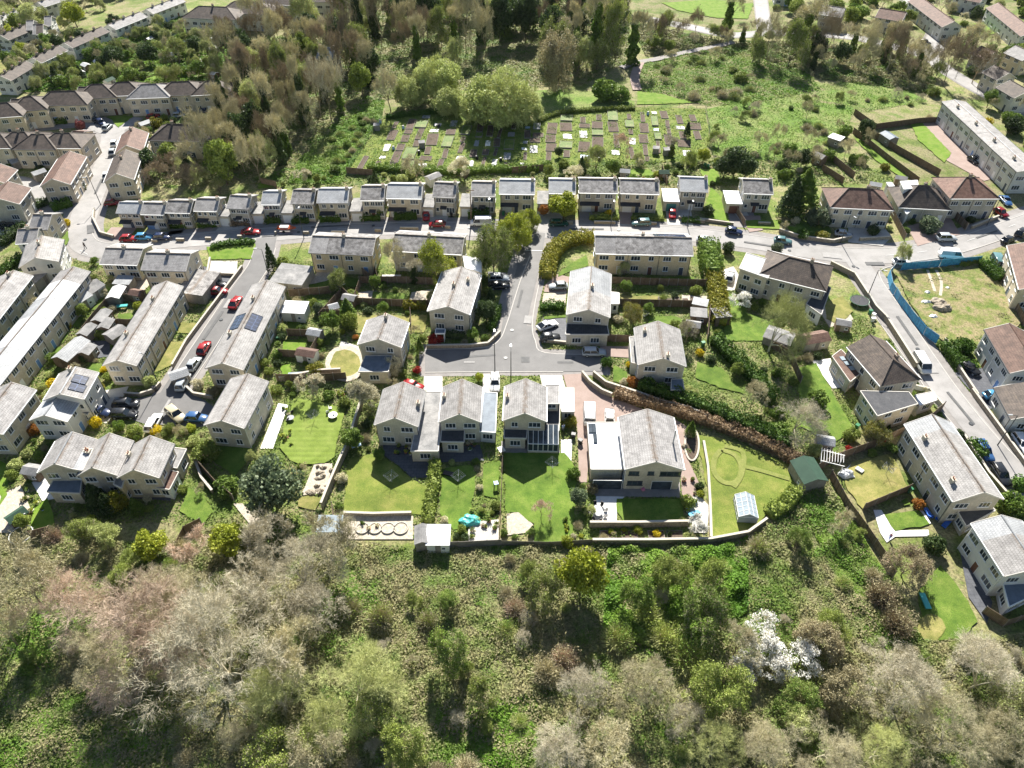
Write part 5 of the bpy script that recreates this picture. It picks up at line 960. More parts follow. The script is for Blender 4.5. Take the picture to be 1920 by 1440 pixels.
# ---------------- individually placed trees: kind, x, y, radius px, look, crown materials, height
P3=[('big_bare',395,1215,150,'huge spreading bare pale tree',['b_grey'],.95),('big_bare',235,1160,135,'huge pinkish bare tree',['b_pink'],.8),('big_bare',105,1130,80,'large pinkish bare tree',['b_pink'],.9),('big_bare',300,1110,90,'large grey bare tree',['b_tan'],.9),('big_bare',180,1215,60,'bare tan tree',['b_tan'],.9),('bare',35,1085,75,'bare grey tree',['b_tan'],1),('bare',-5,1170,60,'bare brown tree',['b_tan'],1),
('big_bare',560,1060,85,'pale grey bare tree',['b_grey'],.8),('bare',500,1010,55,'pale grey bare tree',['b_grey'],.9),('bare',610,1010,60,'pale grey bare tree',['b_tan'],.9),('bare',585,1150,60,'pale grey bare tree',['b_grey'],.9),('bare',480,1090,60,'grey bare tree',['b_grey'],1),
('big_bare',665,1265,88,'yellowish budding tree',['b_olive'],.9),('big_bare',600,1330,60,'yellowish budding tree',['b_olive'],.9),('big_bare',520,1300,75,'mossy limbed bare tree',['b_olive'],1),('bare',560,1230,60,'tan bare tree',['b_tan'],1),('big_bare',430,1380,40,'bare tan tree',['b_tan'],.8),('scrub',345,1370,35,'bare grey tree',['b_tan'],.8),('bud',520,1410,60,'olive budding tree',['b_tan','l_olive'],.8),('bare',600,1400,55,'tan bare tree',['b_tan'],.9),
('bud',755,1380,50,'olive budding tree',['b_olive','l_olive'],1),('bud',700,1330,45,'olive budding tree',['b_tan','l_olive'],1),('bud',840,1205,44,'tall green topped tree',['b_tan','l_green'],1.3),('bud',905,1290,33,'tan olive tree',['b_tan','l_olive'],1.2),('scrub',712,1150,30,'tall tan bush',[None,'l_olive'],1.6),('scrub',655,1135,26,'olive bush',None,1.3),('scrub',800,1160,26,'olive bush',None,1.2),
('leafy',1090,1068,50,'bright yellow green ivy covered tree',['l_bright'],1.35),('bud',1020,1105,38,'olive tree',['b_tan','l_olive'],1.1),('scrub',965,1135,26,'pinkish tan bush',['b_pink','l_tan'],1.2),('bud',1258,1075,38,'olive green tree',['b_olive','l_olive'],1),('bud',1190,1105,38,'green hazy tree',['b_olive','l_green'],1),('scrub',1215,1150,38,'ivy green thicket',['b_olive','l_olive'],1.1),('scrub',1160,1190,38,'ivy green thicket',['b_olive','l_green'],1),('scrub',1250,1190,40,'ivy green thicket',['b_olive','l_olive'],1),('bud',1345,1075,36,'olive tree',['b_olive','l_olive'],1),
('big_bare',1085,1290,58,'pale grey bare tree',['b_grey'],1),('big_bare',1220,1280,62,'pale olive bare tree on dark trunks',['b_tan'],1.1),('big_bare',1065,1390,60,'pale tangled bare tree',['b_grey'],.9),('bare',1130,1400,55,'pale tangled bare tree',['b_tan'],.9),('scrub',1025,1255,36,'brown tangled bush',['b_tan','l_tan'],1.2),('scrub',1060,1230,34,'brown tangled bush',['b_pink','l_tan'],1.2),
('bud',1320,1150,52,'ivy green tree',['b_tan','l_green'],1),('scrub',1295,1225,44,'ivy green bush',['b_olive','l_green'],1.1),('bud',1350,1290,58,'olive tree',['b_olive','l_olive'],1),('big_bare',1340,1395,60,'pale olive bare tree',['b_olive'],1),('big_bare',1290,1340,45,'pale bare tree',None,1),
('blossom',1435,1195,44,'white blossom tree',None,.75),('blossom',1503,1235,42,'white blossom tree',None,.7),('blossom',1400,1250,34,'white blossom tree',None,.7),('blossom',1450,1250,32,'white blossom tree',None,.9),('bare',1385,1205,45,'brown twiggy tree',['b_tan'],.8),('bud',1500,1310,40,'bright green tree',['b_olive','l_green'],.8),('bud',1500,1350,34,'yellow green tree',['b_tan','l_pale'],.8),
('bud',1600,1290,50,'brown olive tree',['b_tan','l_tan'],.9),('bud',1540,1210,50,'brown twiggy tree',['b_brown','l_tan'],.9),('big_bare',1700,1290,88,'pale bare tree',['b_grey'],.9),('big_bare',1850,1260,80,'pale bare tree',['b_grey'],.9),('big_bare',1790,1370,88,'pale bare tree',['b_tan'],.9),('big_bare',1900,1390,75,'pale bare tree',['b_tan'],.9),('big_bare',1560,1400,66,'pale bare tree',['b_tan'],.8),('big_bare',1650,1400,56,'pale olive bare tree',['b_olive'],1),('big_bare',1460,1400,60,'yellowish bare tree',['b_tan'],.9),('bud',1930,1330,60,'pale tree',['b_tan','l_pale'],1),
('bud',1705,1055,40,'brown hazy tree',['b_pink','l_tan'],.9),('scrub',1660,1110,36,'dark brown bush',['b_brown','l_tan'],1.2),('scrub',1690,1160,38,'brown bush',['b_brown','l_tan'],1.2),('bud',1500,1015,28,'green tree',['b_olive','l_green'],1),('scrub',1425,1020,28,'tan bush',None,1.1),('bush',1755,1020,22,'dark green round shrub',['l_dark'],1.2),
('leafy',507,908,62,'big grey green spreading tree',['l_bluegreen'],1),('bud',190,1010,33,'olive green round tree',['b_olive','l_pale'],.9),('leafy',280,1018,34,'bright green round tree',['l_bright'],.9),('leafy',425,1010,38,'bright green spreading tree',['l_bright'],.8),('bud',145,995,32,'grey olive tree',['b_tan','l_olive'],.9),('bush',215,938,22,'golden leaning conifer',['l_gold'],1.5),('conifer',175,925,26,'black green conifer',['l_dark'],.9),('conifer',198,940,22,'black green conifer',['l_dark'],.9),('conifer',252,945,16,'dark slim conifer',['l_green'],1),
('bare',360,1020,40,'pinkish bare tree',['b_pink'],.8),('scrub',95,1000,22,'pinkish bush',['b_pink','l_tan'],1.2),('bush',385,845,26,'olive shrub',['l_olive'],1),('bush',425,910,26,'dark green shrub',['l_green'],.8),
('big_bare',1460,600,60,'large olive hazy tree',['b_olive'],1.25),('big_bare',1500,780,50,'pale grey bare tree',['b_grey'],.9),('bare',1415,737,28,'brown bare tree',['b_tan'],1),('blossom',1390,562,22,'white magnolia tree',None,.8),('willow',968,428,40,'bright weeping yellow green tree',['b_olive','l_bright'],1.2),('willow',992,408,24,'bright weeping yellow green tree',['b_olive','l_bright'],1.2),('bud',925,462,42,'dark olive evergreen tree',['b_tan','l_olive'],1.2),('leafy',905,485,26,'grey green tree',['l_olive'],1),
('bud',815,485,38,'yellow green willow',['b_olive','l_bright'],1.2),('ivy',775,505,20,'ivy covered bare tree',None,.9),('ivy',820,505,16,'ivy covered trunk',None,.8),('bare',745,480,28,'bare brown tree',['b_tan'],1.1),('leafy',1058,385,31,'round yellow green clipped tree',['l_bright'],.9),('leafy',1020,393,13,'small rust red tree',['l_orange'],.9),('leafy',713,392,13,'clipped round green tree',['l_green'],1.1),
('leafy',620,600,20,'round olive green clipped tree',['l_green'],1.1),('bush',597,578,12,'round grey green shrub',['l_bluegreen'],1.4),('conifer',650,575,20,'golden green conifer',['l_green'],.8),('bush',655,600,18,'olive shrub',['l_olive'],1.4),('bud',640,520,24,'brown hazy tree',['b_tan','l_olive'],.9),('bush',816,635,16,'crimson round shrub',['l_red'],.8),('leafy',887,625,13,'light green round tree',['l_green'],1),('leafy',912,580,22,'dark green tree',['l_dark'],1),('conifer',786,645,10,'slim dark conifer',['l_green'],1.3),
('bud',735,680,20,'orange tan blossom tree',['b_tan','l_cream'],.9),('bush',590,690,17,'orange and green shrub',['l_gold'],.9),('blossom',583,720,26,'pale pink blossom tree',['b_pink','l_cream'],1),('bud',672,735,32,'tan blossom tree',['b_tan','l_cream'],1),('leafy',660,820,24,'dark green shrub tree',['l_green'],.9),('leafy',710,850,13,'round green shrub',['l_green'],1),('bush',782,693,9,'bright red shrub',['l_red'],1),('leafy',898,706,9,'bright green shrub',['l_bright'],1),
('bud',1185,590,24,'yellowish hazy tree',['b_tan','l_gold'],1.1),('bare',1290,620,22,'pale bare tree',['b_grey'],1),('bush',1170,715,9,'white flowered shrub',['l_cream'],1),('bush',1187,715,13,'orange shrub',['l_orange'],1.1),('bush',1182,683,9,'bright yellow shrub',['l_yellow'],1.1),('bush',1138,678,12,'dark clipped shrub',['l_hedge'],1.3),('bush',1070,790,14,'dark golden shrub',['l_gold'],1.2),('conifer',1297,800,13,'slim green tree',['l_green'],1),('bare',1015,955,20,'small bare tree on the lawn',['b_pink'],1),('blossom',1310,985,22,'white blossom shrub',None,.8),('bush',1290,940,15,'olive shrub',['l_olive'],1.2),('bush',1110,915,12,'brown shrub',['l_tan'],1.2),('leafy',1085,930,20,'grey green tree',['l_bluegreen'],1.1),('bush',1075,885,14,'dark green shrub',['l_green'],1.3),('bush',1064,1015,14,'bright green shrub',['l_bright'],1),
('bush',1535,745,22,'green round shrub',['l_green'],1),('bush',1460,805,26,'pale green shrub',['l_green'],.8),('bud',1645,810,24,'ochre hazy tree',['b_tan','l_gold'],1),('bush',1655,825,7,'red small shrub',['l_red'],1),('bush',1592,843,9,'brick red clipped shrub',['l_red'],1.2),('bush',1905,945,30,'green round tree at the edge',['l_green'],1),('bush',1808,648,22,'dark round evergreen',['l_hedge'],1),('bud',1695,475,17,'slender budding tree',['b_tan','l_pale'],1.4),('bush',1640,430,13,'dark round shrub',['l_dark'],1.2),('bush',1745,420,22,'grey green round shrub',['l_bluegreen'],.9),
('conifer',1510,350,40,'large golden green conifer',['l_green'],.75),('conifer',1490,362,30,'large dark conifer',['l_dark'],.9),('leafy',1382,300,32,'dark round evergreen tree',['l_dark'],.9),('leafy',1360,310,24,'dark round evergreen tree',['l_dark'],.9),('leafy',1400,312,24,'dark round evergreen tree',['l_dark'],.9),('leafy',1320,290,14,'bright yellow green tree',['l_bright'],1),('bud',1290,300,18,'olive hazy tree',['b_olive','l_olive'],1.2),('ivy',1262,270,14,'tall bare tree',['b_grey','l_olive'],1),('conifer',1290,240,9,'slim dark conifer',None,1.2),
('bush',1492,413,9,'pampas grass clump',['l_cream'],1),('bush',1510,437,17,'bright green clipped shrub',['l_hedge'],.7),('bush',1542,440,14,'yellow shrub',['l_gold'],.7),('bush',1537,405,26,'dark green garden shrub',['l_bluegreen'],1),
('blossom',863,317,24,'cream blossom tree',['b_tan','l_cream'],.9),('blossom',1073,325,20,'cream blossom tree',['b_tan','l_cream'],.8),('blossom',568,328,16,'cream blossom tree',['b_tan','l_cream'],.8),('bare',780,315,26,'brown bare tree',['b_tan'],.9),('bud',1120,295,24,'olive bare tree',['b_tan','l_olive'],1),('leafy',1150,312,16,'green tree',['l_green'],1),('bare',1165,270,18,'orange brown bare tree',['b_pink'],1.2),('leafy',1048,284,10,'dark round shrub tree',['l_dark'],1),
('willow',935,175,66,'large pale green willow',None,1.1),('willow',895,195,38,'pale green willow',None,1),('willow',978,195,40,'pale green willow',None,1),('willow',820,138,48,'pale green tree',None,1.1),('willow',770,165,36,'pale green tree',None,1.1),('willow',838,185,34,'pale green tree',None,1),('bare',727,160,30,'brown bare tree',['b_tan'],1.2),('bud',1050,100,46,'tan hazy tree',['b_tan','l_tan'],1.1),('bush',1135,165,28,'dark green laurel thicket',['l_green'],1),('bush',1165,175,20,'dark green thicket',['l_green'],1),
('ivy',1190,60,34,'tall ivy tree',['b_tan','l_green'],1),('ivy',1370,15,26,'tall ivy tree',['b_tan','l_green'],1),('ivy',1515,40,34,'tall ivy tree',['b_tan','l_green'],1),('ivy',1605,70,18,'tall ivy tree',['b_tan','l_green'],1),('ivy',1640,55,16,'tall bare tree',['b_tan','l_olive'],1.1),('ivy',1675,60,18,'tall ivy tree',['b_tan','l_green'],1.1),('ivy',1700,70,20,'tall bare tree',['b_tan','l_olive'],1.2),('big_bare',1450,55,34,'tall spreading bare tree',['b_tan'],1.5),('big_bare',1560,60,36,'tall spreading bare tree',['b_brown'],1.5),('bud',1490,75,28,'tall hazy tree',['b_tan','l_olive'],1.5),('big_bare',1625,75,30,'tall spreading bare tree',['b_tan'],1.5),('leafy',1535,85,20,'dark evergreen tree',['l_dark'],1.4),('big_bare',1680,80,32,'tall spreading bare tree',['b_brown'],1.5),('bud',1415,90,22,'hazy tree',['b_tan','l_olive'],1.2),('leafy',1580,95,18,'dark evergreen tree',['l_dark'],1.2),('big_bare',1720,95,26,'tall spreading bare tree',['b_tan'],1.4),('bare',1790,105,40,'brown bare tree',['b_brown'],1),('bare',1820,70,30,'brown bare tree',['b_tan'],1),('bare',1840,115,30,'brown bare tree',['b_brown'],1),
('conifer',415,180,20,'tall black cypress',['l_dark'],1.6),('conifer',102-2,137,11,'dark conifer',['l_dark'],1),('conifer',148,132,9,'dark conifer',['l_dark'],1),('leafy',212,105,22,'dark round tree',['l_dark'],1),('leafy',275,98,22,'dark green tree',['l_dark'],1),('leafy',365,82,16,'dark green tree',['l_dark'],1),('bud',330,95,26,'brown bare tree',['b_tan','l_olive'],1),('bush',150,232,10,'purple round tree',['l_purple'],1.4),('bush',235,190,10,'yellow shrub',['l_gold'],1.2),('bush',292,228,14,'yellow tan shrub',['l_gold'],1),('blossom',258,333,16,'pink blossom tree',['b_pink','l_pink'],.7),
('leafy',135,25,22,'yellow green tree in the park',['l_bright'],1),('bud',60,30,26,'pale tree in the park',['b_tan','l_pale'],1),('leafy',20,60,16,'yellow green tree in the park',['l_bright'],1),('leafy',40,90,14,'yellow green tree',['l_bright'],1),
('conifer',505,478,14,'slim black cypress',['l_dark'],1.5),('bush',530,490,14,'olive shrub',['l_olive'],1),('bush',563,510,9,'grey green shrub',['l_olive'],1.3),('bush',1365,463,13,'dark round clipped tree',['l_dark'],1.3),('bush',1458,463,12,'grey green round shrub',['l_bluegreen'],1),
('bush',90,447,7,'red shrub',['l_red'],1),('bush',180,725,15,'yellow green shrub',['l_gold'],1),('bush',178,790,13,'yellow orange shrub',['l_yellow'],1.2),('bush',292,805,12,'yellow shrub',['l_yellow'],1),('bush',342,806,11,'round pale green clipped shrub',['l_pale'],1),('bush',362,826,15,'pale green clipped mound',['l_pale'],.8),('bush',222,796,12,'dark green conical shrub',['l_green'],1.4),('bush',250,808,16,'grey green shrub',['l_olive'],1),('bush',280,715,15,'light green tree',['l_pale'],1.1),('bush',370,720,14,'tan round shrub',['l_cream'],1),('bush',400,733,14,'tan round shrub',['l_tan'],1),('bush',60,805,14,'orange shrub',['l_orange'],1),('bush',100,718,14,'bright yellow shrub',['l_yellow'],1),('bush',130,790,24,'grey green tree',['l_green'],1),
('bush',645,400,9,'bright yellow forsythia',['l_yellow'],1.1),('bush',1142,398,8,'bright yellow forsythia',['l_yellow'],1.1),('bush',800,393,9,'deep red shrub',['l_red'],1.1),('bush',555,397,9,'cream pink shrub',['l_cream'],1.2),('bush',1330,393,13,'dark green round shrub',['l_dark'],1.1),('bush',123,416,9,'bright yellow shrub',['l_yellow'],1),('bush',112,463,7,'bright yellow shrub',['l_yellow'],1),('bush',125,610,9,'bright yellow shrub',['l_yellow'],1),('bush',1890,708,9,'bright yellow shrub',['l_yellow'],1),('bush',1350,520,9,'bright yellow shrub',['l_yellow'],1.3)]
for t in P3: T(t[0],t[1],t[2],t[3],t[4],t[5],t[6])
# ---------------- hedges
for pl,w_,h,mt in (([(724,222),(790,214),(862,209)],1.6,1.1,'l_hedge'),([(1010,229),(1050,214),(1120,208),(1190,205)],1.3,1.0,'l_olive'),([(1113,452),(1080,453),(1052,463),(1034,482),(1026,505),(1025,524)],3.2,2.2,'l_gold'),([(1326,470),(1330,500),(1336,522)],4,3.5,'l_green'),([(1336,524),(1342,555),(1346,592),(1350,612)],3.2,2.4,'l_gold'),
 ([(1337,642),(1366,672),(1400,702),(1425,730),(1446,756)],2.2,2.2,'l_hedge'),([(1196,730),(1250,748),(1300,764),(1360,788),(1420,815),(1478,842)],2.0,2.3,'l_hedge'),([(1152,742),(1200,757),(1250,770),(1300,786),(1360,808),(1420,832),(1470,856),(1512,880)],1.7,1.7,'l_beech'),([(1490,925),(1470,950),(1440,968)],2.0,1.8,'l_olive'),
 ([(818,870),(815,910),(808,950),(803,985)],1.6,1.7,'l_olive'),([(396,467),(430,459),(478,456)],1.4,1.0,'l_hedge'),([(322,427),(352,426)],1.4,1.1,'l_hedge'),([(372,425),(408,424)],1.4,1.0,'l_hedge'),([(432,422),(470,421)],1.3,1.0,'l_beech'),([(600,414),(640,413)],1.8,1.5,'l_hedge'),([(676,412),(714,411)],1.8,1.4,'l_hedge'),([(740,410),(782,409)],1.9,1.6,'l_hedge'),([(548,417),(580,416)],1.6,1.2,'l_hedge'),([(878,408),(918,408)],2.0,1.9,'l_hedge'),([(497,417),(527,416)],1.6,1.3,'l_green'),
 ([(275,415),(300,417)],1.2,.9,'l_olive'),([(1105,411),(1160,412)],1.2,.9,'l_olive'),([(1183,412),(1245,414)],1.2,.8,'l_olive'),([(1278,415),(1312,417)],1.4,.9,'l_hedge'),([(1013,580),(1058,577)],1.6,1.4,'l_hedge'),([(1800,500),(1840,492)],1,1,'l_olive'),([(1840,498),(1858,515),(1870,528)],2.2,2.0,'l_hedge'),([(1768,650),(1785,672),(1800,690)],2,1.8,'l_hedge'),([(1822,832),(1840,862)],1.7,1.6,'l_hedge'),([(0,462),(25,445),(45,428)],2,1.8,'l_dark'),([(100,396),(135,384)],2,1.8,'l_hedge'),([(0,520),(25,500),(45,485)],1.5,1.6,'l_hedge'),([(65,392),(110,375),(160,353)],1.6,1.6,'l_dark'),
 ([(757,578),(800,579)],1.0,1.6,'l_gold'),([(935,580),(930,600),(920,622)],1.4,1.4,'l_hedge'),([(1795,690),(1830,690)],1.2,1.2,'l_hedge'),([(810,630),(870,634)],1.0,1.2,'l_dark'),([(690,318),(760,322),(860,326),(940,322),(1010,320)],1.8,1.6,'l_green'),([(1010,222),(1003,222)],2,2,'l_dark'),([(105,232),(128,230)],2,1.6,'l_hedge'),([(80,232),(98,231)],2,1.4,'l_beech'),([(1905,905),(1915,925)],2,1.8,'l_hedge')):
    hedge(pl,w_,h,mt)
# ---------------- woods: every tree its own object
rw=random.Random(2024)
def wood(poly,n,rpx,mix,hs=(0.9,1.3),sep=.75,avoid=('road','house','car'),zf=.6):
    xs=[p[0] for p in poly]; ys=[p[1] for p in poly]; k=0; tr=0
    while k<n and tr<n*40:
        tr+=1; px=rw.uniform(min(xs),max(xs)); py=rw.uniform(min(ys),max(ys))
        if not inpoly(px,py,poly): continue
        x,y=G(px,py); r=rw.uniform(*rpx)
        if blocked(x,y,r*.35,avoid): continue
        if any((x-a)**2+(y-b)**2<((r+c)*sep)**2 for a,b,c in TR): continue
        kd,look,mt=rw.choices([m[:3] for m in mix],[m[3] for m in mix])[0]
        tree(kd,x,y,r,look,mt,rw.uniform(*hs)); k+=1
MW=[('bare','brown bare woodland tree',['b_brown'],6),('bare','tan bare woodland tree',['b_tan'],5),('bud','olive hazy woodland tree',['b_tan','l_olive'],4),('bud','pale green woodland tree',['b_tan','l_pale'],4),('leafy','dark evergreen woodland tree',['l_dark'],4),('ivy','ivy clad woodland tree',['b_tan','l_dark'],2),('ivy','green ivy clad woodland tree',['b_tan','l_green'],2),('bare','grey bare woodland tree',['b_grey'],2),('leafy','yellowish woodland tree',['l_olive'],1)]
wood([(395,330),(430,210),(470,150),(520,120),(620,100),(690,130),(700,170),(620,235),(560,270),(545,325),(420,362)],62,(3.0,5.2),MW,(1.1,1.7),.62)
wood([(250,345),(330,300),(400,330),(420,365),(300,358)],12,(2.2,3.8),MW,(.8,1.1),.65)
wood([(400,120),(470,60),(560,20),(640,5),(720,-12),(1010,-15),(1180,0),(1165,115),(1100,150),(1010,150),(1000,100),(870,120),(740,120),(690,150),(620,110),(500,130)],112,(3.2,5.8),MW,(1.1,1.6),.62)
wood([(1225,45),(1370,78),(1480,75),(1600,85),(1700,105),(1760,145),(1720,165),(1640,135),(1540,140),(1480,120),(1400,95),(1250,100),(1210,90)],34,(2,3.6),[m for m in MW if m[0]!='bud' or 'olive' in m[1]],(.8,1.4),.7)
ML=[('bare','tan bare scrub tree',['b_tan'],4),('bud','olive scrub tree',['b_olive','l_olive'],5),('scrub','tan thorny bush',['b_tan','l_tan'],5),('scrub','olive thorny bush',['b_olive','l_green'],6),('bush','green bramble mound',['l_green'],1),('bush','olive bramble mound',['l_olive'],1.2),('bud','green scrub tree',['b_olive','l_green'],1),('big_bare','wispy bare scrub tree',['b_grey'],5)]
wood([(-30,1010),(640,1040),(800,1050),(1000,1050),(1340,1040),(1440,1000),(1500,960),(1510,1100),(1600,1230),(1740,1240),(1960,1200),(1960,1500),(330,1500),(320,1300),(-30,1290)],64,(.8,2.2),ML,(.8,1.1),.62)
wood([(1540,940),(1590,960),(1690,1130),(1720,1230),(1620,1200),(1560,1060)],9,(.8,1.8),ML,(.7,1),.7)
wood([(540,340),(640,250),(700,190),(715,220),(650,320)],22,(.8,1.8),[m for m in ML if m[0] in('scrub','bush')],(.7,1),.6)
wood([(1330,200),(1560,190),(1740,160),(1760,190),(1600,225),(1500,215)],14,(1,2.2),ML,(.7,1.1),.7)
wood([(1210,115),(1350,100),(1420,160),(1400,195),(1330,195),(1240,170)],26,(1.4,2.8),[m for m in ML if m[0] in('scrub','bush','bare')],(.6,.9),.55)
wood([(1335,210),(1500,195),(1600,210),(1590,250),(1520,310),(1340,290)],22,(.9,2.4),ML,(.7,1),.6)
wood([(1440,255),(1600,235),(1680,330),(1540,340),(1450,330)],20,(1.2,2.4),[('bush','green garden shrub',['l_green'],4),('leafy','dark garden tree',['l_dark'],3),('bare','brown garden tree',['b_tan'],3),('bush','yellow garden shrub',['l_gold'],1)],(.9,1.3),.6)
GM=[('leafy','little green garden tree',['l_green'],3),('leafy','little olive garden tree',['l_olive'],2),('bud','hazy garden tree',['b_tan','l_pale'],2),('blossom','pale blossom garden tree',['b_tan','l_cream'],1),('bush','green garden shrub',['l_green'],8),('bush','olive garden shrub',['l_olive'],6),('bush','dark green garden shrub',['l_dark'],4),('bush','yellow flowered shrub',['l_yellow'],1.2),('bush','pale green garden shrub',['l_pale'],3),('bush','cream flowered shrub',['l_cream'],1),('scrub','tan twiggy garden bush',['b_tan','l_tan'],3),('bush','rust red garden shrub',['l_orange'],.25),('bush','bright green garden shrub',['l_bright'],2.5),('conifer','small dark garden conifer',['l_dark'],.8),('bare','small bare garden tree',['b_tan'],1.5)]
AV=('road','house','car','lawn','patio','drive','fence','hedge','plot')
wood([(0,480),(180,480),(480,700),(480,880),(300,960),(60,1000),(0,960)],95,(.5,1.4),GM,(.8,1.2),.7,AV)
wood([(480,520),(800,500),(960,520),(940,640),(800,650),(790,1010),(600,1000),(500,720)],85,(.5,1.4),GM,(.8,1.2),.7,AV)
wood([(800,850),(1100,850),(1330,900),(1320,1010),(800,1015)],40,(.4,1.0),GM,(.8,1.2),.7,AV)
wood([(1150,510),(1330,510),(1520,620),(1640,760),(1560,880),(1300,790),(1150,730)],55,(.5,1.5),GM,(.8,1.2),.7,AV)
wood([(1690,600),(1920,600),(1920,1100),(1750,1000),(1600,860)],30,(.5,1.4),GM,(.8,1.2),.7,AV)
wood([(480,330),(1500,300),(1500,350),(480,355)],50,(.6,1.7),GM,(.8,1.2),.6,AV)
wood([(60,400),(150,380),(160,470),(130,500),(60,480)],12,(.6,1.3),GM,(.8,1.2),.7,AV); wood([(1350,410),(1920,400),(1920,450),(1350,440)],12,(.5,1.2),GM,(.8,1.1),.7,AV)
wood([(0,110),(140,75),(330,25),(430,65),(480,120),(420,150),(40,175)],125,(1.3,3.0),[('bush','green hillside shrub',['l_green'],3),('leafy','green hillside tree',['l_green'],3),('bud','olive hillside tree',['b_tan','l_olive'],4),('bud','pale hillside tree',['b_tan','l_pale'],4),('leafy','dark hillside tree',['l_dark'],2),('bare','brown hillside tree',['b_tan'],2),('blossom','cream hillside blossom tree',['b_tan','l_cream'],1)],(.8,1.2),.6,AV)
wood([(-10,205),(400,195),(400,215),(300,345),(170,230),(0,225)],16,(1,2),GM,(.8,1.2),.7,AV); wood([(-10,260),(160,275),(150,360),(70,330),(0,330)],14,(1,2),GM,(.8,1.2),.7,AV)
wood([(-20,-10),(250,-15),(120,60),(0,100)],60,(2,4),[('bud','pale hazy tree',['b_tan','l_pale'],3),('leafy','green tree',['l_olive'],2),('bare','grey bare tree',['b_grey'],2)],(.8,1.1),.6,AV)
wood([(1440,-10),(1940,-10),(1940,290),(1830,190),(1760,120),(1700,60),(1460,40)],75,(1.4,3.6),GM[:8]+[('bare','brown bare tree',['b_tan'],4)],(.9,1.2),.7,AV); wood([(1700,215),(1770,180),(1920,290),(1925,330),(1870,300)],8,(1,2),GM,(.9,1.2),.7,AV)
# ---------------- stuff: bramble, weeds and long grass too small to count
def ground_cover(name,poly,n,size,mat,hmax,seed,label,px=True,avoid=('road','house','lawn','patio','drive')):
    g=np.random.default_rng(seed); P=np.array([G(*q) for q in poly]); lo=P.min(0); hi=P.max(0); out=[]; tot=0
    pl=[tuple(q) for q in P]; PX=P[:,0]; PY=P[:,1]
    while tot<n:
        q=lo+(hi-lo)*g.random((n,2)); c=np.zeros(n,bool); j=len(P)-1
        for i in range(len(P)):
            cond=((PY[i]>q[:,1])!=(PY[j]>q[:,1]))&(q[:,0]<(PX[j]-PX[i])*(q[:,1]-PY[i])/(PY[j]-PY[i]+1e-9)+PX[i]); c^=cond; j=i
        q=q[c]
        for poly2,bb,k in BLOCK:
            if k not in avoid: continue
            m=(q[:,0]>bb[0])&(q[:,0]<bb[1])&(q[:,1]>bb[2])&(q[:,1]<bb[3])
            if m.any():
                idx=np.where(m)[0]; ins=np.array([inpoly(q[t,0],q[t,1],poly2) for t in idx]); q=np.delete(q,idx[ins],0)
        out.append(q); tot+=len(q)
    q=np.concatenate(out)[:n]; x,y=q[:,0],q[:,1]
    hf=(np.sin(x*.55+1.3*np.sin(y*.31+seed))*np.cos(y*.62+1.1*np.sin(x*.27))+np.sin(x*1.7+y*.9)*.35+np.sin(x*.9-y*1.9)*.3)
    hf=np.clip(hf*.5+.45,0.05,1)*hmax; z=hf*g.uniform(.2,1,n)**.5; v,f=leafquads(np.c_[x,y,z],size,g,.6)
    v[:,2]=np.maximum(v[:,2],.03); o=link(name,mesh(name,v,f,mat)); o['kind']='stuff'; o['label']=label; o['category']=name.replace('_',' ')
M['s_green']=pmat('grassy_slope',[(.08,.18,.015),(.13,.26,.022),(.20,.32,.04),(.30,.31,.12)],.07,.7,trans=.3,fine=(2.5,.5,1.5),detail=9)
M['s_low']=pmat('bramble_leaves',[(.07,.15,.015),(.13,.21,.03),(.32,.29,.15),(.13,.24,.025),(.07,.16,.015)],.07,.7,trans=.25,fine=(2,.6,1.35),pos=[.25,.4,.5,.6,.75],detail=9)
M['s_dry']=pmat('dry_stems',[(.24,.19,.10),(.36,.30,.18),(.16,.18,.05),(.42,.36,.23)],.10,.8,trans=.2,fine=(3,.6,1.4),detail=9)
M['s_grass']=pmat('long_grass',[(.09,.17,.02),(.16,.24,.04),(.26,.28,.10)],.3,.7,trans=.3,fine=(3,.6,1.4),detail=9)
LOW=[(-60,1005),(60,1010),(330,1020),(400,990),(620,1010),(640,1015),(790,1030),(940,1025),(1120,1022),(1335,1020),(1400,1008),(1440,985),(1500,930),(1545,890),(1580,955),(1625,1030),(1670,1090),(1720,1150),(1745,1205),(1840,1200),(1990,1180),(1990,1520),(-60,1520)]
ground_cover('undergrowth',LOW,230000,.085,'s_low',.9,3,'tangled bramble and ivy covering the slope below the gardens'); ground_cover('dry_scrub',LOW,40000,.05,'s_dry',1.1,4,'dead stems and pale dry scrub on the slope below the gardens')
ground_cover('slope_grass',[(1500,940),(1545,900),(1590,960),(1680,1110),(1700,1220),(1620,1210),(1580,1100),(1530,1010)],26000,.085,'s_green',.5,21,'bright grass on the slope right of the white blossom'); ground_cover('wood_grass',[(-60,1290),(330,1300),(330,1520),(-60,1520)],30000,.085,'s_green',.4,22,'shaded grass in the bottom left corner'); ground_cover('open_grass',[(820,1330),(1000,1300),(1040,1440),(800,1440)],9000,.12,'s_green',.5,23,'open grass at the bottom centre'); ground_cover('ivy_cover',[(1140,1030),(1340,1030),(1400,1010),(1400,1150),(1250,1230),(1130,1180)],34000,.10,'s_green',1.5,24,'green ivy scrub below the long stone wall')
ground_cover('brambles',[(540,345),(560,300),(620,240),(690,180),(722,190),(716,222),(655,318),(640,345)],20000,.12,'s_green',.7,5,'bramble bank left of the allotments'); ground_cover('thicket',[(1200,118),(1370,85),(1480,90),(1540,170),(1430,190),(1330,200),(1200,172)],30000,.12,'s_green',.9,6,'dry thicket below the sloping path')
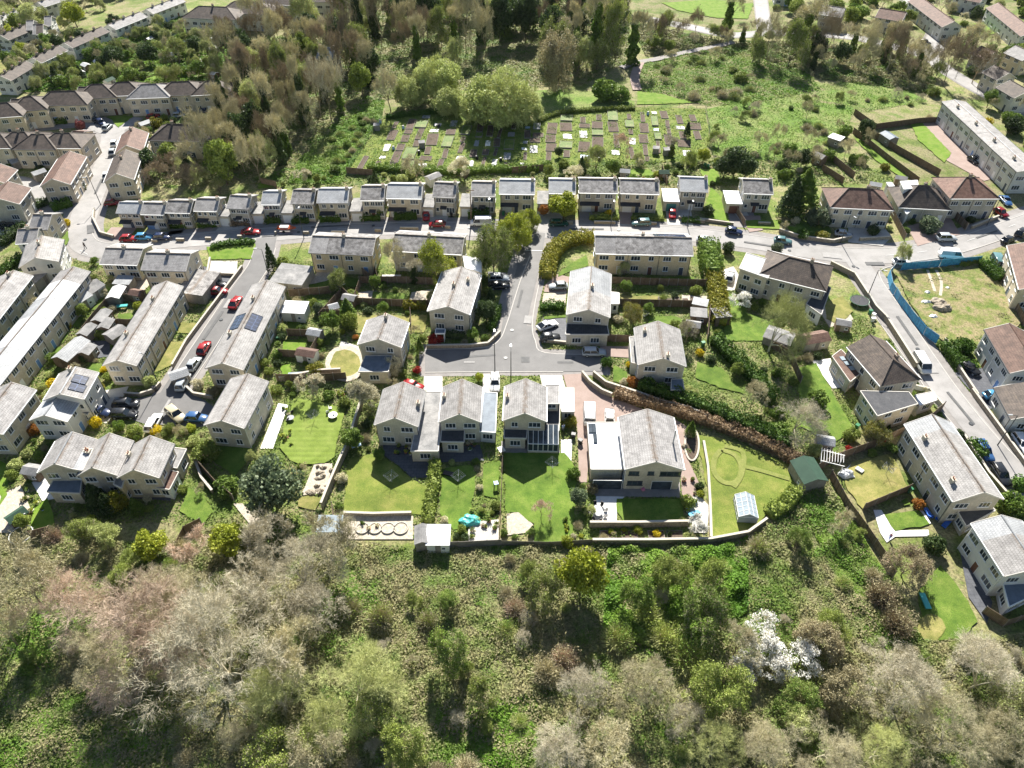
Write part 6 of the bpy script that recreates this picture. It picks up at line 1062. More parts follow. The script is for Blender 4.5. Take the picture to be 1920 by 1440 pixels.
ground_cover('long_grass',[(1325,205),(1420,180),(1600,150),(1740,190),(1600,215),(1590,240),(1500,300),(1400,300),(1335,290)],15000,.11,'s_green',.3,7,'long rough grass on the right meadow')
ground_cover('woodland_floor',[(250,350),(400,130),(600,30),(720,-20),(1180,-10),(1180,110),(1100,160),(860,170),(700,190),(560,300),(540,345)],130000,.16,'s_low',1.0,8,'ivy and leaf litter under the upper wood')
ground_cover('weeds',[(1678,512),(1838,494),(1880,540),(1918,602),(1872,642),(1790,655),(1745,624),(1705,570)],16000,.10,'s_low',.35,9,'weeds growing over the empty building plot',avoid=('house',))
ground_cover('garden_plants',[(0,480),(200,480),(960,500),(1360,500),(1640,600),(1640,760),(1560,880),(1300,800),(1330,1010),(600,1010),(300,980),(0,990)],90000,.09,'s_grass',.5,10,'low mixed border planting between the garden lawns',avoid=AV); ground_cover('hillside_plants',[(0,110),(140,75),(330,25),(430,65),(480,120),(420,150),(40,175)],60000,.15,'s_green',1.2,11,'mixed planting across the far hillside gardens',avoid=AV)
ground_cover('garden_weeds',[(480,330),(1560,290),(1700,340),(1500,350),(480,352)],14000,.14,'s_grass',.6,12,'plants in the gardens behind the north row',avoid=AV)
ground_cover('bank_plants',[(1180,40),(1370,80),(1480,78),(1600,90),(1740,120),(1760,180),(1640,160),(1540,150),(1400,100),(1210,105)],50000,.15,'s_low',1.3,13,'ivy and scrub on the bank beside the top track')
ground_cover('allotment_plants',ALLOT,26000,.10,'s_grass',.35,14,'vegetables and weeds in the allotment plots',avoid=('house',)); ground_cover('edge_plants',[(1640,640),(1930,590),(1930,1000),(1860,950),(1750,760)],9000,.1,'s_grass',.4,15,'border plants in the gardens beside the right road',avoid=AV)
# ---------------- small things
def place_e(name,px,py,px2=None,py2=None,z=0):
    x,y=G(px,py,z); a=0
    if px2 is not None: x2,y2=G(px2,py2,z); a=math.atan2(y2-y,x2-x)
    return empty(name,x,y,a),x,y
SN=[0]
def shed(px,py,px2,py2,L,W,h=2.0,wall='wood',roof='felt',label=None,pitch=.5,mono=False,look=None):
    rt,x,y=place_e('shed',px,py,px2,py2,h); m=MB(); m.box(-L/2,L/2,-W/2,W/2,0,h)
    if not mono: m.add([(-L/2,-W/2,h),(-L/2,W/2,h),(-L/2,0,h+pitch-.04),(L/2,-W/2,h),(L/2,W/2,h),(L/2,0,h+pitch-.04)],[(0,2,1),(3,4,5)])
    m.obj('wall',wall,rt); m=MB(); e=.15
    if mono: m.add([(-L/2-e,-W/2-e,h),(L/2+e,-W/2-e,h),(L/2+e,W/2+e,h+.25),(-L/2-e,W/2+e,h+.25),(-L/2-e,-W/2-e,h+.08),(L/2+e,-W/2-e,h+.08),(L/2+e,W/2+e,h+.33),(-L/2-e,W/2+e,h+.33)],[(0,3,2,1),(4,5,6,7),(0,1,5,4),(1,2,6,5),(2,3,7,6),(3,0,4,7)])
    else:
        for s in (-1,1):
            q=[(-L/2-e,s*(W/2+e),h-.06),(L/2+e,s*(W/2+e),h-.06),(L/2+e,0,h+pitch),(-L/2-e,0,h+pitch)]; lo=[(p[0],p[1],p[2]-.06) for p in q]; f=[(0,1,2,3),(7,6,5,4),(0,4,5,1),(1,5,6,2),(0,3,7,4)]
            m.add(q+lo,[k[::-1] for k in f] if s==1 else f)
    m.obj('roof',roof,rt); d=MB(); d.box(-.4,.4,-W/2-.05,-W/2-.002,.05,h-.15); d.obj('door','greywood',rt)
    put_win(rt,L/4,-W/2,0,.9,.6,.6)
    if label: tag(rt,label,'shed')
    else: auto(rt,look or 'small garden shed','shed',x,y)
    block([G(px-W*4,py-6),G(px+W*4,py-6),G(px+W*4,py+6),G(px-W*4,py+6)],'house'); return rt
M['l_green_felt']=pmat('green_felt',[(.025,.06,.04),(.04,.085,.055)],1,.8)
shed(792,1002,792,1020,3.0,2.1,2.1,'greywood','felt','dark grey felt roofed shed at the bottom of the narrow lawn'); shed(822,1004,840,1004,3.2,3.2,2.1,'trim','whitefelt','white roofed summerhouse beside the dark grey shed',mono=True)
shed(1517,882,1528,900,4.6,3.8,2.3,'greywood','l_green_felt','green roofed hut at the end of the brown beech hedge',pitch=.8); shed(1527,632,1550,628,5.2,3.0,2.2,'beige','brown','small tiled outbuilding right of the large olive tree',pitch=.7); shed(1462,628,1480,634,5,4,1.9,'greywood','felt','low grey shed beside the large olive tree')
shed(1352,590-3,1340,588,3.0,3.2,2.0,'wood','felt','grey roofed shed by the yellow hedge',mono=True); shed(1310,587,1330,589,3.0,2.4,2,'wood','felt','timber shed at the end of the fenced garden',mono=True); shed(1313,567,1328,570,2.8,2.0,2,'greywood','slate','small pale shed beside the raised timber beds',mono=True)
shed(575,660,600,664,3.6,2.2,1.9,'trim','brown','white summerhouse with brown striped roof'); shed(625,574,640,570,1.8,1.8,1.8,'trim','slate','tiny pale roofed shed beside the round shrubs'); shed(553,577,575,578,4.6,3.4,2.4,'render','whitefelt','white roofed garden room beside the solar terrace',mono=True)
shed(133,655,150,640,6.0,3.4,2.2,'wood','slate','large grey roofed garage between the left terraces',pitch=.8); shed(163,655,175,642,2.6,2.2,2,'wood','felt','dark shed beside the large grey garage'); shed(162,618,175,605,3.2,2.2,2,'brick','felt','brick shed with pale roof between the left terraces'); shed(190,592,205,575,3.6,2.4,2.1,'wood','felt','brown shed above the brick shed'); shed(198,607,210,590,2.8,2.2,2,'wood','felt','small brown shed right of the brick shed'); shed(216,622,235,610,3.4,3.0,2,'greywood','felt','pale roofed shed by the black fenced yard')
shed(167,541,180,532,4.6,3.6,2.3,'render','felt','pale gabled garden building near the longest terrace',pitch=.9); shed(147,558,160,550,3.8,3.4,2.4,'trim','slate','white conservatory beside the longest terrace',pitch=.6); shed(217,548,225,535,4,2.6,2,'greywood','white','long pale roofed shed behind the semi detached pair'); shed(232,526,250,527,3.4,2.6,2.1,'greywood','slate','grey roofed shed below the small bend house',mono=True)
shed(372,530,392,505,8.2,5.6,2.4,'greywood','mottled','large weathered double garage beside the red cars',mono=True); shed(547,515,565,517,7,6.4,2.3,'beige','felt','wide flat roofed garage beside the cypress',mono=True); shed(68,515,80,505,5.5,3.6,2.5,'beige','felt','grey roofed garage below the white gabled house',mono=True); shed(38,540,50,530,4,3,2.2,'beige','felt','small grey garage at the top of the longest terrace',mono=True)
shed(1245,322,1256,322,2.4,2,2,'wood','l_green_felt','small green roofed shed behind the row'); shed(1172,320,1185,321,2.4,2,2,'greywood','slate','small grey shed behind the row near the round tree'); shed(812,330,822,326,3.6,2.4,2.2,'render','felt','grey garage behind the middle of the row'); shed(1538,292,1555,300,3,2.4,2.2,'wood','felt','dark brown shed in the long gardens',pitch=.7); shed(1568,258,1580,262,3.4,2.6,2.2,'greywood','whitefelt','white roofed shed beside the meadow',mono=True); shed(1668,254,1680,262,4.2,3,2.2,'greywood','bluefelt','blue grey roofed shed beside the bare strip garden')
shed(618,983,636,983,3.4,2.6,1.9,'trim','paleglass','pale glazed shed left of the circular terraces',mono=True); shed(30,965,45,955,2.6,1.8,1.4,'wood','l_green_felt','small green roofed hutch in the untidy left garden')
for px,py in ((85,290),(72,322),(335,700),(65,275),(30,300),(350,285),(270,230),(290,195)): shed(px,py,px+12,py-4,3,2.4,2,'greywood','slate')
rp=random.Random(31)
for i in range(34):
    t=rp.random(); px=rp.uniform(30,420); py=rp.uniform(50,150)
    if py< 112-px*.22 or py>165-px*.05 : continue
    x,y=G(px,py)
    if blocked(x,y,1,AV): continue
    shed(px,py,px+10,py+rp.uniform(-6,6),3,2.2,2,rp.choice(['trim','wood']),rp.choice(['white','l_green_felt','slate','white']),look='little pale hut')
# greenhouse
rt,x,y=place_e('greenhouse',1400,948,1407,985,1.6); tag(rt,'white framed greenhouse standing on the big curved lawn','greenhouse')
f=MB(); gl=MB(); Lg,Wg=4.2,2.9
for xx in np.linspace(-Lg/2,Lg/2,6):
    for s in (-1,1): f.bar((xx,s*Wg/2,0),(xx,s*Wg/2,1.5),.045); f.bar((xx,s*Wg/2,1.5),(xx,0,2.3),.045)
for s in (-1,1):
    for z in (.05,.75,1.5): f.bar((-Lg/2,s*Wg/2,z),(Lg/2,s*Wg/2,z),.045)
    f.bar((-Lg/2,s*Wg/4,1.9),(Lg/2,s*Wg/4,1.9),.04); gl.add([(-Lg/2,s*Wg/2,.05),(Lg/2,s*Wg/2,.05),(Lg/2,s*Wg/2,1.5),(-Lg/2,s*Wg/2,1.5),(Lg/2,0,2.3),(-Lg/2,0,2.3)],[(0,1,2,3),(3,2,4,5)])
    f.bar((s*Lg/2,-Wg/2,.05),(s*Lg/2,Wg/2,.05),.045); f.bar((s*Lg/2,-Wg/2,1.5),(s*Lg/2,Wg/2,1.5),.045); gl.add([(s*Lg/2,-Wg/2,.05),(s*Lg/2,Wg/2,.05),(s*Lg/2,Wg/2,1.5),(s*Lg/2,0,2.3),(s*Lg/2,-Wg/2,1.5)],[(0,1,2,3,4)])
f.bar((-Lg/2,0,2.3),(Lg/2,0,2.3),.06)
f.obj('frame','trim',rt); gl.obj('glazing','paleglass',rt)
# conservatory on m3
def conserv(h,px0,py0,px1,py1,d,zt=2.5):
    a=to_local(h,G(px0,py0,zt)); b=to_local(h,G(px1,py1,zt)); x0,x1=sorted((a[0],b[0])); y0,y1=sorted((a[1],b[1])); return x0,x1,y0,y1
h=H['m3']; x0,x1,y0,y1=conserv(h,991,798,1047,832,0)
o=MB().box(x0,x1,y0,y1,0,.6).obj('conservatory','stone',h); g_=MB().box(x0+.05,x1-.05,y0+.05,y1-.05,.602,2.3).obj('glazing','glass',o); m=MB()
n=6
for i in range(n+1):
    yy=y0+(y1-y0)*i/n
    for xx in (x0,x1): m.bar((xx,yy,.6),(xx,yy,2.3),.06,4)
    m.bar((x0,yy,2.9),(x1,yy,2.36),.05,4)
for i in range(4):
    xx=x0+(x1-x0)*i/3
    for yy in (y0,y1): m.bar((xx,yy,.6),(xx,yy,2.3),.06,4)
for z in (.62,2.3):
    m.bar((x0,y0,z),(x1,y0,z),.07,4); m.bar((x0,y1,z),(x1,y1,z),.07,4); m.bar((x1,y0,z),(x1,y1,z),.07,4); m.bar((x0,y0,z),(x0,y1,z),.07,4)
m.obj('frame','trim',o); m=MB(); m.add([(x0,y0,2.85),(x1,y0,2.32),(x1,y1,2.32),(x0,y1,2.85)],[(0,1,2,3)]); m.obj('glass_roof','glass',o)
# glazed lean-tos
for hn,q in (('m2',[(872,808),(926,812),(925,826),(872,824)]),('g10',[(311,880),(335,885),(318,918),(292,914)])):
    pass
# street lamps
def lamp(px,py,h=7,aim=(0,-1),label=None):
    x,y=G(px,py); rt=empty('street_lamp',x,y,math.atan2(aim[1],aim[0])); MB().cyl(0,0,0,h,.10,.06,8).obj('column','metal',rt); m=MB(); m.bar((0,0,h),(1.0,0,h+.25),.04); m.obj('arm','metal',rt); m=MB(); m.box(.9,1.6,-.13,.13,h+.2,h+.33); o=m.obj('lantern','steel',rt); MB().box(.95,1.5,-.1,.1,h+.15,h+.198).obj('lens','lamp',o)
    if label: tag(rt,label,'street lamp','street lamps')
    else: auto(rt,'grey street lamp','street lamp',x,y,'street lamps')
for px,py,h,a in ((928,693,8,(0,1)),(1576,455,7,(.5,-1)),(1850,423,7,(.4,-1)),(189,384,7,(-1,0)),(1625,560,7,(1,-.4)),(298,722,7,(-1,.5)),(1288,424,7,(0,-1)),(919,420,7,(0,-1)),(505,520,7,(-1,0)),(958,705,6,(0,1)),(1870,835,7,(-1,0)),(570,447,7,(0,1)),(1145,424,7,(0,-1))): lamp(px,py,h,a)
# telegraph pole
for px,py in ((884,418),):
    x,y=G(px,py); rt=empty('telegraph_pole',x,y); MB().cyl(0,0,0,9,.14,.10).obj('pole','wood',rt); MB().box(-.9,.9,-.06,.06,8.4,8.55).obj('crossarm','wood',rt); tag(rt,'tall wooden telegraph pole beside the white van','pole')
# allotment beds
rb=random.Random(9); ang=R(-4); NB=0
def bed(x,y,w_,l,mt,name,look,h=.26,a=None):
    a=ang+rb.uniform(-.05,.05) if a is None else a
    rt=empty(name,x,y,a); m=MB(); t=.07
    if name=='raised_bed':
        m.box(-w_/2,w_/2,-l/2,-l/2+t,0,h); m.box(-w_/2,w_/2,l/2-t,l/2,0,h); m.box(-w_/2,-w_/2+t,-l/2+t,l/2-t,0,h); m.box(w_/2-t,w_/2,-l/2+t,l/2-t,0,h); m.obj('edging','greywood',rt); MB().box(-w_/2+t,w_/2-t,-l/2+t,l/2-t,0,h-.05).obj('soil',mt,rt)
    else:
        vv=[];k=6
        for i in range(k+1):
            for j in range(k+1): vv.append((-w_/2+w_*i/k+rb.uniform(-.1,.1),-l/2+l*j/k+rb.uniform(-.1,.1),.1+rb.uniform(0,.1)))
        ff=[(i*(k+1)+j,(i+1)*(k+1)+j,(i+1)*(k+1)+j+1,i*(k+1)+j+1) for i in range(k) for j in range(k)]; link('sheet',mesh('sheet',vv,ff,mt),rt)
    auto(rt,look,'raised bed' if name=='raised_bed' else 'ground sheet',x,y,'beds and sheets on the allotments'); block([(x-w_/2,y-l/2),(x+w_/2,y-l/2),(x+w_/2,y+l/2),(x-w_/2,y+l/2)],'bed')
ap=[G(*q) for q in ALLOT]; ux,uy=math.cos(ang),math.sin(ang); xs=[p[0] for p in ap]; ys=[p[1] for p in ap]
xx=min(xs)-8; print('allot',min(xs),max(xs),min(ys),max(ys))
while xx<max(xs)+8:
    yy=min(ys)+1.5; wd=rb.uniform(1.4,3.6)
    while yy<max(ys)-1:
        l=rb.uniform(2.5,7.5); cx=xx+(yy-min(ys))*math.tan(-ang)+rb.uniform(-.4,.4); cy=yy+l/2
        if all(inpoly(cx+dx,cy+dy,ap) for dx in (-wd/2-.4,wd/2+.4) for dy in (-l/2-.3,l/2+.3)):
            t=rb.random()
            if t<.36: bed(cx,cy,wd,l,'soil','raised_bed','long brown soil bed' if l>3.5 else 'short brown soil bed')
            elif t<.43: bed(cx,cy,wd*.8,l*.55,rb.choice(['c_white','c_white','whitefelt','c_lblue']),'ground_sheet','white plastic ground sheet')
            elif t<.74: bed(cx,cy,wd*.5,l,'soil','raised_bed','narrow brown soil bed')
            elif t>=.88 or t<.0: bed(cx,cy,wd,l,'s_grass','raised_bed','green planted bed',.4)
            elif t<.88: bed(cx,cy,wd*.7,l*.6,'c_grey','ground_sheet','grey plastic ground sheet')
        yy+=l+rb.uniform(.5,1.3)
    xx+=wd+rb.uniform(.9,1.9)
for i in range(5): x,y=G(1183+i*0+ (1180-1180)+i*17,567 if i%2 else 566); bed(G(1240+i*15,566)[0],G(1240,566+(i%2)*3)[1],1.1,2.4,'soil','raised_bed','timber raised bed',.45,0)
for a,b,w_,l in ((1270,1000,0,0),):
    for px in (1140,1180,1230,1265): x,y=G(px,1003); bed(x,y,2.4,1.3,'soil','raised_bed','dark soil bed',.25,0)
# dining table with chairs on the white terrace
tx,ty=G(1121,957,.7); rt=empty('garden_table',tx,ty); m=MB(); m.cyl(0,0,.70,.74,1,n=20); m.v=[(v[0]*.75,v[1]*1.05,v[2]) for v in m.v]; m.obj('table_top','c_grey',rt)
for sx in (-1,1):
    for sy in (-1,1): MB().cyl(sx*.4,sy*.6,0,.698,.03,n=6).obj('leg','metal',rt)
tag(rt,'oval grey dining table on the white terrace','table')
def chair(x,y,a,label_look,seat='c_black'):
    r=empty('garden_chair',x,y,a); m=MB(); m.box(-.25,.25,-.25,.25,.42,.47); m.obj('seat',seat,r); m=MB(); m.box(-.25,.25,.21,.25,.47,.95); m.obj('backrest',seat,r)
    for sx in (-1,1):
        for sy in (-1,1): MB().cyl(sx*.21,sy*.2,0,.42,.025,n=5).obj('leg','metal',r)
    auto(r,label_look,'chair',x,y,'garden chairs')
for k in range(8): a=k*math.pi/4+.2; chair(tx+1.25*math.cos(a),ty+1.5*math.sin(a),a-math.pi/2,'black garden chair round the oval table')
for px,py in ((615,775),(625,785),(620,768)): x,y=G(px,py); chair(x,y,rb.random()*6,'white garden chair','c_white')
for px,py in ((548,775),(540,790)): x,y=G(px,py); chair(x,y,rb.random()*6,'dark patio chair')
def simple_table(px,py,label,mt='c_white',r=.6):
    x,y=G(px,py,.7); q=empty('garden_table',x,y); MB().cyl(0,0,.7,.74,r,n=14).obj('table_top',mt,q); MB().cyl(0,0,0,.698,.05,.04).obj('leg','metal',q); tag(q,label,'table')
simple_table(624,778,'white table on the striped lawn',r=.8); simple_table(545,783,'small dark table on the white side patio','c_grey')
# loungers, bins, pots, toys: each its own object
def binn(px,py,mt,col,h=1.05):
    x,y=G(px,py,.5); r=empty('wheelie_bin',x,y,rb.random()*6); m=MB(); m.add([(-.22,-.25,0),(.22,-.25,0),(.22,.25,0),(-.22,.25,0),(-.29,-.33,h-.1),(.29,-.33,h-.1),(.29,.35,h-.1),(-.29,.35,h-.1)],[(0,3,2,1),(4,5,6,7),(0,1,5,4),(1,2,6,5),(2,3,7,6),(3,0,4,7)]); m.obj('body',mt,r); m=MB(); m.box(-.31,.31,-.35,.37,h-.098,h); m.obj('lid',mt,r)
    for s in (-1,1): w_=MB(); w_.bar((s*.24-.03,.28,.1),(s*.24+.03,.28,.1),.1,8); w_.obj('wheel','tyre',r)
    auto(r,col+' wheelie bin','bin',x,y,'bins')
for px,py,mt,col in ((1632,585,'c_green','dark green'),(1638,592,'c_white','pale'),(1636,600,'c_white','pale'),(1318,645,'c_green','dark green'),(1706,919,'c_green','green'),(840,400,'c_black','black'),(846,403,'c_black','black'),(944,400,'c_green','green'),(1075,817,'c_black','black'),(1088,828,'c_black','black'),(1607,800,'c_green','green'),(290,735-6,'c_black','black'),(905,415,'c_black','black'),(1322,310,'c_green','dark green'),(1328,312,'c_green','dark green'),(1855,1010,'c_blue','blue')): binn(px,py,mt,col)
def pot(px,py,r=.25,h=.4,mt='pot',leaf='l_green',look='plant pot'):
    x,y=G(px,py,.3); q=empty('plant_pot',x,y); MB().cyl(0,0,0,h,r*.75,r,10).obj('pot',mt,q); g=np.random.default_rng(int(px*3+py)); P=g.normal(size=(70,3))*r*.5; P[:,2]=abs(P[:,2])+h; v,f=leafquads(P,.07,g); link('plant',mesh('plant',v,f,leaf),q); auto(q,look,'plant pot',x,y,'plant pots')
for i in range(90):
    px,py,sx,sy=rb.choice([(905,985,28,30),(640,785-50,25,10),(760,848,30,12),(1060,1000-15,6,12),(1010,835,35,6),(1292,925,12,40),(700,990,50,12),(540,800,10,35),(890,835,18,10),(255,640,20,10),(70,940,30,30),(1185,330,30,6),(1590,735-20,15,18)])
    pot(px+rb.uniform(-sx,sx),py+rb.uniform(-sy,sy),rb.uniform(.2,.4),rb.uniform(.3,.5),rb.choice(['pot','c_white','c_black','pot','c_lblue']),rb.choice(['l_green','l_bright','l_olive','l_cream']),'potted plant')
def blob(name,px,py,rx,ry,rz,mt,label,cat,n=260,jit=.12,z=0,look=None):
    x,y=G(px,py,rz*.5); import bmesh; bm=bmesh.new(); bmesh.ops.create_icosphere(bm,subdivisions=3,radius=1); rg=random.Random(int(px))
    for v in bm.verts:
        k=1+rg.uniform(-jit,jit)+.12*math.sin(v.co.x*5+rg.random()*.2)*math.cos(v.co.y*4); v.co=Vector((v.co.x*rx*k,v.co.y*ry*k,max(0,v.co.z+.15)*rz*k))
    me=bpy.data.meshes.new(name); bm.to_mesh(me); bm.free(); me.materials.append(M[mt]); o=link(name,me,None,(x,y,z)); 
    if label: tag(o,label,cat)
    else: auto(o,look,cat,x,y)
    return o
blob('rubble_heap',1760,565,1.7,1.3,.8,'rubble','grey rubble heap in the middle of the empty plot','rubble'); blob('rubble_heap',1768,576,2.0,1.3,1.0,'rubble','larger grey earth heap just below the first on the empty plot','rubble')
blob('builders_bag',1737,566,1.1,.6,.5,'c_white','flat white builders bag on the empty plot','bag'); blob('builders_bag',1739,548,.6,.5,.5,'c_white','small white bag on the empty plot by the track','bag'); blob('builders_bag',1777,540,.5,.4,.4,'c_white','small white bag on the right part of the empty plot','bag')
blob('tarpaulin',882,975,1.6,1.1,.8,'c_teal','turquoise tarpaulin heap beside the narrow lawn','tarpaulin'); blob('covered_furniture',1588,888,1.3,.9,.8,'c_white','white covered garden furniture on the dry lawn corner','furniture'); blob('covered_furniture',1752-2,593,.9,.6,.5,'c_white','white sheet pile at the edge of the empty plot','sheet')
blob('beach_ball',1206,917,.35,.35,.5,'c_pink',None,'ball',jit=.01,look='pink garden ball'); blob('cover',1865,738,.0+.9,.7,1.0,'c_blue','blue tarpaulin cover beside the light blue car','cover')
# paddling pools, loungers, boards (flat-ish items)
def slabitem(name,px,py,px2,py2,L,W,h,mt,label,cat,legs=False):
    x,y=G(px,py,h); x2,y2=G(px2,py2,h); q=empty(name,x,y,math.atan2(y2-y,x2-x)); m=MB(); m.box(-L/2,L/2,-W/2,W/2,h-.12,h); m.obj('top',mt,q)
    m=MB(); m.add([(L/2-.5,-W/2,h+.01),(L/2,-W/2,h+.35),(L/2,W/2,h+.35),(L/2-.5,W/2,h+.01)],[(0,1,2,3)]) if 'lounger' in name else m.box(-L/2,L/2,-W/2,-W/2+.05,h,h+.1)
    m.obj('headrest' if 'lounger' in name else 'rim',mt,q)
    for sx in (-1,1):
        for sy in (-1,1): MB().box(sx*L*.42-.04,sx*L*.42+.04,sy*W*.4-.04,sy*W*.4+.04,0,h-.12).obj('leg','metal',q)
    tag(q,label,cat)
slabitem('sun_lounger',1741,961,1750,975,1.9,.7,.4,'c_blue','blue sun lounger beside the white paved garden','lounger'); slabitem('sun_lounger',1762,967,1755,980,1.9,.7,.4,'c_blue','blue sun lounger against the pale terrace wall','lounger'); slabitem('sun_lounger',1775,981,1765,992,1.9,.7,.4,'c_blue','lower blue sun lounger against the pale terrace wall','lounger')
slabitem('recliner',1735,1126,1742,1142,2.4,.8,.5,'c_teal','turquoise seat on the bottom right lawn','seat'); slabitem('seesaw',840,887,852,890,1.6,.9,.3,'c_black','small dark oval frame on the narrow lawn','frame'); slabitem('workbench',1302,962,1312,958,1.8,.7,.6,'c_cyan','blue and yellow bench beside the white blossom shrub','bench')
slabitem('garden_bench',525,632,545,632,1.8,.7,.5,'c_green','green slatted bench near the bright lawn','bench'); slabitem('slide',228,573,240,572,2.2,.9,.7,'c_teal','pale turquoise play frame above the sheds','play frame'); slabitem('toy_car',55,577,62,566,2.2,1.0,.7,'c_blue','blue toy beside the roof at the left edge','toy')
slabitem('play_table',1612,880,1620,885,1.2,.8,.4,'c_white','white toy table on the dry square lawn','toy'); slabitem('cold_frame',555,703,570,702,3,1.6,.5,'paleglass','glazed cold frame below the small gardens','cold frame'); slabitem('water_butt',930,905,932,912,.7,.7,1.2,'c_lblue','pale blue water butt beside the narrow fence','water butt'); slabitem('bench',668,835,678,832,1.6,.6,.5,'c_lblue','blue and white bench by the stone wall','bench')
slabitem('heat_pump',940,842,944,848,1.2,1.0,1.0,'c_white','white box unit on the wall right of the middle gabled house','unit')
# boat on a trailer
x,y=G(537,429,.6); q=empty('boat',x,y,0); bt=MB(); pr=[(-2.2,.75,.45),(-1.2,.9,.4),(.6,.85,.4),(1.6,.5,.5),(2.3,.05,.75)]
v=[]; 
for xx_,w_,zb in pr: v+=[(xx_,-w_,1.05),(xx_,0,zb),(xx_,w_,1.05),(xx_,0,.85)]
bt.add(v,[(i*4+j,i*4+(j+1)%4,(i+1)*4+(j+1)%4,(i+1)*4+j) for i in range(4) for j in range(4)]+[(3,2,1,0)]); bt.obj('hull','p_orange',q); MB().box(-1.4,.6,-.5,.5,1.0,1.3).obj('cabin','c_white',q)
fr=MB(); fr.bar((-2,-.5,.4),(2.4,0,.4),.05); fr.bar((-2,.5,.4),(2.4,0,.4),.05); fr.obj('trailer_frame','steel',q)
for s in (-1,1): link('wheel',CM['hatch'][2],q,(-.5,s*.95,.33))
tag(q,'small orange and white boat on a trailer before the row','boat')
# trampoline, white hoop, pergola, steps
def hoop(px,py,r,h,mt,fill,label,name,net=False):
    x,y=G(px,py,h); q=empty(name,x,y); m=MB(); n=20
    for i in range(n): a=2*math.pi*i/n; b=2*math.pi*(i+1)/n; m.bar((r*math.cos(a),r*math.sin(a),h),(r*math.cos(b),r*math.sin(b),h),.07 if not net else .05,5)
    m.obj('rim',mt,q)
    if fill: MB().cyl(0,0,h-.05,h-.03,r*.95,n=20).obj('mat',fill,q)
    for i in range(6): a=2*math.pi*i/6; MB().cyl(r*math.cos(a),r*math.sin(a),0,h+(1.6 if net else 0),.03,n=5).obj('leg','steel',q)
    tag(q,label,'trampoline' if fill else 'hoop')
hoop(1612,563,1.9,.8,'c_green','c_black','round green rimmed trampoline inside the corner wall','trampoline',True); hoop(39,1002,1.6,.4,'c_white',None,'white hoop frame at the left wood edge','hoop_frame')
x,y=G(1562,858,2.3); q=empty('pergola',x,y,R(-20))
for i in range(9): MB().box(-1.8+i*.42,-1.75+i*.42,-1.5+i*.12,1.6-i*.05,2.25,2.4).obj('rafter','trim',q)
for sx in (-1,1):
    for sy in (-1,1): MB().box(sx*1.6-.06,sx*1.6+.06,sy*1.2-.06,sy*1.2+.06,0,2.12).obj('post','trim',q)
for sy in (-1,1): MB().box(-1.8,1.8,sy*1.2-.05,sy*1.2+.05,2.122,2.248).obj('beam','trim',q)
tag(q,'white slatted pergola at the corner of the dry lawn','pergola')
x,y=G(327,518,2.2); q=empty('pergola',x,y)
for i in range(7): MB().box(-2.1+i*.66,-2.02+i*.66,-1.4,1.4,2.25,2.38).obj('rafter','trim',q)
for sx in (-1,1): MB().box(sx*2.0-.06,sx*2.0+.06,-1.35,-1.25,0,2.248).obj('post','trim',q)
tag(q,'white slatted pergola on the back of the semi detached pair','pergola')
for k in range(4):
    px,py=660+k*24+20,992; x,y=G(px,py); q=empty('garden_ring',x,y); m=MB()
    for i in range(20): a=2*math.pi*i/20; b=2*math.pi*(i+1)/20; r=1.05 if k==3 else .95; m.seg((r*math.cos(a),r*math.sin(a)),(r*math.cos(b),r*math.sin(b)),.14,0,.35)
    m.obj('edging','coping',q); MB().cyl(0,0,0,.26,.9,n=18).obj('gravel','gravel',q); auto(q,'circular stone edged terrace','terrace ring',x,y)
# oval planting bed beside the big house
pts=[G(*p) for p in ring(1297,835,13,30,24)]; cx,cy=G(1297,835); q=empty('planting_bed',cx,cy); m=MB()
for i in range(24): a=pts[i]; b=pts[(i+1)%24]; m.seg((a[0]-cx,a[1]-cy),(b[0]-cx,b[1]-cy),.3,0,.3)
m.obj('edging','coping',q); MB().prism([(p[0]-cx,p[1]-cy) for p in pts],.02,.2).obj('soil','soil',q); tag(q,'stone edged oval soil bed right of the large mottled roofed house','flower bed')
x,y=G(1283,835,.4); blob('boulder',1284,836,.5,.5,.6,'rubble','pale boulder at the left end of the oval soil bed','boulder',jit=.06)
# rockery stones
for i in range(22):
    px,py=rb.uniform(578,625),rb.uniform(872,930); 
    if abs(px-(622-(py-870)*.3))>30: continue
    blob('rock',px,py,rb.uniform(.3,.8),rb.uniform(.25,.5),rb.uniform(.25,.5),'rubble',None,'rock',look='pale rockery stone')
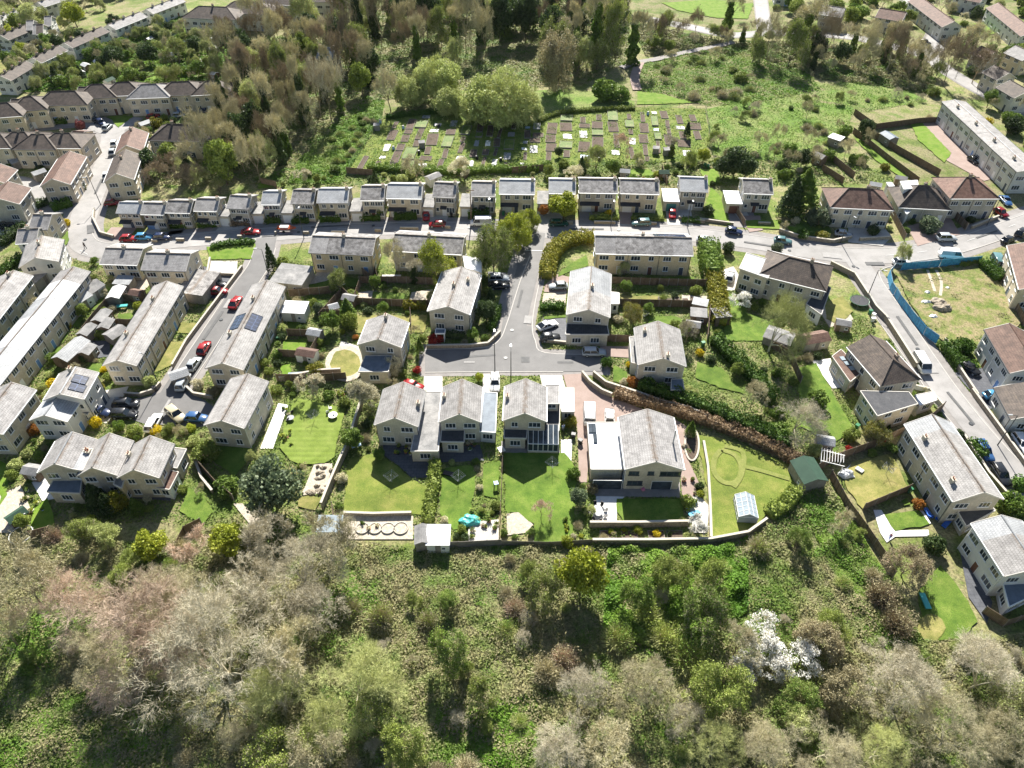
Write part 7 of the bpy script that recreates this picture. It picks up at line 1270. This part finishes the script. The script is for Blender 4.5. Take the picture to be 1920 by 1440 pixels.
# tall net posts round the right allotments are part of the fence; people
def person(px,py,shirt,trousers,label,a=0,stride=.15,sc=1.0):
    x,y=G(px,py,.9); q=empty('person',x,y,a); q.scale=(sc,)*3
    J=dict(pel=(0,0,.95),wai=(0,0,1.12),che=(0,0,1.36),nec=(0,0,1.50),hd0=(0,.01,1.58),hd1=(0,.0,1.72),
      hl=(-.10,0,.90),kl=(-.11,.03+stride*.5,.50),al=(-.11,stride,.09),tl=(-.11,stride+.17,.04),hr=(.10,0,.90),kr=(.11,.03-stride*.2,.50),ar=(.11,-stride,.09),tr=(.11,-stride+.17,.04),
      sl=(-.19,0,1.43),el=(-.25,-stride*.5,1.15),wl=(-.25,.08-stride*.4,.90),sr=(.19,0,1.43),er=(.25,stride*.5,1.15),wr=(.25,.08+stride*.6,.92))
    rad=dict(pel=.13,wai=.12,che=.145,nec=.06,hd0=.075,hd1=.085,hl=.095,kl=.06,al=.042,tl=.035,hr=.095,kr=.06,ar=.042,tr=.035,sl=.065,el=.045,wl=.028,sr=.065,er=.045,wr=.028)
    E=[('pel','wai'),('wai','che'),('che','nec'),('nec','hd0'),('hd0','hd1'),('pel','hl'),('hl','kl'),('kl','al'),('al','tl'),('pel','hr'),('hr','kr'),('kr','ar'),('ar','tr'),('che','sl'),('sl','el'),('el','wl'),('che','sr'),('sr','er'),('er','wr')]
    for s,wn in ((-1,'wl'),(1,'wr')):
        wx,wy,wz=J[wn]; J['p'+wn]=(wx,wy+.01,wz-.07); rad['p'+wn]=.03; E.append((wn,'p'+wn))
        for k in range(4): n_='f%s%d'%(wn,k); J[n_]=(wx,wy-.025+.02*k,wz-.15+abs(k-1.4)*.01); rad[n_]=.009; E.append(('p'+wn,n_))
        n_='t'+wn; J[n_]=(wx-s*.015,wy+.055,wz-.09); rad[n_]=.010; E.append((wn,n_))
    def skin(name,keys,edges,radd,mt,root,grow=0):
        ks=list(keys); me=bpy.data.meshes.new(name); me.from_pydata([J[k] for k in ks],[(ks.index(a_),ks.index(b_)) for a_,b_ in edges],[]); o=link(name,me,root); md=o.modifiers.new('Skin','SKIN')
        for i,k in enumerate(ks): me.skin_vertices[0].data[i].radius=(radd[k]+grow,)*2
        me.skin_vertices[0].data[0].use_root=True; sb=o.modifiers.new('Sub','SUBSURF'); sb.levels=1; sb.render_levels=1; me.materials.append(M[mt]); return o
    body=skin('body',J.keys(),E,rad,'skin',q)
    def sub(name,ks,mt,g_): skin(name,ks,[e for e in E if e[0] in ks and e[1] in ks],rad,mt,q,g_)
    sub('shirt',['che','wai','pel','sl','el','sr','er'],shirt,.022); sub('trousers',['pel','hl','kl','al','hr','kr','ar'],trousers,.018)
    J2=J; m=MB(); import bmesh; bm=bmesh.new(); bmesh.ops.create_icosphere(bm,subdivisions=2,radius=.105)
    for v in bm.verts: v.co=Vector((v.co.x,v.co.y-.015,max(v.co.z,-.02)+1.69))
    me=bpy.data.meshes.new('hair'); bm.to_mesh(me); bm.free(); me.materials.append(M['hair']); link('hair',me,q)
    for s in (-1,1): link('shoe',MB().box(s*.11-.05,s*.11+.05,(stride if s<0 else -stride)-.06,(stride if s<0 else -stride)+.20,0,.085).mesh('shoe','c_black'),q)
    tag(q,label,'person')
person(1056,802,'c_lblue','c_grey','person in pale blue shirt walking beside the conservatory house',.3); person(1671,1004,'c_pink','c_blue','small figure in pink and blue on the white paving',2,.1,.8); person(158,460,'c_black','c_black','person in dark clothes walking in the road bend',1.2,.25)
# road wear: patches, manholes, gullies
NR=[0]
def roaditem(name,px,py,L_,W_,a,mt,label,h=.012):
    x,y=G(px,py); m=MB(); best=None
    for pl in rl:
        for i_ in range(len(pl)-1):
            d_=math.dist(((pl[i_][0]+pl[i_+1][0])/2,(pl[i_][1]+pl[i_+1][1])/2),(x,y))
            if best is None or d_<best[0]: best=(d_,math.atan2(pl[i_+1][1]-pl[i_][1],pl[i_+1][0]-pl[i_][0]))
    if not (800<px<1130 and py>655): a=best[1]; L_,W_=max(L_,W_),min(L_,W_)
    c,s_=math.cos(a),math.sin(a); q=[(x+c*u*L_/2-s_*v*W_/2,y+s_*u*L_/2+c*v*W_/2) for u,v in ((-1,-1),(1,-1),(1,1),(-1,1))]
    NR[0]+=1; o=link(name,mesh(name,[(p[0],p[1],.135+NR[0]*.0007) for p in q],[(0,1,2,3)],mt)); o['kind']='structure'
M['patch_dark']=pmat('tarmac_patch',[(.10,.10,.10),(.14,.14,.14)],1,.8,fine=(8,.9,1.1)); M['patch_light']=pmat('old_tarmac_patch',[(.30,.29,.28),(.36,.35,.34)],1,.85,fine=(8,.9,1.1))
for px,py,L_,W_,a,mt in ((985,675,1.6,1.6,0,'patch_dark'),(900,668,6,.5,.1,'patch_dark'),(1060,680,3,.5,0,'patch_dark'),(975,560,.5,6,.1,'patch_dark'),(990,600,1.5,2.5,.1,'patch_light'),(400,610,.6,9,-.5,'patch_dark'),(360,700,2,1.2,-.5,'patch_dark'),(430,570,1.5,3,-.5,'patch_light'),(310,765,4,.5,.2,'patch_light'),(620,425,9,.6,0,'patch_dark'),(760,432,5,2,0,'patch_light'),(520,442,7,.5,0,'patch_dark'),(300,452,5,1.5,0,'patch_light'),(170,430,1.5,4,.2,'patch_dark'),(185,350,.6,8,-.3,'patch_dark'),(1100,430,8,.6,0,'patch_dark'),(1250,440,5,1.5,-.1,'patch_light'),(1420,458,6,.6,-.2,'patch_dark'),(1560,480,4,2,0,'patch_light'),(1640,495,1.2,4,.3,'patch_dark'),(1700,620,.6,9,.55,'patch_dark'),(1745,690,1.6,3,.55,'patch_light'),(1800,765,.5,8,.6,'patch_dark'),(1850,440,7,.5,.2,'patch_dark'),(1780,460,3,1.5,.1,'patch_light'),(205,290,1.5,5,-.1,'patch_light'),(880,680,2,.4,0,'patch_light')): roaditem('road_patch',px,py,L_,W_,a,mt,None)
for px,py in ((960,620),(948,672),(1075,672),(415,600),(345,735),(880,428),(700,424),(560,436),(160,450),(1160,432),(1480,470),(1600,500),(1720,655),(1820,795),(1790,458),(195,330)):
    x,y=G(px,py); NR[0]+=1; b=MB(); b.cyl(x,y,.1,.16+NR[0]*.0007,.38,n=10); o=b.obj('manhole_cover','metal'); o['kind']='structure'
# compost bins, water butts and small huts on the allotments
for i in range(26):
    px=rb.uniform(690,1310); py=rb.uniform(212,312); x,y=G(px,py)
    if not inpoly(px,py,ALLOT) or blocked(x,y,.5,('bed',)): continue
    t=i%3; q=empty('compost_bin' if t else 'allotment_hut',x,y,rb.uniform(-.3,.3))
    if t: MB().cyl(0,0,0,.95,.42,.32,10).obj('drum',['c_green','c_black','c_lblue'][i%3],q); MB().cyl(0,0,.952,1.02,.34,.3,10).obj('lid','c_black',q); auto(q,'plastic compost bin','compost bin',x,y,'bins on the allotments')
    else: MB().box(-.8,.8,-.6,.6,0,1.6).obj('wall','greywood',q); MB().add([(-.9,-.7,1.6),(.9,-.7,1.6),(.9,.7,1.85),(-.9,.7,1.85),(-.9,-.7,1.68),(.9,-.7,1.68),(.9,.7,1.93),(-.9,.7,1.93)],[(0,3,2,1),(4,5,6,7),(0,1,5,4),(1,2,6,5),(2,3,7,6),(3,0,4,7)]).obj('roof','felt',q); auto(q,'small grey tool hut','hut',x,y,'huts on the allotments')
for px,py,r_,f_ in ((1300,607,'wood','felt'),(590,622,'greywood','slate'),(655,557,'wood','felt'),(531,602,'trim','slate'),(100,566,'wood','l_green_felt'),(86,604,'greywood','felt'),(58,640,'wood','slate'),(178,560,'greywood','white'),(256,548,'wood','brown'),(1582,604,'wood','felt'),(1905,622,'greywood','felt'),(1690,333,'wood','felt'),(1642,345,'greywood','slate'),(1548,825,'greywood','slate'),(60,880,'wood','felt'),(225,700,'greywood','slate')):
    if not blocked(*G(px,py),.6,('road','house','car')): shed(px,py,px+12,py+2,2.6,2.0,1.9,r_,f_)
for px,py in ((1035,880),(735,905),(860,905),(1235,700-5),(1530,790),(590,790),(1660,890),(640,545),(1205,600)):
    x,y=G(px,py); q=empty('rotary_airer',x,y); MB().cyl(0,0,0,1.9,.035,n=6).obj('pole','steel',q); m=MB()
    for i in range(4):
        a=i*math.pi/2; m.bar((0,0,1.3),(1.2*math.cos(a),1.2*math.sin(a),1.8),.02,4); b_=a+math.pi/2
        for k in (.5,.8,1): m.bar((1.2*k*math.cos(a),1.2*k*math.sin(a),1.3+.5*k),(1.2*k*math.cos(b_),1.2*k*math.sin(b_),1.3+.5*k),.012,4)
    m.obj('arms','steel',q); auto(q,'rotary washing airer','airer',x,y)
# haze
hv=MB().box(-720,720,-60,880,-1,96).mesh('haze','c_white'); hm=bpy.data.materials.new('haze_air'); hm.use_nodes=True; hn=hm.node_tree; hn.nodes.remove(hn.nodes['Principled BSDF']); pv=hn.nodes.new('ShaderNodeVolumePrincipled'); pv.inputs['Density'].default_value=.00002; pv.inputs['Color'].default_value=(.86,.92,1,1); pv.inputs['Anisotropy'].default_value=.0
hn.links.new(pv.outputs[0],hn.nodes['Material Output'].inputs['Volume']); hv.materials.clear(); hv.materials.append(hm); ho=link('haze',hv); tag(ho,'thin pale spring haze over the hillside','haze',kind='stuff')
# road signs on the empty plot corner, door canopies, bollards
for i,(px,py) in enumerate(((1880,1105),(1888,1120))): pot(px,py,.4,.5,'c_orange','l_orange','orange flowered planter')
ring_=MB()
finish_labels(); print('beds',sum(1 for o in C.objects if o.name.startswith('raised_bed')))
